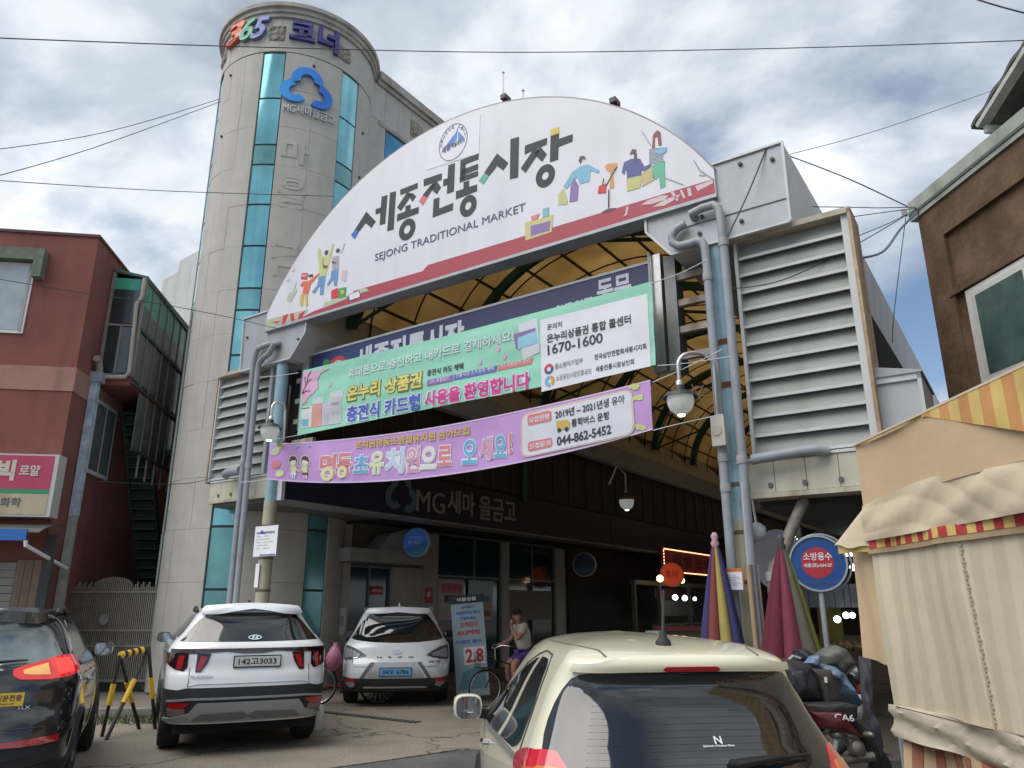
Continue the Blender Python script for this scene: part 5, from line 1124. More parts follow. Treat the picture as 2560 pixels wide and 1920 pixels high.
# ---- white crossover with split lamps (parked nose-in, left) --------------
wpaint = paint('paint_white', (.70, .725, .76))
tabs = ([(.24, .86), (.45, .905), (.8, .93), (.98, .925), (1.08, .88), (1.2, .80), (1.4, .70), (1.55, .62), (1.61, .52), (1.645, .30), (1.66, .05)],
        [(.24, .10), (.4, .02), (.55, 0), (.72, .03), (.8, .07), (.95, .10), (1.03, .13), (1.1, .20), (1.5, .42), (1.56, .40), (1.6, .46), (1.64, .75), (1.66, 1.6)],
        [(.24, 4.6), (.6, 4.62), (.85, 4.5), (.98, 3.9), (1.06, 3.5), (1.4, 2.8), (1.58, 2.45), (1.64, 2.2), (1.66, 1.75)],
        [(.24, .35), (.8, .42), (1.05, .40), (1.3, .3), (1.55, .28), (1.66, .2)])
ZM[0] = zraise
T1, b1 = build_body('parked_car', 'white crossover with black angular lamp bar and white number plate', (-3.07, 9.46), -25, tabs, wpaint, .34, [(.95, .385), (3.6, .385)], 1.865)
T1.part('rear_window', cpatch_h(b1, [(-.93, 1.10, 1.14), (-.90, 1.10, 1.42), (-.82, 1.095, 1.52), (-.4, 1.085, 1.55), (0, 1.08, 1.555), (.4, 1.085, 1.55), (.82, 1.095, 1.52), (.90, 1.10, 1.42), (.93, 1.10, 1.14)], .006, 30, 10), cglass, smooth=50)
m = MB(); 
T1.part('spoiler', cpatch_h(b1, [(-.9, 1.535, 1.575), (-.4, 1.56, 1.60), (0, 1.565, 1.605), (.4, 1.56, 1.60), (.9, 1.535, 1.575)], .07, 24, 3, .08), wpaint, smooth=50)
T1.part('lamp_bar', cpatch_h(b1, [(-.965, .94, .995), (-.3, .965, .995), (-.12, .945, .995), (.12, .945, .995), (.3, .965, .995), (.965, .94, .995)], .008, 34, 2), pm('lamp_black', (.02, .004, .006), .1, 0, coat=1.0), smooth=50)
for sd in (-1, 1):
    L_ = T1.part('tail_lamp', cpatch_h(b1, [(.76, .82, .95), (.80, .78, .96), (.90, .80, .96), (.955, .83, .96), (1.0, .86, .96)], .010, 10, 4, mirror=sd), MATS['lamp_black'], smooth=50)
    T1.part('tail_lamp', cpatch(b1, [(.77, .60, .665), (.86, .53, .66), (.95, .50, .66)], .010, 8, 4, mirror=sd), MATS['lamp_black'], smooth=50)
    T1.part('lens', cpatch(b1, [(.80, .82, .88), (.93, .80, .865)], .014, 4, 3, mirror=sd), redlens(), L_, smooth=50); T1.part('lens', cpatch(b1, [(.79, .60, .65), (.92, .535, .615)], .014, 4, 3, mirror=sd), redlens(), L_, smooth=50)
    T1.part('reflector', cpatch_h(b1, [(.70, .47, .475), (.78, .42, .475), (.93, .42, .475)], .03, 6, 3, .03, mirror=sd), redlens(), smooth=50)
    T1.part('bumper_lamp', cpatch_h(b1, [(.76, .36, .415), (.84, .33, .415), (.95, .345, .415)], .028, 6, 3, .03, mirror=sd), pm('lamp_amber_grey', (.2, .14, .13), .25, .1, 9), smooth=50)
T1.part('bumper_cladding', cpatch_h(b1, [(-1.25, .33, .60), (-1.1, .28, .62), (-1.0, .27, .61), (-.85, .27, .60), (-.75, .27, .62), (.75, .27, .62), (.85, .27, .60), (1.0, .27, .61), (1.1, .28, .62), (1.25, .33, .60)], .018, 60, 4, .03), cladm, smooth=50)
silv = pm('skid_silver', (.33, .34, .35), .38, .06, 6, metal=.35)
T1.part('bumper_strip', cpatch_h(b1, [(-.95, .48, .50), (-.7, .50, .52), (.7, .50, .52), (.95, .48, .50)], .035, 30, 2, .03), silv, smooth=50)
T1.part('skid_plate', cpatch_h(b1, [(-1.0, .28, .31), (-.72, .28, .37), (-.62, .28, .47), (.62, .28, .47), (.72, .28, .37), (1.0, .28, .31)], .04, 36, 4, .04), silv, smooth=50)
T1.part('skid_recess', cpatch_h(b1, [(-.68, .30, .31), (-.58, .30, .37), (-.08, .30, .38), (0, .32, .34), (.08, .30, .38), (.58, .30, .37), (.68, .30, .31)], .046, 30, 2, .02), pm('skid_dark', (.14, .145, .15), .5, .05, 6), smooth=50)
plate(T1, b1, .06, .865, .52, .11, '142고3033', platew, plateink, .014)
# maker's oval on glass, script badge, shut lines
def oval(T, b, u0, z0, rx, rz, matr, d=.012, th=.012, bars=True):
    c = b.pt(u0, z0); nm = b.nrm(u0, z0); ex_ = Vector((1, 0, 0)); up_ = ex_.cross(nm) if ex_.cross(nm).z > 0 else nm.cross(ex_)
    f = lambda a, b_, o: tuple(c+ex_*a+up_*b_+nm*(d+o))
    m = MB(); ring(m, f, (0, 0), (rx-th, rz-th), (rx, rz), .006, 28)
    if bars:
        m.prism([(-rx*.5, -rz*.6), (-rx*.3, -rz*.6), (-rx*.05, rz*.6), (-rx*.3, rz*.6)], f, 0, .006); m.prism([(rx*.5, rz*.6), (rx*.3, rz*.6), (rx*.05, -rz*.6), (rx*.3, -rz*.6)], f, 0, .006); m.prism([(-rx*.3, -rz*.1), (rx*.3, 0), (rx*.3, rz*.15), (-rx*.3, rz*.05)], f, 0, .006)
    return T.part('badge', m, matr)
def badge_text(T, b, s, u0, z0, w, h, matr, d=.006):
    wz = b.w(z0); up_ = (b.pt(u0, z0+.02)-b.pt(u0, z0-.02)).normalized()
    f = lambda a, b_, o: tuple(b.pt(u0+a/wz, z0)+b.nrm(u0+a/wz, z0)*(d+o)+up_*b_); m = MB(); put_text(m, s, f, (0, 0), (w, 0), h, .01, .004); return T.part('badge_lettering', m, matr)
oval(T1, b1, 0.03, 1.265, .078, .038, flat('badge_ice', (.6, .75, .8), .3, metal=.2)); badge_text(T1, b1, 'TUCSON', -.72, .84, .24, .03, pm('badge_silver', (.45, .47, .5), .3, 0, metal=.7))
seamm = flat('shut_line', (.05, .05, .055), .8)
def seam_line(T, b, pts, d=.002, w=.006):
    for sd in (-1, 1):
        m = MB(); q = [Vector(b.off(sd*u, ZM[0](z), d)) for u, z in pts]
        for a_, c_ in zip(q[:-1], q[1:]): m.bar(a_, c_, w, .004)
        T.part('shut_line', m, seamm)
seam_line(T1, b1, [(.745, .63), (.735, .70), (.73, .82)]); seam_line(T1, b1, [(.9, 1.52), (.80, 1.58)])
m = MB(); q = [Vector(b1.off(u, .775 if abs(u) < .7 else .75, .003)) for u in np.linspace(-.75, .75, 13)]
for a_, c_ in zip(q[:-1], q[1:]): m.bar(a_, c_, .008, .004)
T1.part('crease', m, flat('crease_grey', (.4, .42, .45), .5))
for sd in (-1, 1):
    T1.part('side_window', cpatch_h(b1, [(1.02, 1.16, 1.20), (1.10, 1.12, 1.44), (1.2, 1.10, 1.52), (1.35, 1.09, 1.53), (1.52, 1.08, 1.50), (1.64, 1.08, 1.38), (1.76, 1.08, 1.16)], .005, 24, 6, mirror=sd), cglass, smooth=50)
    T1.part('window_trim', cpatch_h(b1, [(1.02, 1.135, 1.155), (1.12, 1.10, 1.12), (1.76, 1.065, 1.08)], .012, 24, 1, mirror=sd), chromec, smooth=50)
    m = MB(); m.tube([b1.off(sd*1.08, 1.565, .02), b1.off(sd*1.12, 1.575, .05), b1.off(sd*1.5, 1.585, .05), b1.off(sd*1.58, 1.57, .02)], .022, 8); T1.part('roof_rail', m, cladm, smooth=True)
    T1.part('door_handle', cpatch_h(b1, [(1.25, .93, .95), (1.31, .93, .955)], .035, 4, 1, .03, mirror=sd), chromec, smooth=50)
    mirror_part(T1, sd*.79, 2.75, 1.17, sd, cladm, .18, .14)
for yc in (.95, 3.6): arch_trim(T1, b1, yc, .385, cladm)
antenna_fin(T1, 1.0, 1.645, cladm)

ZM[0] = lambda z: z
# ---- white hydrogen crossover deeper inside ---------------------------------
tabs = ([(.24, .84), (.45, .90), (.8, .93), (.98, .915), (1.08, .85), (1.2, .78), (1.4, .69), (1.55, .60), (1.60, .48), (1.62, .26), (1.63, .05)],
        [(.24, .12), (.4, .03), (.55, 0), (.68, .02), (.8, .08), (.95, .12), (1.05, .18), (1.12, .26), (1.48, .44), (1.54, .42), (1.58, .5), (1.615, .8), (1.63, 1.7)],
        [(.24, 4.6), (.6, 4.62), (.85, 4.5), (.98, 3.9), (1.06, 3.5), (1.4, 2.8), (1.56, 2.45), (1.61, 2.2), (1.63, 1.8)],
        [(.24, .40), (.8, .48), (1.05, .42), (1.3, .3), (1.55, .28), (1.63, .2)])
w2 = paint('paint_white_pearl', (.66, .68, .71))
T2, b2 = build_body('parked_car', 'white hydrogen crossover with triangular lamps and blue number plate', (-1.97, 13.55), -7, tabs, w2, .34, [(.98, .38), (3.75, .38)], 1.86)
T2.part('rear_window', cpatch_h(b2, [(-.95, 1.10, 1.12), (-.9, 1.085, 1.35), (-.8, 1.07, 1.50), (-.4, 1.04, 1.53), (0, 1.03, 1.535), (.4, 1.04, 1.53), (.8, 1.07, 1.50), (.9, 1.085, 1.35), (.95, 1.10, 1.12)], .006, 30, 10), cglass, smooth=50)
T2.part('wiper_trim', cpatch_h(b2, [(-.4, 1.455, 1.465), (.4, 1.455, 1.465)], .012, 8, 1), silv, smooth=50)
T2.part('rear_spoiler', cpatch_h(b2, [(-.88, 1.52, 1.555), (0, 1.54, 1.575), (.88, 1.52, 1.555)], .06, 24, 2, .07), w2, smooth=50)
lampg = pm('lamp_smoke', (.09, .095, .1), .15, .1, 30, coat=1.0)
for sd in (-1, 1):
    L_ = T2.part('tail_lamp', cpatch_h(b2, [(.55, .83, .84), (.66, .80, .90), (.80, .77, .96), (.93, .755, .99), (.965, .76, 1.0)], .010, 10, 4, mirror=sd), lampg, smooth=50)
    T2.part('lens', cpatch_h(b2, [(.66, .82, .86), (.80, .80, .91), (.93, .79, .95)], .014, 6, 2, mirror=sd), pm('lens_clear', (.35, .36, .38), .2, .3, 40, metal=.3), L_, smooth=50)
    T2.part('outline', cpatch_h(b2, [(.56, .825, .832), (.93, .75, .758)], .016, 6, 1, mirror=sd), chromec, L_, smooth=50)
    T2.part('reflector', cpatch_h(b2, [(.74, .42, .46), (.93, .42, .46)], .03, 5, 2, .03, mirror=sd), redlens(), smooth=50)
    T2.part('reverse_lamp', cpatch_h(b2, [(.76, .36, .415), (.85, .33, .415), (.91, .37, .415)], .028, 5, 2, .03, mirror=sd), MATS['lens_clear'], smooth=50)
    T2.part('bumper_blade', cpatch(b2, [(.47, .60, .67), (.72, .38, .46)], .014, 4, 5, mirror=sd), pm('blade_grey', (.12, .12, .13), .4, .05, 5), smooth=50)
    T2.part('roof_rail', MB().tube([b2.off(sd*1.05, 1.55, .02), b2.off(sd*1.12, 1.565, .05), b2.off(sd*1.5, 1.575, .05), b2.off(sd*1.58, 1.56, .02)], .02, 8), silv, smooth=True)
    T2.part('side_window', cpatch_h(b2, [(1.06, 1.16, 1.22), (1.14, 1.12, 1.44), (1.25, 1.10, 1.50), (1.52, 1.08, 1.48), (1.64, 1.08, 1.36), (1.76, 1.08, 1.16)], .005, 24, 6, mirror=sd), cglass, smooth=50)
    mirror_part(T2, sd*.85, 2.75, 1.06, sd, flat('mirror_black', (.02, .02, .02), .3), .22, .14)
T2.part('bumper_centre', cpatch(b2, [(.46, -.56, .56), (.72, -.36, .36)], .012, 16, 4), pm('bumper_silver', (.40, .41, .43), .35, .05, 5, metal=.3), smooth=50)
T2.part('bumper_cladding', cpatch_h(b2, [(-1.2, .33, .50), (-1.0, .27, .49), (-.85, .27, .47), (.85, .27, .47), (1.0, .27, .49), (1.2, .33, .50)], .018, 50, 4, .03), cladm, smooth=50)
T2.part('bumper_strip', cpatch_h(b2, [(-.6, .325, .345), (.6, .325, .345)], .03, 20, 1, .03), silv, smooth=50)
plate(T2, b2, .0, .575, .52, .115, '04오 6786', plateb, plateink, .02)
oval(T2, b2, 0.0, .90, .085, .042, chromec); badge_text(T2, b2, 'N   E   X   O', -.35, .79, .62, .028, pm('badge_dark', (.1, .1, .11), .4, 0)); badge_text(T2, b2, 'FUEL CELL', .60, .715, .2, .03, MATS['badge_dark'])
seam_line(T2, b2, [(.90, 1.06), (.80, .95), (.80, .72), (.76, .665)])
m = MB(); q = [Vector(b2.off(u, .655, .003)) for u in np.linspace(-.76, .76, 13)]
for a_, c_ in zip(q[:-1], q[1:]): m.bar(a_, c_, .008, .004)
T2.part('shut_line', m, seamm); antenna_fin(T2, .95, 1.62, w2)
m = MB(); 
for yc in (.98, 3.75): arch_trim(T2, b2, yc, .38, cladm)

# ---- cream hatchback, nearest -----------------------------------------------
cpaint = paint('paint_cream', (.69, .665, .515), rough=.28)
tabs = ([(.22, .74), (.4, .785), (.7, .797), (.88, .79), (.95, .765), (1.1, .70), (1.28, .62), (1.38, .565), (1.43, .50), (1.455, .40), (1.475, .22), (1.485, .04)],
        [(.22, .08), (.4, 0), (.6, .01), (.8, .07), (.92, .13), (1.0, .19), (1.30, .34), (1.345, .31), (1.375, .30), (1.41, .38), (1.45, .65), (1.475, 1.0), (1.485, 1.5)],
        [(.22, 3.55), (.6, 3.58), (.8, 3.45), (.92, 3.05), (1.0, 2.75), (1.2, 2.4), (1.36, 2.12), (1.43, 2.0), (1.47, 1.85), (1.485, 1.65)],
        [(.22, .30), (.7, .36), (1.0, .34), (1.3, .26), (1.4, .26), (1.485, .2)])
T3, b3 = build_body('parked_car', 'cream hatchback with big dark rear window, nearest to the viewer', (.90, 3.55), -8, tabs, cpaint, .28, [(.62, .32), (2.98, .32)], 1.595)
T3.part('rear_window', cpatch_h(b3, [(-.965, 1.06, 1.12), (-.955, 1.0, 1.19), (-.935, .945, 1.25), (-.905, .905, 1.30), (-.865, .88, 1.322), (-.8, .862, 1.328), (-.4, .835, 1.335), (0, .83, 1.338), (.4, .835, 1.335), (.8, .862, 1.328), (.865, .88, 1.322), (.905, .905, 1.30), (.935, .945, 1.25), (.955, 1.0, 1.19), (.965, 1.06, 1.12)], .005, 44, 14), cglass, smooth=60)
T3.part('roof_spoiler', cpatch_h(b3, [(-.93, 1.338, 1.365), (-.5, 1.345, 1.39), (0, 1.35, 1.395), (.5, 1.345, 1.39), (.93, 1.338, 1.365)], .022, 34, 4, .04), cpaint, smooth=50)
T3.part('high_brake_lamp', cpatch_h(b3, [(-.24, 1.358, 1.362), (-.22, 1.352, 1.368), (.22, 1.352, 1.368), (.24, 1.358, 1.362)], .030, 14, 2, .02), redlens(), smooth=50)
m = MB()
for k in range(15):
    z = .90+k*.026; q = [Vector(b3.off(u, z+.004*math.cos(u*3), .0058)) for u in np.linspace(-.72, .72, 15)]
    for a_, c_ in zip(q[:-1], q[1:]): m.bar(a_, c_, .0012, .0006)
T3.part('heater_lines', m, flat('heater_brown', (.06, .045, .04), .6))
amber = pm('lens_amber', (.50, .17, .03), .15, .15, 40, coat=1.0); lred = pm('lens_bright_red', (.50, .012, .03), .1, .12, 25, coat=1.0, emit=(.5, .01, .02), es=.05)
for sd in (-1, 1):
    L_ = T3.part('tail_lamp', cpatch_h(b3, [(.72, .68, .80), (.80, .62, .93), (.88, .60, 1.0), (.95, .60, 1.0), (1.0, .62, .985), (1.06, .66, .965), (1.12, .72, .93)], .010, 14, 7, .02, mirror=sd), lred, smooth=50)
    T3.part('amber_lens', cpatch_h(b3, [(.79, .76, .85), (.86, .75, .94), (.95, .76, .935), (1.0, .79, .91)], .016, 8, 4, mirror=sd), amber, L_, smooth=50)
    T3.part('dark_lens', cpatch_h(b3, [(.76, .66, .71), (.86, .63, .715), (1.0, .66, .72)], .015, 8, 3, mirror=sd), pm('lens_deep_red', (.13, .01, .02), .15, .1, 20, coat=1.0), L_, smooth=50)
    T3.part('rear_side_window', cpatch_h(b3, [(1.13, .98, 1.14), (1.16, .945, 1.25), (1.2, .925, 1.325), (1.26, .92, 1.36), (1.34, .915, 1.365), (1.40, .91, 1.36)], .005, 12, 8, mirror=sd), cglass, smooth=50)
    T3.part('front_side_window', cpatch_h(b3, [(1.435, .91, 1.36), (1.50, .905, 1.345), (1.60, .90, 1.29), (1.72, .895, 1.16), (1.84, .89, .96), (1.87, .89, .91)], .005, 14, 8, mirror=sd), cglass, smooth=50)
    T3.part('door_frame_line', MB().tube([b3.off(sd*u, z, .003) for u, z in ((1.10, .93), (1.11, 1.15), (1.16, 1.32), (1.24, 1.385), (1.4, 1.395), (1.5, 1.375), (1.62, 1.31), (1.76, 1.16), (1.9, .93))], .005, 6), seamm)
    T3.part('belt_strip', cpatch_h(b3, [(1.12, .893, .918), (1.5, .878, .902), (1.88, .868, .888)], .012, 18, 2, .02, mirror=sd), pm('belt_grey', (.16, .16, .155), .5, .2, 20), smooth=50)
    T3.part('pillar', cpatch_h(b3, [(1.397, .915, 1.37), (1.438, .91, 1.37)], .008, 2, 6, mirror=sd), cpaint, smooth=50)
    T3.part('mirror_sail', cpatch_h(b3, [(1.73, .895, 1.12), (1.87, .89, .93)], .012, 4, 3, mirror=sd), flat('sail_black', (.012, .012, .013), .4), smooth=50)
    T3.part('front_shut_line', MB().tube([b3.off(sd*u, z, .001) for u, z in ((1.42, .90), (1.42, .6), (1.40, .4))], .004, 6), seamm)
    T3.part('rear_shut_line', MB().tube([b3.off(sd*u, z, .001) for u, z in ((1.11, .9), (1.13, .75), (1.16, .66))], .004, 6), seamm)
    for uu in (1.18, 1.55): T3.part('door_handle', MB().tube([b3.off(sd*uu, .79, .0), b3.off(sd*(uu+.004), .79, .032), b3.off(sd*(uu+.045), .788, .034), b3.off(sd*(uu+.05), .788, .0)], .012, 8), chromec, smooth=True)
    mirror_part(T3, sd*.745, 2.26, .93, sd, cpaint, .20, .17)
    T3.part('roof_joint', MB().tube([b3.off(sd*u, z, .001) for u, z in ((.72, 1.402), (.78, 1.425), (.95, 1.437))]+[b3.off(sd*u, 1.438, .001) for u in (1.1, 1.3, 1.6, 1.8)], .006, 6), pm('joint_dark', (.12, .12, .10), .6, .1, 5), smooth=True)
m = MB(); bz = b3.off(.14, .955, .012); bz = Vector(bz)
tip = Vector(b3.off(.66, .965, .03)); m.tube([tuple(bz), tuple(bz+Vector((.01, -.03, .0))), tuple((bz+tip)/2+Vector((0, -.045, .012))), tuple(tip)], [.02, .024, .016, .006], 8); T3.part('rear_wiper', m, flat('wiper_black', (.012, .012, .013), .45), smooth=True)
m = MB(); a0 = Vector((.0, 0, 0)); ay = .62; az_ = 1.452
m.lathe([(.042, -.01), (.04, .01), (.024, .028), (.017, .06)], (-.02, ay, az_), 18); T3.part('antenna_base', m, flat('rubber', (.02, .02, .021), .7), smooth=40)
m = MB(); m.tube([(-.02, ay, az_+.05), (.005, ay+.05, az_+.14), (.035, ay+.11, az_+.27)], [.009, .008, .006], 8); T3.part('antenna_rod', m, MATS['rubber'], smooth=True)
badge_text(T3, b3, 'N', .08, 1.03, .035, .035, flat('sticker_white', (.75, .75, .75), .5), .008)
def sticker(T, b, u0, z0, w, h, s_):
    c = b.pt(u0, z0); nm = b.nrm(u0, z0); ex_ = Vector((1, 0, 0)); up_ = ex_.cross(nm) if ex_.cross(nm).z > 0 else nm.cross(ex_)
    f = lambda a, b_, o: tuple(c+ex_*a+up_*b_+nm*(.008+o)); m = MB(); put_text(m, s_, f, (-w/2, -.018), (w/2, -.018), .013, .01, .002)
    ring_ = [(-.02, -.02), (.02, -.02), (.02, .02), (-.02, .02)]
    T.part('sticker_lettering', m, MATS['sticker_white'])
sticker(T3, b3, .10, 1.032, .15, .04, 'Johnson Window Films')
T3.part('hatch_line', MB().tube([b3.off(u, .80 if abs(u) < .55 else .80-.0*u, .001) for u in np.linspace(-.7, .7, 15)], .003, 6), seamm)

# ---- black crossover, far left edge -----------------------------------------
kp_ = paint('paint_black', (.012, .012, .014), rough=.22)
tabs = ([(.24, .84), (.45, .90), (.8, .925), (1.0, .925), (1.12, .88), (1.25, .80), (1.42, .72), (1.54, .64), (1.60, .52), (1.63, .30), (1.645, .05)],
        [(.24, .12), (.4, .02), (.55, 0), (.74, .04), (.85, .10), (1.0, .13), (1.12, .18), (1.2, .25), (1.5, .42), (1.55, .38), (1.59, .45), (1.63, .8), (1.645, 1.6)],
        [(.24, 4.4), (.6, 4.42), (.85, 4.3), (1.0, 3.7), (1.1, 3.3), (1.4, 2.7), (1.56, 2.4), (1.62, 2.2), (1.645, 1.8)],
        [(.24, .35), (.8, .42), (1.05, .42), (1.3, .3), (1.55, .28), (1.645, .2)])
T4, b4 = build_body('parked_car', 'black crossover with glowing red brake lamp, cut by the left edge', (-4.42, 6.22), -24, tabs, kp_, .34, [(.95, .385), (3.55, .385)], 1.855)
T4.part('rear_window', cpatch_h(b4, [(-.93, 1.22, 1.25), (-.88, 1.19, 1.42), (-.8, 1.175, 1.50), (0, 1.13, 1.535), (.8, 1.175, 1.50), (.88, 1.19, 1.42), (.93, 1.22, 1.25)], .006, 30, 10), pm('car_glass_clear', (.13, .17, .18), .06, .5, 3, spec=.9, coat=1.0), smooth=50)
T4.part('window_border', cpatch_h(b4, [(-.95, 1.19, 1.26), (-.9, 1.165, 1.44), (-.8, 1.15, 1.525), (0, 1.11, 1.55), (.8, 1.15, 1.525), (.9, 1.165, 1.44), (.95, 1.19, 1.26)], .004, 30, 10), cglass, smooth=50)
T4.part('rear_spoiler', cpatch_h(b4, [(-.88, 1.53, 1.57), (0, 1.555, 1.59), (.88, 1.53, 1.57)], .06, 24, 2, .07), kp_, smooth=50)
T4.part('high_brake_lamp', cpatch_h(b4, [(-.2, 1.49, 1.52), (.2, 1.49, 1.52)], .02, 8, 1, .02), pm('lens_lit', (.7, .02, .02), .2, .1, 20, emit=(1, .05, .04), es=1.0), smooth=50)
for sd in (-1, 1):
    L_ = T4.part('tail_lamp', cpatch_h(b4, [(.50, 1.09, 1.13), (.55, 1.06, 1.15), (.78, 1.05, 1.20), (.90, 1.06, 1.23), (.98, 1.08, 1.23), (1.02, 1.10, 1.22)], .012, 14, 5, .02, mirror=sd), pm('lens_glow_red', (.5, .01, .012), .12, .15, 30, coat=1.0, emit=(.9, .03, .025), es=.22), smooth=50)
    T4.part('bright_lens', cpatch_h(b4, [(.84, 1.08, 1.20), (.96, 1.10, 1.205)], .018, 6, 3, mirror=sd), pm('lens_bright', (.7, .03, .03), .2, .1, 20, emit=(1, .04, .03), es=1.1), L_, smooth=50)
    T4.part('amber_lens', cpatch_h(b4, [(.58, 1.10, 1.125), (.64, 1.09, 1.14), (.78, 1.085, 1.17)], .018, 6, 3, mirror=sd), pm('lens_pale_amber', (.6, .35, .12), .2, .1, 20, emit=(.8, .4, .15), es=.3), L_, smooth=50)
    T4.part('reflector', cpatch_h(b4, [(.40, .575, .60), (.64, .57, .615), (.9, .585, .635)], .03, 10, 2, .03, mirror=sd), redlens(), smooth=50)
    T4.part('side_window', cpatch_h(b4, [(1.04, 1.20, 1.24), (1.12, 1.15, 1.43), (1.2, 1.13, 1.51), (1.52, 1.11, 1.49), (1.64, 1.11, 1.36), (1.76, 1.10, 1.16)], .005, 24, 6, mirror=sd), cglass, smooth=50)
    T4.part('window_trim', cpatch_h(b4, [(1.03, 1.17, 1.19), (1.12, 1.125, 1.14), (1.76, 1.085, 1.10)], .012, 24, 1, mirror=sd), flat('trim_black', (.02, .02, .02), .3), smooth=50)
    T4.part('door_handle', MB().tube([b4.off(sd*1.22, .98, .0), b4.off(sd*1.225, .98, .04), b4.off(sd*1.28, .98, .04), b4.off(sd*1.285, .98, 0)], .014, 8), chromec, smooth=True)
    T4.part('roof_rail', MB().tube([b4.off(sd*1.05, 1.555, .02), b4.off(sd*1.12, 1.565, .05), b4.off(sd*1.5, 1.575, .05), b4.off(sd*1.58, 1.56, .02)], .022, 8), cladm, smooth=True)
    mirror_part(T4, sd*.78, 2.65, 1.14, sd, kp_, .20, .15)
T4.part('bumper_lower', cpatch_h(b4, [(-1.2, .33, .46), (-1.0, .27, .44), (-.7, .27, .40), (.7, .27, .40), (1.0, .27, .44), (1.2, .33, .46)], .018, 50, 4, .03), cladm, smooth=50)
T4.part('lamp_recess', cpatch_h(b4, [(.40, .47, .56), (.92, .50, .57)], .008, 10, 3), cladm, smooth=50)
m = MB(); a_, c_ = Vector(b4.off(.0, 1.15, .02)), Vector(b4.off(.62, 1.19, .03)); m.tube([a_, a_+Vector((0, -.03, .01)), (a_+c_)/2+Vector((0, -.03, .01)), c_], [.025, .025, .015, .006], 8); T4.part('rear_wiper', m, MATS['wiper_black'], smooth=True)
plate(T4, b4, 0, .56, .52, .12, None, platew, platew, .02)
def yplate(T, b, u0, z0):
    c = b.pt(u0, z0); nm = b.nrm(u0, z0); ex_ = (b.pt(u0+.02, z0)-b.pt(u0-.02, z0)).normalized(); up_ = nm.cross(ex_); up_ = up_ if up_.z > 0 else -up_
    f = lambda a, b_, o: tuple(c+ex_*a+up_*b_+nm*(.012+o))
    m = MB(); m.prism([(-.15, -.05), (.15, -.05), (.15, .05), (-.15, .05)], f, -.012, 0); P = T.part('yellow_sticker', m, flat('sticker_yellow', (.62, .40, .03), .5))
    m = MB(); put_text(m, '어르신운전중', f, (-.135, -.012), (.135, -.012), .048, .02, .002); put_text(m, '먼저 급하십니까?', f, (-.09, -.04), (.09, -.04), .016, .01, .002); T.part('lettering', m, plateink, P)
yplate(T4, b4, .44, .915)
badge_text(T4, b4, 'TLX', .56, .835, .09, .028, MATS['badge_silver'])
T4.part('chrome_crease', MB().tube([b4.off(u, .70, .004) for u in np.linspace(-.8, .8, 13)], .004, 6), seamm)
for yc in (.95, 3.55): arch_trim(T4, b4, yc, .385, cladm, .03)
# ================================================================ brown building on the right
brown = pm('brown_plaster', (.115, .070, .038), .92, .35, 2.2, .4, 14, dirt=.6, dirtcol=(.20, .115, .08))
bc = PD(2297, 503, 11.0); BF = Frame(bc[0], bc[1], R(6.4))     # y away from the viewer; the seen wall is x = 0, its far corner y = 0
BB = Thing('brown_building', 'weathered brown house with white window at the right edge', 'building', (0, 0, 0), BF)
zt = bc[2]
BB.part('wall', MB().box(0, 7, -9, 0, 0, zt-.28), brown)
BB.part('pilaster', MB().box(-.06, .0, -.42, .0, 0, zt-.28), brown); BB.part('head_band', MB().box(-.06, 0, -9, -.425, zt-.75, zt-.28), brown)
BB.part('sill_band', MB().box(-.05, 0, -9, -.425, 4.9, 5.12) if False else MB().box(-.03, 0, -.9, -.425, 3.0, 5.15), brown)
m = MB(); m.prism([(-.09, zt-.27), (7, zt-.27), (7, zt+.02), (-.09, zt+.02)], lambda a, b, d: (a, d, b), -9.1, .12); BB.part('eave', m, pm('eave_grey', (.36, .38, .34), .7, .15, 3, streak=.4))
BB.part('eave_lip', MB().box(-.105, -.092, -9.1, .12, zt-.20, zt-.16), flat('eave_dark', (.10, .11, .11), .6))
def bside(x, y):                      # pixel -> (y, z) on the seen wall
    d = ray(x, y); ca, sa = math.cos(BF.r), math.sin(BF.r); nx, ny = ca, sa; k = (bc[0]*nx+bc[1]*ny)/(d[0]*nx+d[1]*ny)
    p = (d[0]*k-bc[0], d[1]*k-bc[1]); return (-p[0]*sa+p[1]*ca, EYE+d[2]*k)
wy1, wz1 = bside(2422, 728); wy0, wz0 = bside(2465, 975)
wy = (wy1+wy0)/2
W_ = BB.part('window', MB().box(-.05, .03, wy-2.0, wy, wz0, wz1), whitef)
for k in range(2):
    y0 = wy-.1-.92*(k+1); 
    BB.part('sash', MB().box(-.075, -.05, y0, y0+.90, wz0+.07, wz1-.07), pm('sash_white', (.55, .56, .54), .5, .1, 8), W_)
    BB.part('pane', MB().box(-.082, -.074, y0+.07, y0+.83, wz0+.14, wz1-.14), pm('curtain_pane', (.07, .11, .10) if k == 0 else (.02, .10, .09), .12, .3, 3, spec=.6) if k == 0 else pm('curtain_pane2', (.02, .11, .09), .15, .3, 3), W_)
BB.part('lintel', MB().box(-.075, -.0, wy-2.3, wy+.25, wz1+.02, wz1+.12), brown)
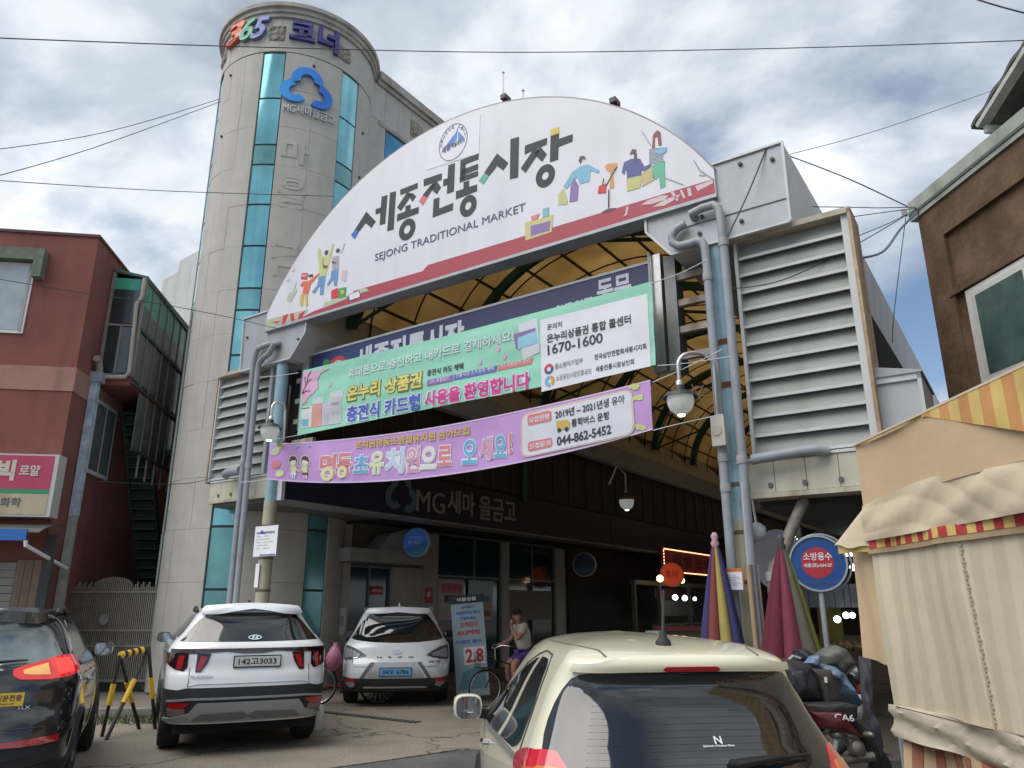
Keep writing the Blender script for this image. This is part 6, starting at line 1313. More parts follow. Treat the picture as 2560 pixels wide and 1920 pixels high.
# corrugated roof corner above
RC = Thing('corrugated_roof', 'corrugated roof corner with white fascia above the brown house', 'roof', (0, -2, zt), BF)
def bpt(x, y, off=0): p = bside(x, y); return p
c0 = bside(2456, 325); c1 = bside(2560, 155); c2 = bside(2478, 330); 
m = MB(); n = 40
m.slab(lambda i, j: (-.15+2.2*j, c0[0]-3.2*i, c0[1]+.05+.02*math.sin(60*i)+ (c1[1]-c0[1]+.25)*(-(c0[0]-c1[0]))*0+1.45*i+.0*j), lambda i, j: (-.15+2.2*j, c0[0]-3.2*i, c0[1]+.0+.02*math.sin(60*i)+1.45*i), 60, 1); RC.part('roof_sheet', m, pm('roof_tin', (.10, .10, .095), .7, .2, 5))
m = MB(); m.bar((-.10, c0[0]-.1, c0[1]-.03), (-.10, c0[0]-3.2, c0[1]+1.38), .06, .13, (1, 0, 0)); m.bar((-.1, c0[0]-.15, c0[1]-.1), (2, c0[0]-.15, c0[1]-.1), .05, .1); RC.part('fascia', m, pm('fascia_white', (.45, .46, .43), .7, .2, 8, streak=.6)); RC.part('gable_wall', MB().box(.4, 2.4, c0[0]-4, c0[0]-.9, zt+.05, c0[1]+.4), pm('gable_dark', (.06, .05, .04), .9, .2, 3))

# ================================================================ beige tent
canvas = pm('tent_canvas', (.56, .475, .345), .85, .07, 1.2, .4, 7, streak=.10)
def add_stripes(m_, scale, lo, hi):
    nt = m_.node_tree; b = nt.nodes['Principled BSDF']; src = b.inputs['Base Color'].links[0].from_socket
    tc = nt.nodes.new('ShaderNodeTexCoord'); w_ = nt.nodes.new('ShaderNodeTexWave'); w_.bands_direction = 'Y'; w_.inputs['Scale'].default_value = scale; w_.inputs['Distortion'].default_value = 1.2; w_.inputs['Detail'].default_value = 1
    nt.links.new(tc.outputs['Object'], w_.inputs['Vector']); r_ = nt.nodes.new('ShaderNodeValToRGB'); r_.color_ramp.elements[0].position = .35; r_.color_ramp.elements[1].position = .65
    r_.color_ramp.elements[0].color = (lo, lo, lo*.97, 1); r_.color_ramp.elements[1].color = (hi, hi, hi, 1); nt.links.new(w_.outputs['Fac'], r_.inputs[0])
    x_ = nt.nodes.new('ShaderNodeMix'); x_.data_type = 'RGBA'; x_.blend_type = 'MULTIPLY'; x_.inputs[0].default_value = 1; nt.links.new(src, x_.inputs[6]); nt.links.new(r_.outputs[0], x_.inputs[7]); nt.links.new(x_.outputs[2], b.inputs['Base Color'])
canvasw = pm('tent_curtain', (.60, .53, .40), .8, .05, 1.2, .3, 5, streak=.08); add_stripes(canvasw, 1.6, .88, 1.0)
canvas2 = pm('tent_canvas_tan', (.54, .40, .25), .85, .06, 1.2, .4, 5)
stripe_y = flat('tent_yellow', (.60, .44, .15), .8, var=.15); stripe_o = flat('tent_orange', (.54, .27, .10), .8, var=.15); stripe_r = flat('tent_red', (.42, .04, .045), .8, var=.15)
TN = Thing('market_tent', 'beige canvas stall tent with striped yellow and red trim', 'tent', (2.6, 5.5, 0))
tx = 2.62; far, near = 5.52, 1.4
def tw(y, z, o=0):
    return (tx-o+.022*math.sin(5.3*y+.6*math.sin(2*z))+.010*math.sin(13*y+z)+.012*math.sin(3*z+y), y, z)
def roofz(y): return 2.79+.0*(far-y)+.05*math.sin((far-y)*1.3)
m = MB(); m.slab(lambda i, j: tw(far+(near-far)*i, .98+(2.10-.98)*j+.04*i*(1-j)), lambda i, j: (lambda p: (p[0]+.01, p[1], p[2]))(tw(far+(near-far)*i, .98+1.12*j+.04*i*(1-j))), 90, 14); TN.part('wall_cloth', m, canvasw, smooth=60)
def foldx(y, z): t = (z-2.10)/.7; return tx-.02-.05*math.sin(math.pi*min(1, max(0, t)))-.03*math.sin(9*y)*math.sin(math.pi*min(1, max(0, t)))-.012*math.sin(4*y+14*z)
m = MB()
def fw(i, j):
    y = far+.02+(near-far)*i; z = 2.09+(2.37-2.09)*j+.03*math.sin(3*y)*j; return (tx-.035-.010*math.sin(math.pi*j)*(1+math.sin(3.7*y))-.012*(1-j)-.007*math.sin(8*y+25*z)-.007*abs(math.sin(5*y-18*z+2*math.sin(3*y)))**.6-.003*abs(math.sin(19*y+23*z+3*math.sin(5*y))), y, z)
m.slab(fw, lambda i, j: (lambda p: (p[0]+.012, p[1], p[2]))(fw(i, j)), 150, 24); TN.part('gathered_cloth', m, canvas, smooth=60)
def uw(i, j):
    y = far+.03+(near-far)*i; z = 2.35+(roofz(y)-2.35)*j; z = 2.35+(2.80-2.35)*j+(.0 if i < .2 else (i-.2)*.0); return (tx-.03+.02*math.sin(4*y)+.10*j*j*0, y, z)
m = MB(); m.slab(uw, lambda i, j: (lambda p: (p[0]+.012, p[1], p[2]))(uw(i, j)), 60, 6); TN.part('upper_cloth', m, canvas2, smooth=60)
m = MB(); m.bar((tx-.045, far+.02, 2.80), (tx-.045, near, 2.80), .02, .014); TN.part('roof_seam', m, flat('seam_cream', (.6, .5, .36), .7))
# striped roof sloping away from the eave
w = .10; y = far-.95; k = 0
while y > near:
    m = MB(); y2 = y-w
    sl = lambda yy, q: (tx-.02+.9*q, yy, 2.79+.42*q-.012*math.sin(9*yy))
    m.slab(lambda i, j: sl(y+(y2-y)*i, j), lambda i, j: (lambda p: (p[0], p[1], p[2]-.01))(sl(y+(y2-y)*i, j)), 2, 5); TN.part('roof_stripe', m, stripe_y if k % 2 else stripe_o)
    m = MB(); z0 = 2.60+.02*k; z0 = max(2.3, 2.79-.01-(far-.95-y2)*.34)
    zl = lambda yy: 2.785-min(.5, max(.01, (far-.95-yy)*.34)); m.slab(lambda i, j: (tx-.052, y+(y2-y)*i, zl(y+(y2-y)*i)+(2.795-zl(y+(y2-y)*i))*j), lambda i, j: (tx-.04, y+(y2-y)*i, zl(y+(y2-y)*i)+(2.795-zl(y+(y2-y)*i))*j), 2, 2); TN.part('hanging_stripe', m, stripe_y if k % 2 else stripe_o)
    y = y2; k += 1
m = MB(); m.slab(lambda i, j: (tx-.02+.9*j, far+(-.95)*i, 2.79+.42*j), lambda i, j: (tx-.02+.9*j, far-.95*i, 2.78+.42*j), 3, 3); TN.part('roof_cloth', m, canvas2)
# scalloped valance blocks
y = far-.03; k = 0
while y > near:
    w = .078+.012*math.sin(k*2.3); m = MB(); m.slab(lambda i, j: tw(y-w*i, 2.035+.06*j, .03), lambda i, j: tw(y-w*i, 2.035+.06*j, .02), 2, 1)
    TN.part('valance_block', m, stripe_r if k % 2 == 0 else stripe_y); y -= w; k += 1
m = MB(); m.slab(lambda i, j: tw(far+(near-far)*i, 2.0+.036*j, .026), lambda i, j: tw(far+(near-far)*i, 2.0+.036*j, .018), 60, 1); TN.part('valance_hem', m, flat('hem_tan', (.38, .27, .16), .85, var=.2))
# clear sheet strip, striped skirt
m = MB(); m.slab(lambda i, j: tw(far+(near-far)*i, .80+.20*j+.03*i, .03+.02*math.sin(20*i+9*j)), lambda i, j: tw(far+(near-far)*i, .80+.20*j+.03*i, .015+.02*math.sin(20*i+9*j)), 90, 5); TN.part('plastic_strip', m, pm('cloudy_plastic', (.50, .45, .36), .3, .12, 6, .4, 12, spec=.7), smooth=60)
TN.part('skirt', (lambda m: m.slab(lambda i, j: tw(far-.03+(near-far)*i, .02+.80*j, -.02+.04*math.sin(26*i+3*j)), lambda i, j: tw(far-.03+(near-far)*i, .02+.80*j, -.03+.04*math.sin(26*i+3*j)), 90, 8))(MB()), canvas2, smooth=60)
y = far-.1; k = 0
while y > near:
    m = MB(); y2 = y-.09; m.slab(lambda i, j: (lambda yy: tw(yy, .02+.79*j, -.012+.04*math.sin(26*((far-.03-yy)/(far-near))+3*j)))(y+(y2-y)*i), lambda i, j: (lambda yy: tw(yy, .02+.79*j, -.018+.04*math.sin(26*((far-.03-yy)/(far-near))+3*j)))(y+(y2-y)*i), 3, 8); TN.part('skirt_stripe', m, flat('stripe_faded', (.33, .14, .09), .85, var=.3), smooth=60); y -= .21; k += 1
m = MB()
y = 4.42
for k in range(44): z = 2.0-k*.0235; p = tw(y-.0*k, z, .006); m.box(p[0]-.004, p[0], y-.008-.006*(k % 3), y+.010+.005*(k % 2), z-.006, z+.006)
TN.part('eyelet_row', m, flat('eyelet', (.44, .37, .27), .8))
TN.part('rope', MB().tube([tw(far-.08, .995, .04), tw(4.6, 1.0, .045), tw(3.4, 1.03, .045), tw(near, 1.06, .045)], .004, 6), flat('rope_brown', (.15, .12, .09), .8))
# far corner: bunched flap and the hanging cloth behind it
m = MB(); tri = [(2.62, 5.60, 2.37), (2.40, 5.90, 2.06), (2.56, 5.62, 2.04)]
def fl(i, j):
    a = Vector((2.61, 5.52, 2.37)); b = Vector((2.45, 5.82, 2.08)).lerp(Vector((2.59, 5.52, 2.045)), i); q = a.lerp(b, max(.04, j)); return (q.x-.03*math.sin(math.pi*i)*j, q.y, q.z+.012*math.sin(9*i)*j)
m.slab(fl, lambda i, j: (lambda p: (p[0]+.012, p[1]+.01, p[2]))(fl(i, j)), 10, 8); TN.part('corner_flap', m, canvas, smooth=60)
m = MB(); m.slab(lambda i, j: (2.58+.10*i+.02*math.sin(6*i+2*j), 5.86-.30*i, 1.28+.84*j-.05*i*(1-j)), lambda i, j: (2.59+.10*i+.02*math.sin(6*i+2*j), 5.87-.30*i, 1.28+.84*j-.05*i*(1-j)), 10, 8); TN.part('hanging_cloth', m, canvas2, smooth=60)
m = MB(); m.slab(lambda i, j: (2.47+.12*i, 5.80-.26*i, 2.02+.06*j), lambda i, j: (2.48+.12*i, 5.81-.26*i, 2.02+.06*j), 4, 1); TN.part('flap_trim', m, stripe_y)
m = MB(); m.tube([(2.66, 5.6, 0), (2.66, 5.6, 2.8)], .02, 8); m.tube([(2.66, 1.5, 0), (2.66, 1.5, 2.8)], .02, 8); TN.part('pole', m, galv)

# ================================================================ hydrant sign
hp = PD(2045, 1408, 9.0); hz = hp[2]
HS = Thing('hydrant_sign', 'round blue sign with red centre reading fire hydrant code', 'sign', (hp[0], hp[1], 0))
az0 = R(14); n_ = Vector((-math.sin(az0)*1.0-.06, -math.cos(az0), 0)).normalized(); ex_ = Vector((-n_.y, n_.x, 0)); hc = Vector((hp[0], hp[1], hz))
hf = lambda a, b, o: tuple(hc+ex_*a+Vector((0, 0, b))+n_*o)
m = MB(); m.prism(ellipse(0, 0, .285, .285, 40), hf, -.004, 0); HS.part('disc', m, flat('sign_blue', (.015, .075, .27), .4, dirt=.2, scale=6))
m = MB(); m.prism(ellipse(-.005, .005, .165, .165, 36), hf, 0, .003); HS.part('centre_disc', m, flat('sign_red', (.42, .035, .05), .4))
m = MB(); ring(m, hf, (0, 0), (.28, .28), (.30, .30), .014, 40); HS.part('rim', m, galv)
m = MB(); q = [tuple(hc+ex_*(.03+.31*math.cos(R(a)))+Vector((0, 0, .31*math.sin(R(a))))-n_*.05) for a in range(0, 360, 12)]; m.tube(q, .014, 8, closed=True); HS.part('back_hoop', m, galv, smooth=True)
m = MB(); put_text(m, '소방용수', hf, (-.145, .03), (.145, .03), .085, .015, .006); put_text(m, '세종(조)-GH-27', hf, (-.15, -.05), (.14, -.05), .05, .022, .006); HS.part('lettering', m, P_white)
m = MB(); put_text(m, '소방용수표지 주·정차 금지', hf, (-.15, -.225), (.15, -.225), .035, .008, .003); HS.part('small_lettering', m, flat('faded_text', (.10, .13, .2), .5))
m = MB(); b0 = hc-n_*.03; m.tube([(b0.x, b0.y, 0), (b0.x, b0.y, hz+.2)], .03, 12); HS.part('post', m, galv, smooth=True)
# ================================================================ folded parasols
def parasol(x, y, zt_, zb, cols_, rads, lab, tip):
    T = Thing('folded_parasol', lab, 'parasol', (x, y, 0)); n = len(cols_)
    for k in range(n):
        a0, a1 = 2*math.pi*k/n, 2*math.pi*(k+1)/n
        def f(i, j, o=0):
            a = a0+(a1-a0)*i; z = zt_+(zb-zt_)*j; r_ = (rads*(j**.8)*(1+.28*math.sin(math.pi*i)-.16*math.cos(3*a)*j)+.02)+o; return (x+r_*math.cos(a)-.05*j*math.sin(a), y+r_*math.sin(a), z+.03*math.sin(8*a)*j)
        T.part('canopy_panel', MB().slab(lambda i, j: f(i, j), lambda i, j: f(i, j, -.006), 6, 12), cols_[k], smooth=60)
    T.part('pole', MB().tube([(x, y, 0), (x, y, zt_+.05)], .018, 8), galv)
    T.part('tip_knot', MB().lathe([(.03, -.08), (.05, -.03), (.03, .01), (.045, .05), (.02, .09)], (x, y, zt_), 10), tip, smooth=60)
    return T
clm = lambda n, c: pm('cloth_'+n, c, .8, .14, 3, .2, 30)
cy, cn, cr_, cw = clm('mustard', (.30, .25, .07)), clm('indigo', (.032, .028, .11)), clm('red', (.17, .035, .03)), clm('wine', (.10, .008, .022))
p_ = PD(1792, 1420, 8.8); ztop = PD(1785, 1352, 8.8)[2]
parasol(p_[0], p_[1], ztop, .5, [cn, cr_, cy, cy, cn, cr_, cy, cn, cn], .25, 'folded parasol, mustard and indigo panels with pink knotted tip', clm('pinktip', (.45, .27, .33)))
p_ = PD(1958, 1420, 8.2); ztop = PD(1925, 1360, 8.2)[2]
parasol(p_[0], p_[1], ztop, .55, [clm('olive', (.20, .20, .03)), clm('rose', (.15, .022, .045)), clm('slate', (.10, .11, .18)), cw, cw, clm('rose', (.15, .022, .045)), clm('dull', (.08, .08, .055)), clm('olive', (.20, .20, .03))], .29, 'folded parasol, wine red and olive panels beside the hydrant sign', clm('darktip', (.06, .05, .06)))
# rolled pale parasol bundle leaning against the column
p_ = PD(1900, 1600, 8.3)
T = Thing('cloth_bundle', 'tall rolled tan and grey cloth bundle by the bent pipe', 'bundle', (p_[0], p_[1], 0))
for k, c in enumerate(((.35, .24, .15), (.2, .2, .24), (.14, .14, .17), (.42, .33, .24))):
    T.part('roll', MB().tube([(p_[0]-.03+k*.03, p_[1]+.02*(k % 2), 0), (p_[0]-.05+k*.028, p_[1]+.02*(k % 2), 2.05)], .026, 8), clm('roll%d' % k, c), smooth=True)
# notices
def notice(T_, s, t, z0, w, h, head, lines, lab, frame=None, foot=None, rows=8, title=None, tm=None):
    T = Thing('notice', lab, 'notice', (s, t, z0), ARC); f = lambda a, b, o: (s+a, t-o, z0+b)
    T.part('sheet', MB().box(s, s+w, t, t+.006, z0, z0+h), frame or P_white)
    if frame: T.part('paper', MB().box(s+.012, s+w-.012, t-.003, t, z0+.012, z0+h-.04), P_white)
    if head: m = MB(); put_text(m, head, f, (w*.08, h*.74), (w*.86, h*.74), h*.075, .02, .005); T.part('lettering', m, tm or navy)
    m = MB()
    for k in range(rows):
        z = h*(.66-.5*k/rows); m.box(s+w*.1, s+w*(.3+.1*(k % 2)), t-.005, t-.003, z0+z, z0+z+.006); m.box(s+w*.42, s+w*(.6+.12*((k*7) % 3)), t-.005, t-.003, z0+z, z0+z+.006)
    T.part('print_lines', m, lines)
    if foot: T.part('foot_band', MB().box(s+w*.3, s+w*.97, t-.005, t-.002, z0+h*.02, z0+h*.06), foot)
    return T
a = PT(632, 1392, -.3); b = PT(696, 1312, -.3)
N1 = notice(None, a[0], -.3, a[1], b[0]-a[0], b[1]-a[1], 'CCTV설치안내', flat('print_grey', (.3, .33, .42), .5), 'white CCTV notice board on the far left column', foot=inkb, rows=5)
m = MB(); m.prism([(a[0]+.12, b[1]-.13), (a[0]+.26, b[1]-.13), (a[0]+.19, b[1]-.06)], lambda p, q, o: (p, -.302-o, q), 0, .003); N1.part('logo', m, inkb)
N1.part('clamp', MB().box(a[0]+.1, a[0]+.3, -.295, -.1, a[1]+.3, a[1]+.34), cladm)
a = PT(1816, 1478, -.32); b = PT(1856, 1420, -.32)
notice(None, a[0], -.32, a[1], b[0]-a[0], b[1]-a[1], None, flat('print_grey', (.3, .33, .42), .5), 'small orange framed notice taped to the near column pipes', frame=flat('frame_orange', (.55, .16, .06), .5), foot=inkb, rows=7)
T = Thing('paper_label', 'blank white paper strip on the far left column', 'label', (.6, -.1, 1.9), ARC, mesh=MB().box(.56, .66, -.13, -.118, 1.95, 2.35), mat=P_white)
# ================================================================ red shop board and what is behind
RBd = Thing('shop_board', 'dark red shop board edged with little lights', 'sign', (.9, 17, 2.8), ARC)
RBd.part('board', MB().box(.86, .95, 16.7, 22.5, 2.78, 3.66), pm('board_red', (.16, .02, .02), .6, .15, 2, emit=(.25, .02, .02), es=.06))
led = flat('led_warm', (.8, .6, .4), .4, emit=(1, .55, .28), es=1.6)
lm = MB()
for k in range(46):
    t = 16.8+k*.125
    lm.box(.95, .965, t, t+.06, 3.58, 3.62); lm.box(.95, .965, t, t+.06, 2.80, 2.84)
for k in range(7): lm.box(.95, .965, 16.74, 16.78, 2.84+k*.11, 2.90+k*.11)
RBd.part('light_string', lm, led)
m = MB(); put_text(m, '족발 보쌈', lambda a, b, o: (.952+o, a, b), (17.6, 3.0), (21.6, 3.0), .45, .02, .004); RBd.part('lettering', m, flat('letter_dimred', (.07, .015, .012), .6))
p_ = PS(1680, 1437, 1.5); c_ = Vector((1.5, p_[0], p_[1]))
T = Thing('round_lantern_sign', 'glowing round orange red sign below the red shop board', 'sign', tuple(c_), ARC)
T.part('drum', MB().lathe([(.40, 0), (.40, .24), (.38, .25)], tuple(c_), 28, axis), pm('drum_orange', (.4, .2, .1), .5, .1, 3, emit=(.6, .2, .08), es=.06), smooth=35)
cc_ = c_+axis*.252; cf = lambda a, b, o: tuple(cc_+ex*a+Vector((0, 0, b))+axis*o) if False else tuple(cc_+Vector((-axis.y, axis.x, 0))*a+Vector((0, 0, b))+axis*o)
m = MB(); m.prism(ellipse(0, 0, .36, .36, 28), cf, 0, .004); T.part('face', m, flat('face_red', (.4, .04, .02), .5, emit=(.6, .06, .02), es=.25)); m = MB(); put_text(m, '홍어', cf, (-.2, -.12), (.2, -.12), .26, .01, .008); T.part('lettering', m, flat('face_letter', (.25, .08, .03), .5))
warm = flat('bulb_warm', (1, .8, .5), .3, emit=(1, .62, .28), es=3.0); cool = flat('bulb_cool', (1, 1, 1), .3, emit=(.85, .95, 1), es=3.5)
def bulb(x, y, S, r_, mt, lab, t=None):
    if t is None: q = PS(x, y, S); c_ = (S, q[0], q[1])
    else: q = PT(x, y, t); c_ = (q[0], t, q[1])
    T = Thing('light_bulb', lab, 'bulb', c_, ARC, group='lit bulbs among the market stalls')
    T.part('globe', MB().lathe([(.3*r_, r_*.9), (.8*r_, r_*.5), (r_, 0), (.8*r_, -.6*r_), (.3*r_, -.95*r_)], c_, 12), mt, smooth=60)
    T.part('cap', MB().lathe([(.35*r_, 0), (.3*r_, r_*.8)], (c_[0], c_[1], c_[2]+r_*.9), 8), cladm)
    T.part('wire', MB().tube([(c_[0], c_[1], c_[2]+r_*1.6), (c_[0], c_[1], c_[2]+r_*1.6+.5)], .006, 5), cladm)
bulb(1650, 1446, 1.5, .12, warm, 'warm bulb left of the round orange sign'); bulb(1705, 1451, 1.5, .10, warm, 'warm bulb right of the round orange sign')
bulb(1688, 1493, 1.4, .10, cool, 'white bulb above the shop counter, first from the left'); bulb(1712, 1495, 1.4, .10, cool, 'white bulb above the shop counter, second from the left'); bulb(1737, 1497, 1.4, .07, cool, 'white bulb above the shop counter, third from the left')
for i, (x, y) in enumerate(((2118, 1383), (2132, 1391), (2133, 1418), (2093, 1548), (2115, 1538), (2131, 1538))):
    bulb(x, y, None, (.075, .05, .06, .06, .055, .05)[i], cool, ['white bulb right of the hydrant sign top', 'small white bulb beside the tent flap', 'white bulb right of the hydrant sign middle', 'white bulb below the hydrant sign, leftmost of three', 'white bulb below the hydrant sign, middle of three', 'white bulb below the hydrant sign, next to the tent'][i], t=5.0)
bulb(1896, 1467, None, .03, warm, 'tiny warm bulb beside the bent pipe', t=3.0)
T = Thing('strip_lamp', 'short warm glowing strip lamp left of the hydrant post', 'lamp', (9, 4, 2), ARC, mesh=(lambda a, b: MB().bar((a[0], 4, a[1]), (b[0], 4, b[1]), .03, .02))(PT(1980, 1471, 4), PT(2005, 1476, 4)), mat=warm)
# shop front, counter
SF = Thing('food_stall', 'dim glazed food stall front under the red board', 'stall', (1.0, 17, 0), ARC)
for k, t in enumerate((14.2, 16.2, 18.9, 22.2)): SF.part('post', MB().box(.85, .98, t, t+.12, 0, 2.45), pm('stall_post', (.13, .13, .11), .6, .2, 3))
SF.part('head_rail', MB().box(.84, 1.0, 14.2, 23, 2.32, 2.46), MATS['stall_post']); SF.part('shelf', MB().box(.5, .95, 16.4, 22, 1.0, 1.06), MATS['stall_post']); SF.part('menu_panel', MB().box(.6, .66, 16.5, 18.8, 1.9, 2.25), pm('menu_red', (.09, .02, .02), .7, .1, 3)); SF.part('menu_panel', MB().box(.6, .66, 17.2, 20, 1.3, 1.85), pm('menu_grey', (.14, .15, .15), .7, .3, 6))
ca = PD(1640, 1588, 13.0)
CT = Thing('red_topped_counter', 'counter with dull red top behind the cream car roof', 'counter', (ca[0]+.4, ca[1], 0))
CT.part('top', MB().box(ca[0], ca[0]+1.15, 12.3, 13.1, ca[2]+.08, ca[2]+.14), pm('counter_red', (.20, .045, .045), .6, .1, 3)); CT.part('base', MB().box(ca[0]+.05, ca[0]+1.1, 12.35, 13.05, 0, ca[2]+.08), pm('counter_olive', (.12, .11, .04), .7, .2, 3))
CB = Thing('white_box', 'small white box left of the red topped counter', 'box', (ca[0]-.2, 12.5, 1), mesh=MB().box(ca[0]-.22, ca[0]+.02, 12.25, 12.5, ca[2]-.1, ca[2]+.08), mat=P_white)
Thing('stand_table', 'dark side table under the small white box', 'table', (ca[0]-.2, 12.5, 0), mesh=MB().box(ca[0]-.3, ca[0]+.02, 12.2, 12.6, ca[2]-.15, ca[2]-.101).box(ca[0]-.28, ca[0]-.24, 12.22, 12.26, 0, ca[2]-.15).box(ca[0]-.04, ca[0], 12.22, 12.26, 0, ca[2]-.15).box(ca[0]-.28, ca[0]-.24, 12.5, 12.54, 0, ca[2]-.15).box(ca[0]-.04, ca[0], 12.5, 12.54, 0, ca[2]-.15), mat=cladm)
# right aisle: light-edged sign, stall, posts
ls = PT(1945, 1400, 2.2)
LS = Thing('lit_edge_sign', 'pale rounded shop sign with a garland of tiny lights', 'sign', (ls[0], 2.2, ls[1]), ARC)
f_ = lambda a, b, o: (ls[0]+a, 2.2-o, ls[1]+b)
m = MB(); m.prism(ellipse(0, 0, .36, .42, 28), f_, -.1, 0); LS.part('panel', m, pm('sign_grey', (.23, .22, .26), .5, .15, 4)); m = MB(); put_text(m, '떡', f_, (.05, -.14), (.27, -.14), .26, .04, .006); LS.part('lettering', m, flat('letter_crimson', (.35, .02, .05), .5))
m = MB()
for k in range(26):
    a = R(60-k*5.5); m.box(ls[0]+.37*math.cos(a)-.008, ls[0]+.37*math.cos(a)+.008, 2.16, 2.19, ls[1]+.44*math.sin(a)-.008, ls[1]+.44*math.sin(a)+.008)
LS.part('light_string', m, flat('led_cool', (.7, .8, .7), .4, emit=(.7, .9, .75), es=.8))
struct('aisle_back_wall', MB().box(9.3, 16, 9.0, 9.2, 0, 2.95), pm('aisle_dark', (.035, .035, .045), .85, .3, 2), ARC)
AS = Thing('side_stall', 'dim side aisle stall with yellow sheet and pale board', 'stall', (8.9, 5.5, 0), ARC)
AS.part('yellow_sheet', MB().box(8.45, 8.85, 5.9, 5.94, .95, 1.8), pm('sheet_yellow', (.22, .17, .03), .8, .2, 3)); AS.part('pale_board', MB().box(8.4, 9.5, 5.3, 5.36, 1.62, 2.0), pm('board_pale', (.17, .17, .18), .7, .3, 5)); AS.part('goods_shelf', MB().box(8.4, 9.5, 5.3, 6.0, .85, .92), pm('shelf_brown', (.10, .05, .03), .8, .3, 5)); AS.part('cross_beam', MB().box(8.3, 9.9, 4.0, 4.08, 2.32, 2.38), pm('beam_grey', (.16, .17, .18), .6, .2, 4))
m = MB()
for k in range(60): x = rnd.uniform(8.5, 9.4); y_ = rnd.uniform(5.35, 5.9); r_ = rnd.uniform(.04, .08); m.lathe([(.3*r_, -r_), (r_, 0), (.3*r_, r_)], (x, y_, .92+r_), 6)
AS.part('goods', m, pm('goods_mix', (.25, .16, .07), .8, .8, 3), stuff=True)
for s, t in ((8.98, 2.6), (9.08, 2.6)): Thing('aisle_post', 'thin grey post behind the hydrant sign, %s' % ('nearer the parasol' if s < 9.0 else 'nearer the tent'), 'post', (s, t, 0), ARC, mesh=MB().box(s-.035, s+.035, t-.035, t+.035, 0, 2.78), mat=pm('post_grey', (.22, .25, .27), .6, .2, 4))
CM = Thing('ceiling_camera', 'white dome camera under the right beam by the pipes', 'camera', (9.35, .2, 2.3), ARC)
q = PT(1893, 1332, .3); CM.part('housing', MB().lathe([(.03, .12), (.09, .08), (.11, 0), (.10, -.06), (.04, -.09)], (q[0], .3, q[1]), 16, (.3, -.4, 1)), P_white, smooth=60); CM.part('bracket', MB().tube([(q[0], .3, q[1]+.05), (q[0]-.02, .3, q[1]+.4)], .015, 8), P_white)

# ================================================================ gate, barrier
GF = Frame(-9.15, 16.0, R(0)); gm = pm('gate_steel', (.27, .25, .22), .45, .2, 6, metal=.4)
GT_ = Thing('metal_gate', 'closed grey ribbed metal gate with arched top and round lock', 'gate', (0, 0, 0), GF)
def gtop_(x): c = abs(x-.92); return 2.02+(.20*math.sqrt(max(0, 1-(c/.42)**2)) if c < .42 else 0)+(.05*((int(x*25)) % 3) if .42 <= c < .75 else 0)
GT_.part('back_sheet', MB().box(0, 1.85, .05, .07, .16, 2.0), flat('gate_back', (.09, .08, .07), .8))
bar0 = None
for k in range(46):
    x = .02+k*.04; GT_.part('bar', MB().box(x, x+.022, .0, .045, .18, gtop_(x)), gm)
for z in (.2, .85, 1.15, 1.9): GT_.part('rail', MB().box(0, 1.86, -.02, 0.05, z, z+.04), gm)
GT_.part('post', MB().box(1.86, 1.93, -.03, .08, 0, 2.05), gm); GT_.part('post', MB().box(-.07, 0, -.03, .08, 0, 2.05), gm)
m = MB(); ring(m, lambda a, b, o: (a, -.02-o, b), (.86, 1.38), (.0, .0), (.10, .10), .03, 20); GT_.part('lock', m, chrome)
BR = Thing('barrier', 'yellow and black striped steel barrier before the metal gate', 'barrier', (-5.6, 11.3, 0))
bk_, by_ = flat('barrier_black', (.015, .014, .012), .6), flat('barrier_yellow', (.62, .38, .02), .5)
A_ = Vector(PD(300, 1638, 12.0)); B_ = Vector(PD(372, 1622, 12.3)); 
for k in range(9):
    a_ = A_.lerp(B_, k/9); b_ = A_.lerp(B_, (k+1)/9); BR.part('rail_band', MB().tube([a_, b_], .045, 14), by_ if k % 2 == 0 and k < 7 else bk_)
for P0, feet in ((A_, ((262, 1790, 12.0), (352, 1790, 12.5))), (B_, ((272, 1800, 11.7), (395, 1765, 12.4)))):
    for f3 in feet:
        q = Vector(PD(f3[0], f3[1], f3[2])); q.z = 0.0 
        BR.part('leg', MB().tube([P0, q], .024, 10), bk_); BR.part('sleeve', MB().tube([P0.lerp(q, .36), P0.lerp(q, .62)], .034, 12), by_)

# ================================================================ left shop front on the red building
SS = Thing('shop_sign', 'pink and cream shop sign box with green stripe, left edge', 'sign', (-2.0, -.2, 3.3), RF)
x1 = .05-.62; SS.part('box', MB().box(-4.5, .13, -.36, -.02, 3.24, 4.42), flat('sign_box_white', (.5, .5, .48), .6)); SS.part('face_pink', MB().box(-4.48, .05, -.368, -.358, 3.75, 4.39), pm('sign_pink', (.45, .05, .12), .5, .1, 1.5)); SS.part('stripe', MB().box(-4.48, .05, -.37, -.358, 3.67, 3.745), flat('stripe_green', (.03, .28, .13), .5)); SS.part('face_cream', MB().box(-4.48, .05, -.368, -.358, 3.28, 3.665), pm('sign_cream', (.47, .40, .27), .6, .1, 2, streak=.3))
sf = lambda a, b, o: (a, -.37-o, b)
m = MB(); put_text(m, '빅', sf, (-.93, 3.90), (-.60, 3.90), .40, .05, .006); put_text(m, '로얄', sf, (-.53, 4.0), (-.17, 4.0), .21, .03, .006); SS.part('lettering', m, P_cream)
m = MB(); put_text(m, 'LG화학', sf, (-1.0, 3.42), (-.40, 3.42), .17, .02, .006); SS.part('lettering', m, flat('letter_grey', (.13, .13, .14), .6))
SH = Thing('roller_shutter', 'grey roller shutter with navy, yellow and red bands', 'shutter', (-3, -.05, 0), RF)
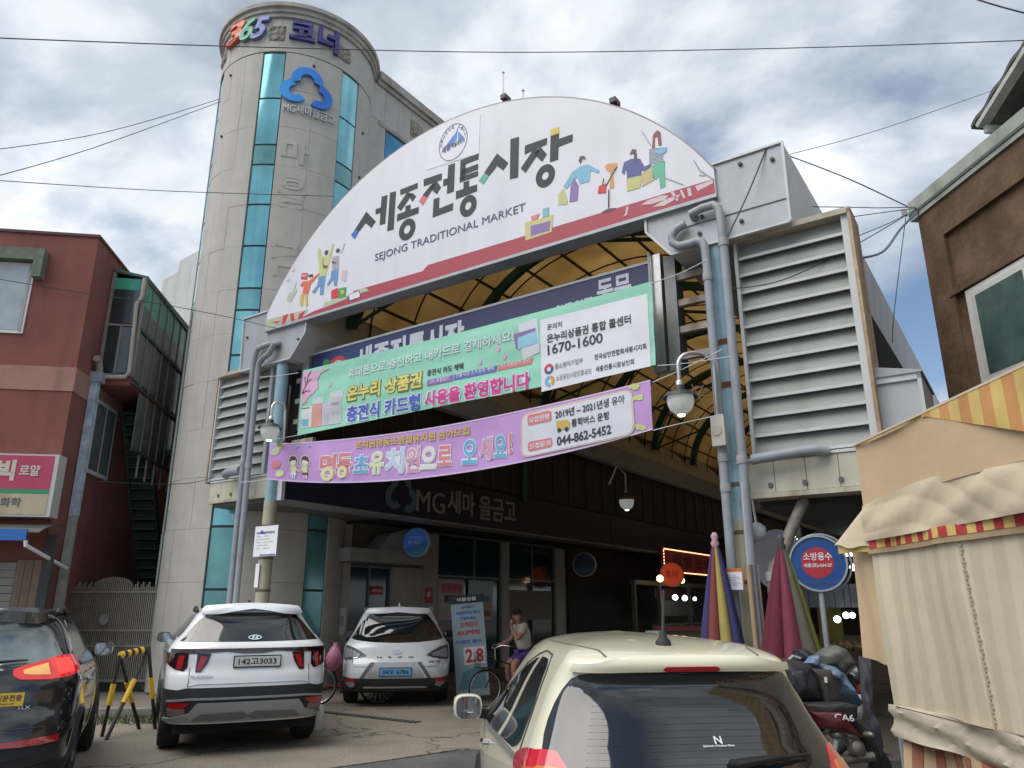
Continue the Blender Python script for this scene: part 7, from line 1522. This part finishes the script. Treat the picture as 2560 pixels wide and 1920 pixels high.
for k in range(17):
    z = .05+k*.14; c = {3: P_white, 4: flat('band_r', (.35, .03, .03), .6), 5: flat('band_y', (.45, .28, .04), .6), 6: flat('band_n', (.06, .06, .12), .6)}.get(k, pm('shutter_grey', (.25, .24, .22), .6, .1, 3))
    SH.part('slat', MB().box(-5, -.42, -.05, -.015, z, z+.13), c)
m = MB(); PN = Thing('wood_panel', 'tan vertical board panel right of the roller shutter', 'panel', (-1, -.05, 0), RF)
for k in range(3): PN.part('board', MB().box(-.41+k*.145, -.275+k*.145, -.06, -.01, 0, 2.47), pm('board_tan', (.24, .17, .12), .8, .2, 2, streak=.5))
PN.part('dark_post', MB().box(.03, .2, -.10, -.012, 0, 2.95), pm('post_dark', (.06, .065, .065), .8, .2, 3))
AW = Thing('awning', 'curved smoky awning with blue front edge at the left edge', 'awning', (-2, -.5, 2.7), RF)
m = MB(); m.slab(lambda i, j: (-5+5.25*i, -.02-.9*j, 3.12-.2*j*j), lambda i, j: (-5+5.25*i, -.02-.9*j, 3.10-.2*j*j), 4, 10); AW.part('sheet', m, pm('smoky', (.10, .10, .11), .2, .1, 2)); AW.part('front_edge', MB().box(-5, .05, -.94, -.90, 2.76, 2.96), flat('edge_blue', (.02, .14, .45), .5)); AW.part('drain', MB().tube([(.05, -.92, 2.76), (.06, -.92, 2.68), (.2, .6, 2.35)], .035, 10), P_white, smooth=True)
# tall left post (white pipe beside it)
# ================================================================ standing banner, bikes, bag
sb0 = PD(1190, 1725, 14.6); sbz = PD(1165, 1510, 14.6)[2]
bx = PD(1172, 1600, 14.6)
SBn = Thing('standing_banner', 'tilted pale blue standing banner with red 2.8 figure', 'banner', (bx[0], bx[1], 0), group=None)
tl = R(5.2); hx = .30
def sbf(a, b, o): return (bx[0]+a*math.cos(tl)+(1.0-b)*math.sin(tl)*1.0+.05*0, bx[1]-o+.0, b-a*math.sin(tl)*0+ (a*math.sin(tl)))
def sbf(a, b, o):
    c, s_ = math.cos(tl), math.sin(tl); bb = b-.95; return (bx[0]+.02+a*c-bb*s_, bx[1]-o, .95+bb*c+a*s_)
m = MB(); m.prism([(-hx, .08), (hx, .08), (hx, 1.72), (-hx, 1.72)], sbf, 0, .006); SBn.part('sheet', m, pm('banner_ice', (.33, .44, .47), .6, .08, 3))
m = MB(); m.prism([(-hx-.03, 1.70), (hx+.03, 1.70), (hx+.03, 1.84), (-hx-.03, 1.84)], sbf, 0, .02); SBn.part('header', m, cladm)
m = MB(); put_text(m, '여름상품', sbf, (-.18, 1.735), (.18, 1.735), .07, .02, .026); SBn.part('lettering', m, P_white)
for a_, c_ in ((('새마을금고', sbf, (-.12, 1.6), (.14, 1.6), .055, .02, .012), inkb), (('새희망적금 출시', sbf, (-.22, 1.5), (.22, 1.5), .06, .02, .012), inkb), (('가입하세요', sbf, (-.15, 1.4), (.15, 1.4), .06, .02, .012), inkb), (('이벤트 참여', sbf, (-.25, .98), (.22, .98), .07, .02, .012), inkb), (('고객감사', sbf, (-.16, 1.27), (.18, 1.27), .09, .03, .012), P_red), (('최대혜택', sbf, (-.22, 1.13), (.2, 1.13), .09, .03, .012), P_red)):
    m = MB(); put_text(m, *a_); SBn.part('lettering', m, c_)
m = MB(); m.prism([(-.12, .62), (.27, .62), (.27, .92), (-.12, .92)], sbf, .006, .009); SBn.part('price_panel', m, P_white)
m = MB(); put_text(m, '2.8', sbf, (-.09, .65), (.24, .65), .24, .03, .014); SBn.part('numerals', m, P_red)
m = MB(); m.prism([(-.25, .2), (.25, .2), (.25, .55), (.1, .58), (-.15, .5)], sbf, .006, .009); SBn.part('picture', m, flat('pic_teal', (.12, .27, .32), .6))
m = MB(); m.tube([sbf(-.2, .08, -.05), (bx[0]-.15, bx[1]+.4, 0)], .012, 6); m.tube([sbf(.2, .08, -.05), (bx[0]+.3, bx[1]+.4, 0)], .012, 6); m.tube([sbf(0, 1.75, -.02), (bx[0], bx[1]+.5, 0)], .012, 6); SBn.part('stand', m, cladm)
def bicycle(pos, head, lab, colr, scale=1.0, basket=True):
    fr = Frame(pos[0], pos[1], R(-head)); T = Thing('bicycle', lab, 'bicycle', (0, 0, 0), fr); bm_ = pm('bike_'+lab[:4], colr, .35, .1, 5, metal=.2)
    r_ = .32*scale; L_ = 1.05*scale
    for yy in (0, L_):
        q = [(0, yy+r_*math.cos(R(a)), r_+r_*math.sin(R(a))) for a in range(0, 360, 12)]; W = T.part('wheel', MB().tube(q, .018, 8, closed=True), tyre_m, smooth=True)
        m = MB()
        for a in range(0, 360, 20): m.bar((0, yy, r_), (0, yy+r_*.95*math.cos(R(a)), r_+r_*.95*math.sin(R(a))), .003, .003, (1, 0, 0))
        T.part('spokes', m, chrome, W, stuff=False); q = [(0, yy+r_*.93*math.cos(R(a)), r_+r_*.93*math.sin(R(a))) for a in range(0, 360, 12)]; T.part('rim', MB().tube(q, .01, 6, closed=True), chrome, W, smooth=True)
    bb = Vector((0, .42*scale, .28)); st = Vector((0, .25*scale, .80)); hd = Vector((0, .85*scale, .82)); hl = Vector((0, .90*scale, .62))
    m = MB(); m.tube([bb, st], .016, 8); m.tube([bb, hl], .018, 8); m.tube([st.lerp(bb, .3), hd], .016, 8); m.tube([hd, hl, (0, L_, r_)], .014, 8); m.tube([bb, (0, 0, r_)], .011, 8); m.tube([st, (0, 0, r_)], .010, 8); T.part('frame', m, bm_, smooth=True)
    T.part('saddle', MB().slab(lambda i, j: ((i-.5)*(.20-.13*j), .12*scale+.27*j, .86+.02*math.sin(3*i)), lambda i, j: ((i-.5)*(.18-.13*j), .12*scale+.27*j, .81), 6, 5), cladm, smooth=True)
    m = MB(); m.tube([hd, (0, .86*scale, 1.0)], .013, 8); m.tube([(-.28, .68*scale, 1.06), (-.2, .80*scale, 1.08), (-.06, .9*scale, 1.02), (.06, .9*scale, 1.02), (.2, .80*scale, 1.08), (.28, .68*scale, 1.06)], .012, 8); T.part('handlebar', m, chrome, smooth=True)
    for sd in (-1, 1): T.part('grip', MB().tube([(sd*.28, .68*scale, 1.06), (sd*.31, .58*scale, 1.05)], .018, 8), cladm, smooth=True)
    if basket:
        m = MB(); y0, y1 = .95*scale, 1.22*scale
        for k in range(9): x = -.17+k*.0425; m.bar((x*.85, y0, .68), (x, y0, .95), .005, .005); m.bar((x*.85, y1, .68), (x, y1, .95), .005, .005)
        for k in range(5): z = .68+k*.067; m.bar((-.16, y0, z), (.16, y0, z), .005, .005); m.bar((-.16, y1, z), (.16, y1, z), .005, .005); m.bar((-.16, y0, z), (-.16, y1, z), .005, .005); m.bar((.16, y0, z), (.16, y1, z), .005, .005)
        m.box(-.15, .15, y0, y1, .675, .685); T.part('basket', m, flat('basket_black', (.03, .03, .035), .6))
    m = MB(); m.tube([(-.09, bb.y, bb.z-.1), (-.03, bb.y, bb.z), (.03, bb.y, bb.z), (.09, bb.y, bb.z+.1)], .01, 6); m.box(-.16, -.08, bb.y-.04, bb.y+.04, bb.z-.115, bb.z-.095); m.box(.08, .16, bb.y-.04, bb.y+.04, bb.z+.09, bb.z+.11); T.part('pedals', m, cladm)
    return T
mp = PD(1285, 1610, 13.6)
BHEAD = -115
bpos = (.42, 14.15)
bicycle(bpos, BHEAD, 'dark bicycle with front basket under the seated man', (.03, .03, .04)).o.scale = (.92, .92, .92)
rp = PD(838, 1700, 14.2)
bicycle((rp[0]-.35, rp[1]+.2), 80, 'red bicycle half hidden behind the white cars', (.3, .015, .02))
q = PD(832, 1640, 13.9)
m = MB(); vs_ = []
def bagf(i, j):
    a = 2*math.pi*i; zz = q[2]-.24+.46*j; r_ = float(np.interp(j, [0, .12, .35, .6, .8, .93, 1], [.03, .09, .125, .11, .07, .03, .045])); return (q[0]+r_*math.cos(a)*(1+.2*math.sin(3*a+6*j)+.1*math.sin(7*a-9*j))+.05*j, q[1]+r_*.8*math.sin(a), zz)
m.grid(bagf, 24, 10); Thing('plastic_bag', 'pink plastic bag hung on the red bicycle', 'bag', (q[0], q[1], q[2]-.24), mesh=m, mat=pm('bag_pink', (.36, .13, .22), .4, .2, 9, .5, 14), smooth=True)
q = PD(798, 1722, 11.6)
T = Thing('white_canister', 'white plastic canister on the ground beside the parked white car', 'canister', (q[0], q[1], 0), mesh=MB().lathe([(.08, 0), (.09, .02), (.09, .28), (.07, .32), (.03, .33), (.03, .36)], (q[0], q[1], 0), 18).box(q[0]-.12, q[0]-.02, q[1]-.12, q[1]-.09, 0, .26), mat=flat('canister_white', (.55, .57, .56), .4), smooth=40)

# ================================================================ the man astride the bicycle
def skin_body(name, pts, edges, rad, matr, T, sub=2, parent=None):
    me = bpy.data.meshes.new(name); bx_, by__, bz_ = T.base
    me.from_pydata([(p[0]-bx_, p[1]-by__, p[2]-bz_) for p in pts], edges, []); o = bpy.data.objects.new(name, me); COL.objects.link(o)
    md = o.modifiers.new('skin', 'SKIN'); md.use_smooth_shade = True; sv = me.skin_vertices[0].data
    for i, r_ in enumerate(rad): sv[i].radius = (r_, r_) if not isinstance(r_, tuple) else r_
    sv[0].use_root = True
    s2 = o.modifiers.new('sub', 'SUBSURF'); s2.levels = sub; s2.render_levels = sub
    dg = bpy.context.evaluated_depsgraph_get(); nm_ = bpy.data.meshes.new_from_object(o.evaluated_get(dg)); o.modifiers.clear(); o.data = nm_
    nm_.materials.clear(); nm_.materials.append(matr); nm_.polygons.foreach_set('use_smooth', [True]*len(nm_.polygons)); o.parent = parent or T.o; return o
PF = Frame(bpos[0], bpos[1], R(-BHEAD))            # y forward along the bicycle
MAN = Thing('person', 'man in cream short-sleeved shirt and purple shorts, hand at his mouth, astride a bicycle', 'person', (0, 0, 0), PF)
MAN.o.scale = (.92, .92, .92)
skin = pm('skin', (.36, .19, .13), .55, .08, 12); shirt = pm('shirt_cream', (.50, .46, .38), .85, .08, 8, .3, 20); shorts = pm('shorts_purple', (.09, .035, .20), .85, .1, 6); hairm = pm('hair_black', (.012, .011, .011), .7, .2, 30, .4, 60)
pel = (0, .22, .95); lum = (0, .25, 1.08); che = (0, .31, 1.28); nek = (0, .36, 1.45); hed = (-.01, .40, 1.55); hd2 = (-.01, .41, 1.63)
# far arm raised to the mouth (rider's left), near arm resting on the bar
pts = [pel, lum, che, nek, hed, hd2,
       (-.17, .33, 1.40), (-.27, .50, 1.18), (-.11, .56, 1.36), (-.06, .545, 1.45),
       (.18, .32, 1.39), (.26, .42, 1.15), (.27, .60, 1.08),
       (-.10, .24, .90), (-.16, .55, .74), (-.15, .50, .38), (-.15, .47, .10), (-.16, .60, .05),
       (.10, .24, .90), (.17, .52, .72), (.24, .45, .38), (.30, .36, .10), (.31, .50, .05)]
ed = [(0,1),(1,2),(2,3),(3,4),(4,5),(2,6),(6,7),(7,8),(8,9),(2,10),(10,11),(11,12),(0,13),(13,14),(14,15),(15,16),(16,17),(0,18),(18,19),(19,20),(20,21),(21,22)]
rd = [(.12,.09),(.115,.09),(.125,.09),.058,.082,.076, .066,.044,.033,.028, .066,.044,.034, .09,.072,.052,.036,.03, .09,.072,.052,.036,.03]
skin_body('body', pts, ed, rd, skin, MAN)
sp = [(0, .225, .97), (0, .25, 1.08), (0, .31, 1.29), (0, .355, 1.42), (-.175, .33, 1.40), (-.235, .44, 1.27), (.185, .32, 1.39), (.235, .38, 1.25)]
skin_body('shirt', sp, [(0,1),(1,2),(2,3),(2,4),(4,5),(2,6),(6,7)], [(.19,.15),(.185,.15),(.20,.15),(.085,.08),.088,.074,.09,.076], shirt, MAN)
skin_body('shorts', [(0, .22, .94), (-.10, .25, .89), (-.155, .50, .77), (.10, .25, .89), (.165, .47, .75)], [(0,1),(1,2),(0,3),(3,4)], [(.155,.12),.105,.088,.105,.088], shorts, MAN)
m = MB()
hc_ = Vector((-.01, .395, 1.625))
def hairf(i, j):
    a = 2*math.pi*i; b_ = -math.radians(12)+math.radians(102)*j; fr_ = .5+.5*math.sin(a); cut = math.radians(42)*max(0, fr_-.35)
    b_ = max(b_, cut); return (hc_.x+.092*math.cos(b_)*math.cos(a), hc_.y+.105*math.cos(b_)*math.sin(a), hc_.z+.012+.105*math.sin(b_)+.006*math.sin(9*a))
m.slab(hairf, lambda i, j: (lambda p: (hc_.x+(p[0]-hc_.x)*.82, hc_.y+(p[1]-hc_.y)*.82, hc_.z+(p[2]-hc_.z)*.85))(hairf(i, j)), 28, 10); MAN.part('hair', m, hairm, smooth=True)
fy = .485
MAN.part('nose', MB().lathe([(.004, .05), (.012, .02), (.017, 0), (.006, -.012)], (-.012, fy, 1.585), 10), skin, smooth=True)
for sx in (-1, 1):
    MAN.part('eye', MB().lathe([(.004, -.008), (.011, 0), (.004, .008)], (-.01+sx*.030, fy-.008, 1.618), 8), flat('eye_dark', (.02, .012, .01), .4)); MAN.part('ear', MB().lathe([(.004, -.03), (.018, -.015), (.022, .012), (.006, .03)], (-.01+sx*.083, .40, 1.59), 8), skin, smooth=True)
    MAN.part('brow', MB().box(-.01+sx*.032-.016, -.01+sx*.032+.016, fy-.006, fy+.003, 1.638, 1.644), hairm)
MAN.part('mouth', MB().box(-.035, .012, fy-.008, fy+.0, 1.545, 1.552), flat('lip', (.25, .08, .07), .5))
def hand(c, dirv, side, curl, T):
    c = Vector(c); d = Vector(dirv).normalized(); up_ = Vector(side).normalized(); lat = d.cross(up_).normalized(); m = MB()
    m.tube([c, c+d*.04, c+d*.075], [.026, .034, .032], 10)
    for k in range(4):
        o_ = lat*((k-1.5)*.018); L_ = (.062, .072, .068, .052)[k]; a_ = c+d*.07+o_; b_ = a_+d*L_*.45-up_*curl*.2*L_; e_ = b_+d*L_*.2-up_*L_*(.35+curl*.2); m.tube([a_, b_, e_], [.0098, .009, .0075], 7)
    a_ = c+d*.03+lat*-.034; m.tube([a_-lat*-.01, a_+d*.03-lat*.008, a_+d*.055-up_*.015], [.012, .011, .008], 7); T.part('hand', m, skin, smooth=True)
hand((-.06, .545, 1.45), (.3, -.25, .9), (0, 1, .2), .5, MAN); hand((.27, .60, 1.08), (.05, .9, -.15), (0, .2, 1), 1, MAN)
MAN.part('glasses_on_shirt', MB().tube([(-.06, .44, 1.26), (-.03, .447, 1.245), (0, .45, 1.25), (.03, .447, 1.245), (.06, .44, 1.26)], .004, 6), flat('specs_dark', (.02, .02, .02), .4)); MAN.part('shirt_placket', MB().tube([(0, .405, 1.40), (0, .44, 1.3), (0, .40, 1.12), (0, .37, 1.0)], .005, 6), flat('placket', (.3, .27, .22), .8))
for sx in (-1, 1): MAN.part('sandal', MB().box(sx*.16-.05 if sx < 0 else .31-.05, sx*.16+.05 if sx < 0 else .31+.05, (.47 if sx < 0 else .37)-.06, (.47 if sx < 0 else .37)+.2, 0, .03), cladm)

# ================================================================ scooters and bags by the tent corner
SZ = lambda x, y: (1900+x/1.831, 1400+y/1.831)
def pillow(pts, Y, bulge, crumple=.015, seed=1, thick=.22, conv=SZ, n=44):
    P = [Vector(PY(*conv(x, y), Y)) for x, y in pts]; per = []
    tot = sum((P[i]-P[i-1]).length for i in range(len(P))); out = []
    for i in range(len(P)):
        a_, b_ = P[i], P[(i+1) % len(P)]; k = max(2, round(n*(b_-a_).length/tot))
        out += [a_.lerp(b_, j/k) for j in range(k)]
    c_ = sum(out, Vector())/len(out); rs = random.Random(seed); ph = [rs.uniform(0, 6) for _ in range(4)]; N_ = len(out); vs = []; fs = []
    ks = [1, .96, .85, .68, .48, .26, .08]
    for sd, bl_ in ((-1, bulge), (1, thick)):
        for r_, k in enumerate(ks):
            for i, p in enumerate(out):
                q = c_+(p-c_)*k; w_ = math.sin(9*q.x*3+ph[0]+17*q.z)+.7*math.sin(31*q.z+ph[1]-23*q.x)+.5*math.sin(53*(q.x+q.z)+ph[2])
                vs.append((q.x, Y+sd*(bl_*math.sqrt(max(0, 1-k**3))+.02)+(crumple*w_*(1-k**4)), q.z))
    L_ = len(ks)
    for sd in range(2):
        o_ = sd*L_*N_
        for r_ in range(L_-1):
            for i in range(N_): j = (i+1) % N_; fs.append((o_+r_*N_+i, o_+r_*N_+j, o_+(r_+1)*N_+j, o_+(r_+1)*N_+i))
        fs.append(tuple(o_+(L_-1)*N_+i for i in range(N_)))
    for i in range(N_): j = (i+1) % N_; fs.append((i, j, L_*N_+j, L_*N_+i))
    return MB().add(vs, fs)
def pbase(x, y, Y): q = PY(*SZ(x, y), Y); return (q[0], Y, 0)
redb = pm('scooter_red', (.065, .008, .010), .3, .15, 4, coat=.6); metal_d = pm('metal_dirty', (.22, .21, .19), .45, .35, 14, metal=.6)
SC = Thing('scooter', 'dark red scooter half buried under bags by the tent', 'scooter', pbase(330, 760, 6.1))
SC.part('side_panel', pillow([(215,690),(370,695),(400,735),(445,790),(470,812),(400,795),(330,780),(260,765)], 6.05, .05, .004, 3, .2), redb, smooth=50)
SC.part('seat', pillow([(190,655),(380,650),(440,665),(440,720),(395,735),(370,700),(210,692)], 6.12, .05, .008, 4, .2), cladm, smooth=50)
SC.part('front_panel', pillow([(375,790),(440,830),(480,870),(470,900),(430,880),(390,830)], 6.1, .04, .006, 5, .12), pm('panel_grey', (.16, .15, .14), .4, .3, 8), smooth=50)
wq = Vector(PY(*SZ(375, 880), 6.15)); q = [(wq.x+.26*math.cos(R(a)), 6.2, wq.z-.05+.26*math.sin(R(a))) for a in range(0, 360, 15)]
SC.part('wheel', MB().tube([(x, y, max(.05, z)) for x, y, z in q], .045, 10, closed=True), tyre_m, smooth=True)
m = MB(); p_ = [PY(*SZ(x, y), 6.1) for x, y in ((300, 905), (380, 915), (450, 905), (520, 900))]; m.tube(p_, .035, 10); SC.part('exhaust', m, metal_d, smooth=True)
m = MB()
for (x, y, r_) in ((440, 860, .055), (345, 800, .03), (495, 800, .022)):
    c_ = PY(*SZ(x, y), 6.05); m.lathe([(r_*.5, -.05), (r_, -.03), (r_, .03), (r_*.5, .05)], c_, 14, (.3, -1, .1))
SC.part('engine_parts', m, metal_d, smooth=40)
m = MB(); m.tube([PY(*SZ(x, y), 6.3) for x, y in ((120, 470), (150, 440), (185, 452))], .012, 8); m.tube([PY(*SZ(x, y), 6.05) for x, y in ((345, 770), (350, 830), (340, 880))], .02, 8); SC.part('handlebar', m, galv, smooth=True)
m = MB(); c_ = Vector(PY(*SZ(345, 733), 5.98)); put_text(m, 'CA6', lambda a, b, o: (c_.x+a, 5.985-o, c_.z+b), (0, 0), (.14, -.01), .045, .01, .004); SC.part('lettering', m, MATS['sticker_white'])
tarp = pm('tarp_dark', (.020, .021, .025), .6, .3, 5, .5, 10)
DB = Thing('delivery_box', 'black padded delivery box strapped on the scooter', 'box', pbase(160, 560, 6.3))
DB.part('shell', pillow([(60,470),(110,450),(175,462),(225,475),(262,520),(285,600),(290,655),(215,650),(150,640),(70,600)], 6.3, .10, .010, 7, .25), tarp, smooth=50)
DB.part('window_flap', pillow([(135,510),(190,505),(210,540),(215,600),(175,615),(140,570)], 6.18, .03, .004, 8, .03), pm('flap_slate', (.035, .037, .047), .35, .2, 5), smooth=50)
DB.part('side_flap', pillow([(232,498),(320,502),(345,575),(368,648),(300,655),(285,600),(262,535)], 6.2, .02, .004, 9, .2), pm('box_olive', (.045, .042, .034), .8, .25, 5), smooth=50)
m = MB(); c_ = Vector(PY(*SZ(302, 549), 6.14)); m.box(c_.x-.008, c_.x+.008, 6.135, 6.15, c_.z-.02, c_.z+.02); DB.part('tag', m, P_white)
BBg = Thing('blue_bag', 'pale blue plastic bag drooping over the scooter boxes', 'bag', pbase(380, 560, 6.4), mesh=pillow([(222,462),(262,470),(330,485),(375,520),(420,590),(457,655),(445,670),(415,665),(390,640),(362,625),(345,575),(320,505),(262,492)], 6.42, .11, .022, 11, .1), mat=pm('bag_blue', (.10, .15, .22), .35, .45, 5, .9, 18, spec=.6), smooth=60)
Thing('bag_knot', 'crumpled blue knot on top of the drooping bag', 'bag', pbase(240, 460, 6.3), mesh=pillow([(205,470),(235,440),(265,432),(275,455),(265,490),(230,485)], 6.32, .05, .02, 12, .05), mat=pm('bag_blue2', (.14, .20, .32), .35, .4, 6, .9, 20), smooth=60)
Thing('windscreen_cover', 'olive grey domed cover of a second scooter behind the blue bag', 'cover', pbase(350, 450, 6.9), mesh=pillow([(268,430),(300,405),(345,390),(385,405),(412,440),(430,475),(370,520),(335,490),(280,480)], 6.9, .10, .008, 13, .2), mat=pm('tarp_olive', (.095, .10, .082), .6, .15, 3, .4, 8), smooth=60)
SC2 = Thing('scooter', 'second dark scooter behind, mostly hidden by the grey cover', 'scooter', pbase(430, 560, 7.1))
SC2.part('body', pillow([(370,525),(432,478),(460,500),(470,560),(455,610),(440,640),(420,580),(395,545)], 7.1, .08, .01, 14, .2), pm('scooter_black', (.02, .02, .024), .3, .2, 5, coat=.5), smooth=50)
SC2.part('tail_lamp', pillow([(448,570),(464,565),(464,600),(450,605)], 6.98, .02, .002, 15, .03), redlens()); SC2.part('tank', pillow([(430,625),(455,615),(470,640),(470,700),(450,730),(435,700)], 6.7, .06, .006, 16, .1), pm('tank_pale', (.24, .25, .25), .45, .3, 9), smooth=50)
wq = Vector(PY(*SZ(430, 760), 7.0)); SC2.part('wheel', MB().tube([(wq.x+.24*math.cos(R(a)), 7.0, .29+.24*math.sin(R(a))) for a in range(0, 360, 15)], .045, 10, closed=True), tyre_m, smooth=True)
Thing('grey_sheet', 'grey plastic sheet hanging at the tent far corner', 'sheet', pbase(490, 600, 6.5), mesh=pillow([(455,440),(500,455),(508,600),(515,720),(545,770),(560,860),(540,930),(500,850),(490,730),(470,640),(462,520)], 6.5, .03, .014, 17, .03), mat=pm('sheet_slate', (.075, .075, .09), .4, .3, 4, .4, 8), smooth=60)
Thing('dark_bundle', 'dark crumpled bundle between folded parasol and delivery box', 'bundle', pbase(185, 430, 7.2), mesh=pillow([(160,410),(205,405),(235,430),(240,470),(200,465),(150,455)], 7.2, .08, .02, 18, .1), mat=tarp, smooth=60)
# ================================================================ wires
wire_m = flat('wire_black', (.02, .022, .028), .6); wire_w = flat('wire_white', (.5, .52, .56), .5); wire_g = flat('wire_grey', (.16, .19, .25), .6)
K = 2560/2212.
def wire(lab, pts, r_, mt=wire_m):
    P = []
    for (x, y, D) in pts: P.append(Vector(PD(x*K, y*K, D)))
    out = []
    for i in range(len(P)-1):
        for k in range(6):
            t = k/6; p0, p1, p2, p3 = P[max(0, i-1)], P[i], P[i+1], P[min(len(P)-1, i+2)]
            out.append(.5*((2*p1)+(-p0+p2)*t+(2*p0-5*p1+4*p2-p3)*t*t+(-p0+3*p1-3*p2+p3)*t**3))
    out.append(P[-1]); Thing('overhead_wire', lab, 'wire', tuple(out[0]), mesh=MB().tube(out, r_, 6), mat=mt, smooth=True, group='overhead wires')
wire('thick black wire crossing the whole sky before the tower', [(-60, 80, 9), (500, 100, 9.5), (1100, 113, 10), (1700, 104, 10.5), (2280, 85, 11)], .007)
wire('upper of two thin wires reaching the tower from the left', [(-60, 330, 12), (230, 285, 13.5), (478, 213, 15.6)], .007)
wire('lower of two thin wires reaching the tower from the left', [(-60, 395, 12), (200, 320, 13.5), (478, 219, 15.6)], .007)
wire('thin wire across the tower below its blue emblem', [(-60, 386, 12), (350, 412, 12.5), (722, 424, 13)], .006)
wire('thick wire cutting the top right corner', [(2090, -8, 7), (2160, 14, 7), (2290, 48, 7)], .007)
wire('thin wire rising right from the grey gutter box', [(1700, 335, 10), (1900, 280, 10.5), (2230, 165, 11)], .005, wire_g)
wire('grey wire sloping down from the gutter box to the brown house', [(1692, 332, 9.8), (1830, 385, 10.3), (1960, 446, 10.9)], .009, wire_g)
wire('upper short wire between the louvres and the brown house', [(1720, 446, 10.2), (1850, 448, 10.3), (1900, 449, 10.5), (1992, 447, 11)], .006)
wire('second short wire between the louvres and the brown house', [(1815, 472, 9.2), (1900, 460, 10.3), (1992, 448, 11)], .006)
wire('third short wire between the louvres and the brown house', [(1828, 520, 9.2), (1925, 480, 10.3), (1992, 445, 11)], .006)
wire('thin wire running over the louvre panel to the brown house', [(1565, 625, 8.9), (1690, 605, 8.8), (1850, 528, 9.3), (1985, 448, 11)], .006)
wire('thick pale cable looping from the louvres to the brown house', [(1838, 560, 9.2), (1905, 545, 9.9), (1945, 495, 10.4), (1990, 448, 11)], .016, wire_g)
wire('thin wire hanging down behind the gutter to the eave', [(1958, 460, 11), (1945, 560, 10.9), (1930, 690, 10.4), (1928, 740, 10.2)], .006)
wire('black strap across the grey gutter box', [(1657, 317, 8.85), (1615, 420, 8.75), (1572, 510, 8.65)], .010)
wire('thin wire along the red building to the tower', [(-20, 600, 13.8), (175, 632, 14.0), (330, 654, 14.1), (484, 683, 14.4), (600, 710, 14.0)], .006)
wire('slack wire low across the stone tower', [(215, 1040, 13.9), (350, 1046, 14.5), (420, 1042, 14.6), (465, 1030, 14.4)], .007)
for lab, pts in (('cord tying the green banner top right corner', [(1407, 612, 8.9), (1470, 590, 8.8), (1530, 560, 8.6)]), ('cord tying the green banner bottom right corner', [(1420, 790, 8.9), (1480, 785, 8.8), (1580, 770, 8.6)]), ('cord from the purple banner top right corner', [(1410, 826, 8.8), (1480, 795, 8.7), (1560, 755, 8.6)]), ('cord from the purple banner bottom right corner', [(1410, 930, 8.8), (1470, 915, 8.7), (1560, 895, 8.6)]), ('cord tying the green banner top left corner', [(645, 805, 13.2), (600, 812, 13.4), (560, 815, 13.5)]), ('cord tying the green banner bottom left corner', [(645, 940, 13.2), (600, 948, 13.4), (580, 950, 13.5)]), ('cord from the purple banner bottom left corner', [(580, 1035, 13.5), (545, 1040, 13.6), (520, 1042, 13.7)]), ('long cord hanging down the right column pipe', [(1603, 1040, 8.7), (1608, 1120, 8.7), (1620, 1270, 8.7), (1625, 1330, 8.7)])):
    wire(lab, pts, .006, wire_w)
bxp = PD(1953*K, 457*K, 10.9)
Thing('cable_tag', 'small pale square tag on the bundled wires', 'tag', bxp, mesh=MB().box(bxp[0]-.04, bxp[0]+.04, bxp[1]-.01, bxp[1]+.01, bxp[2]-.07, bxp[2]+.03), mat=flat('tag_pale', (.5, .48, .4), .6))
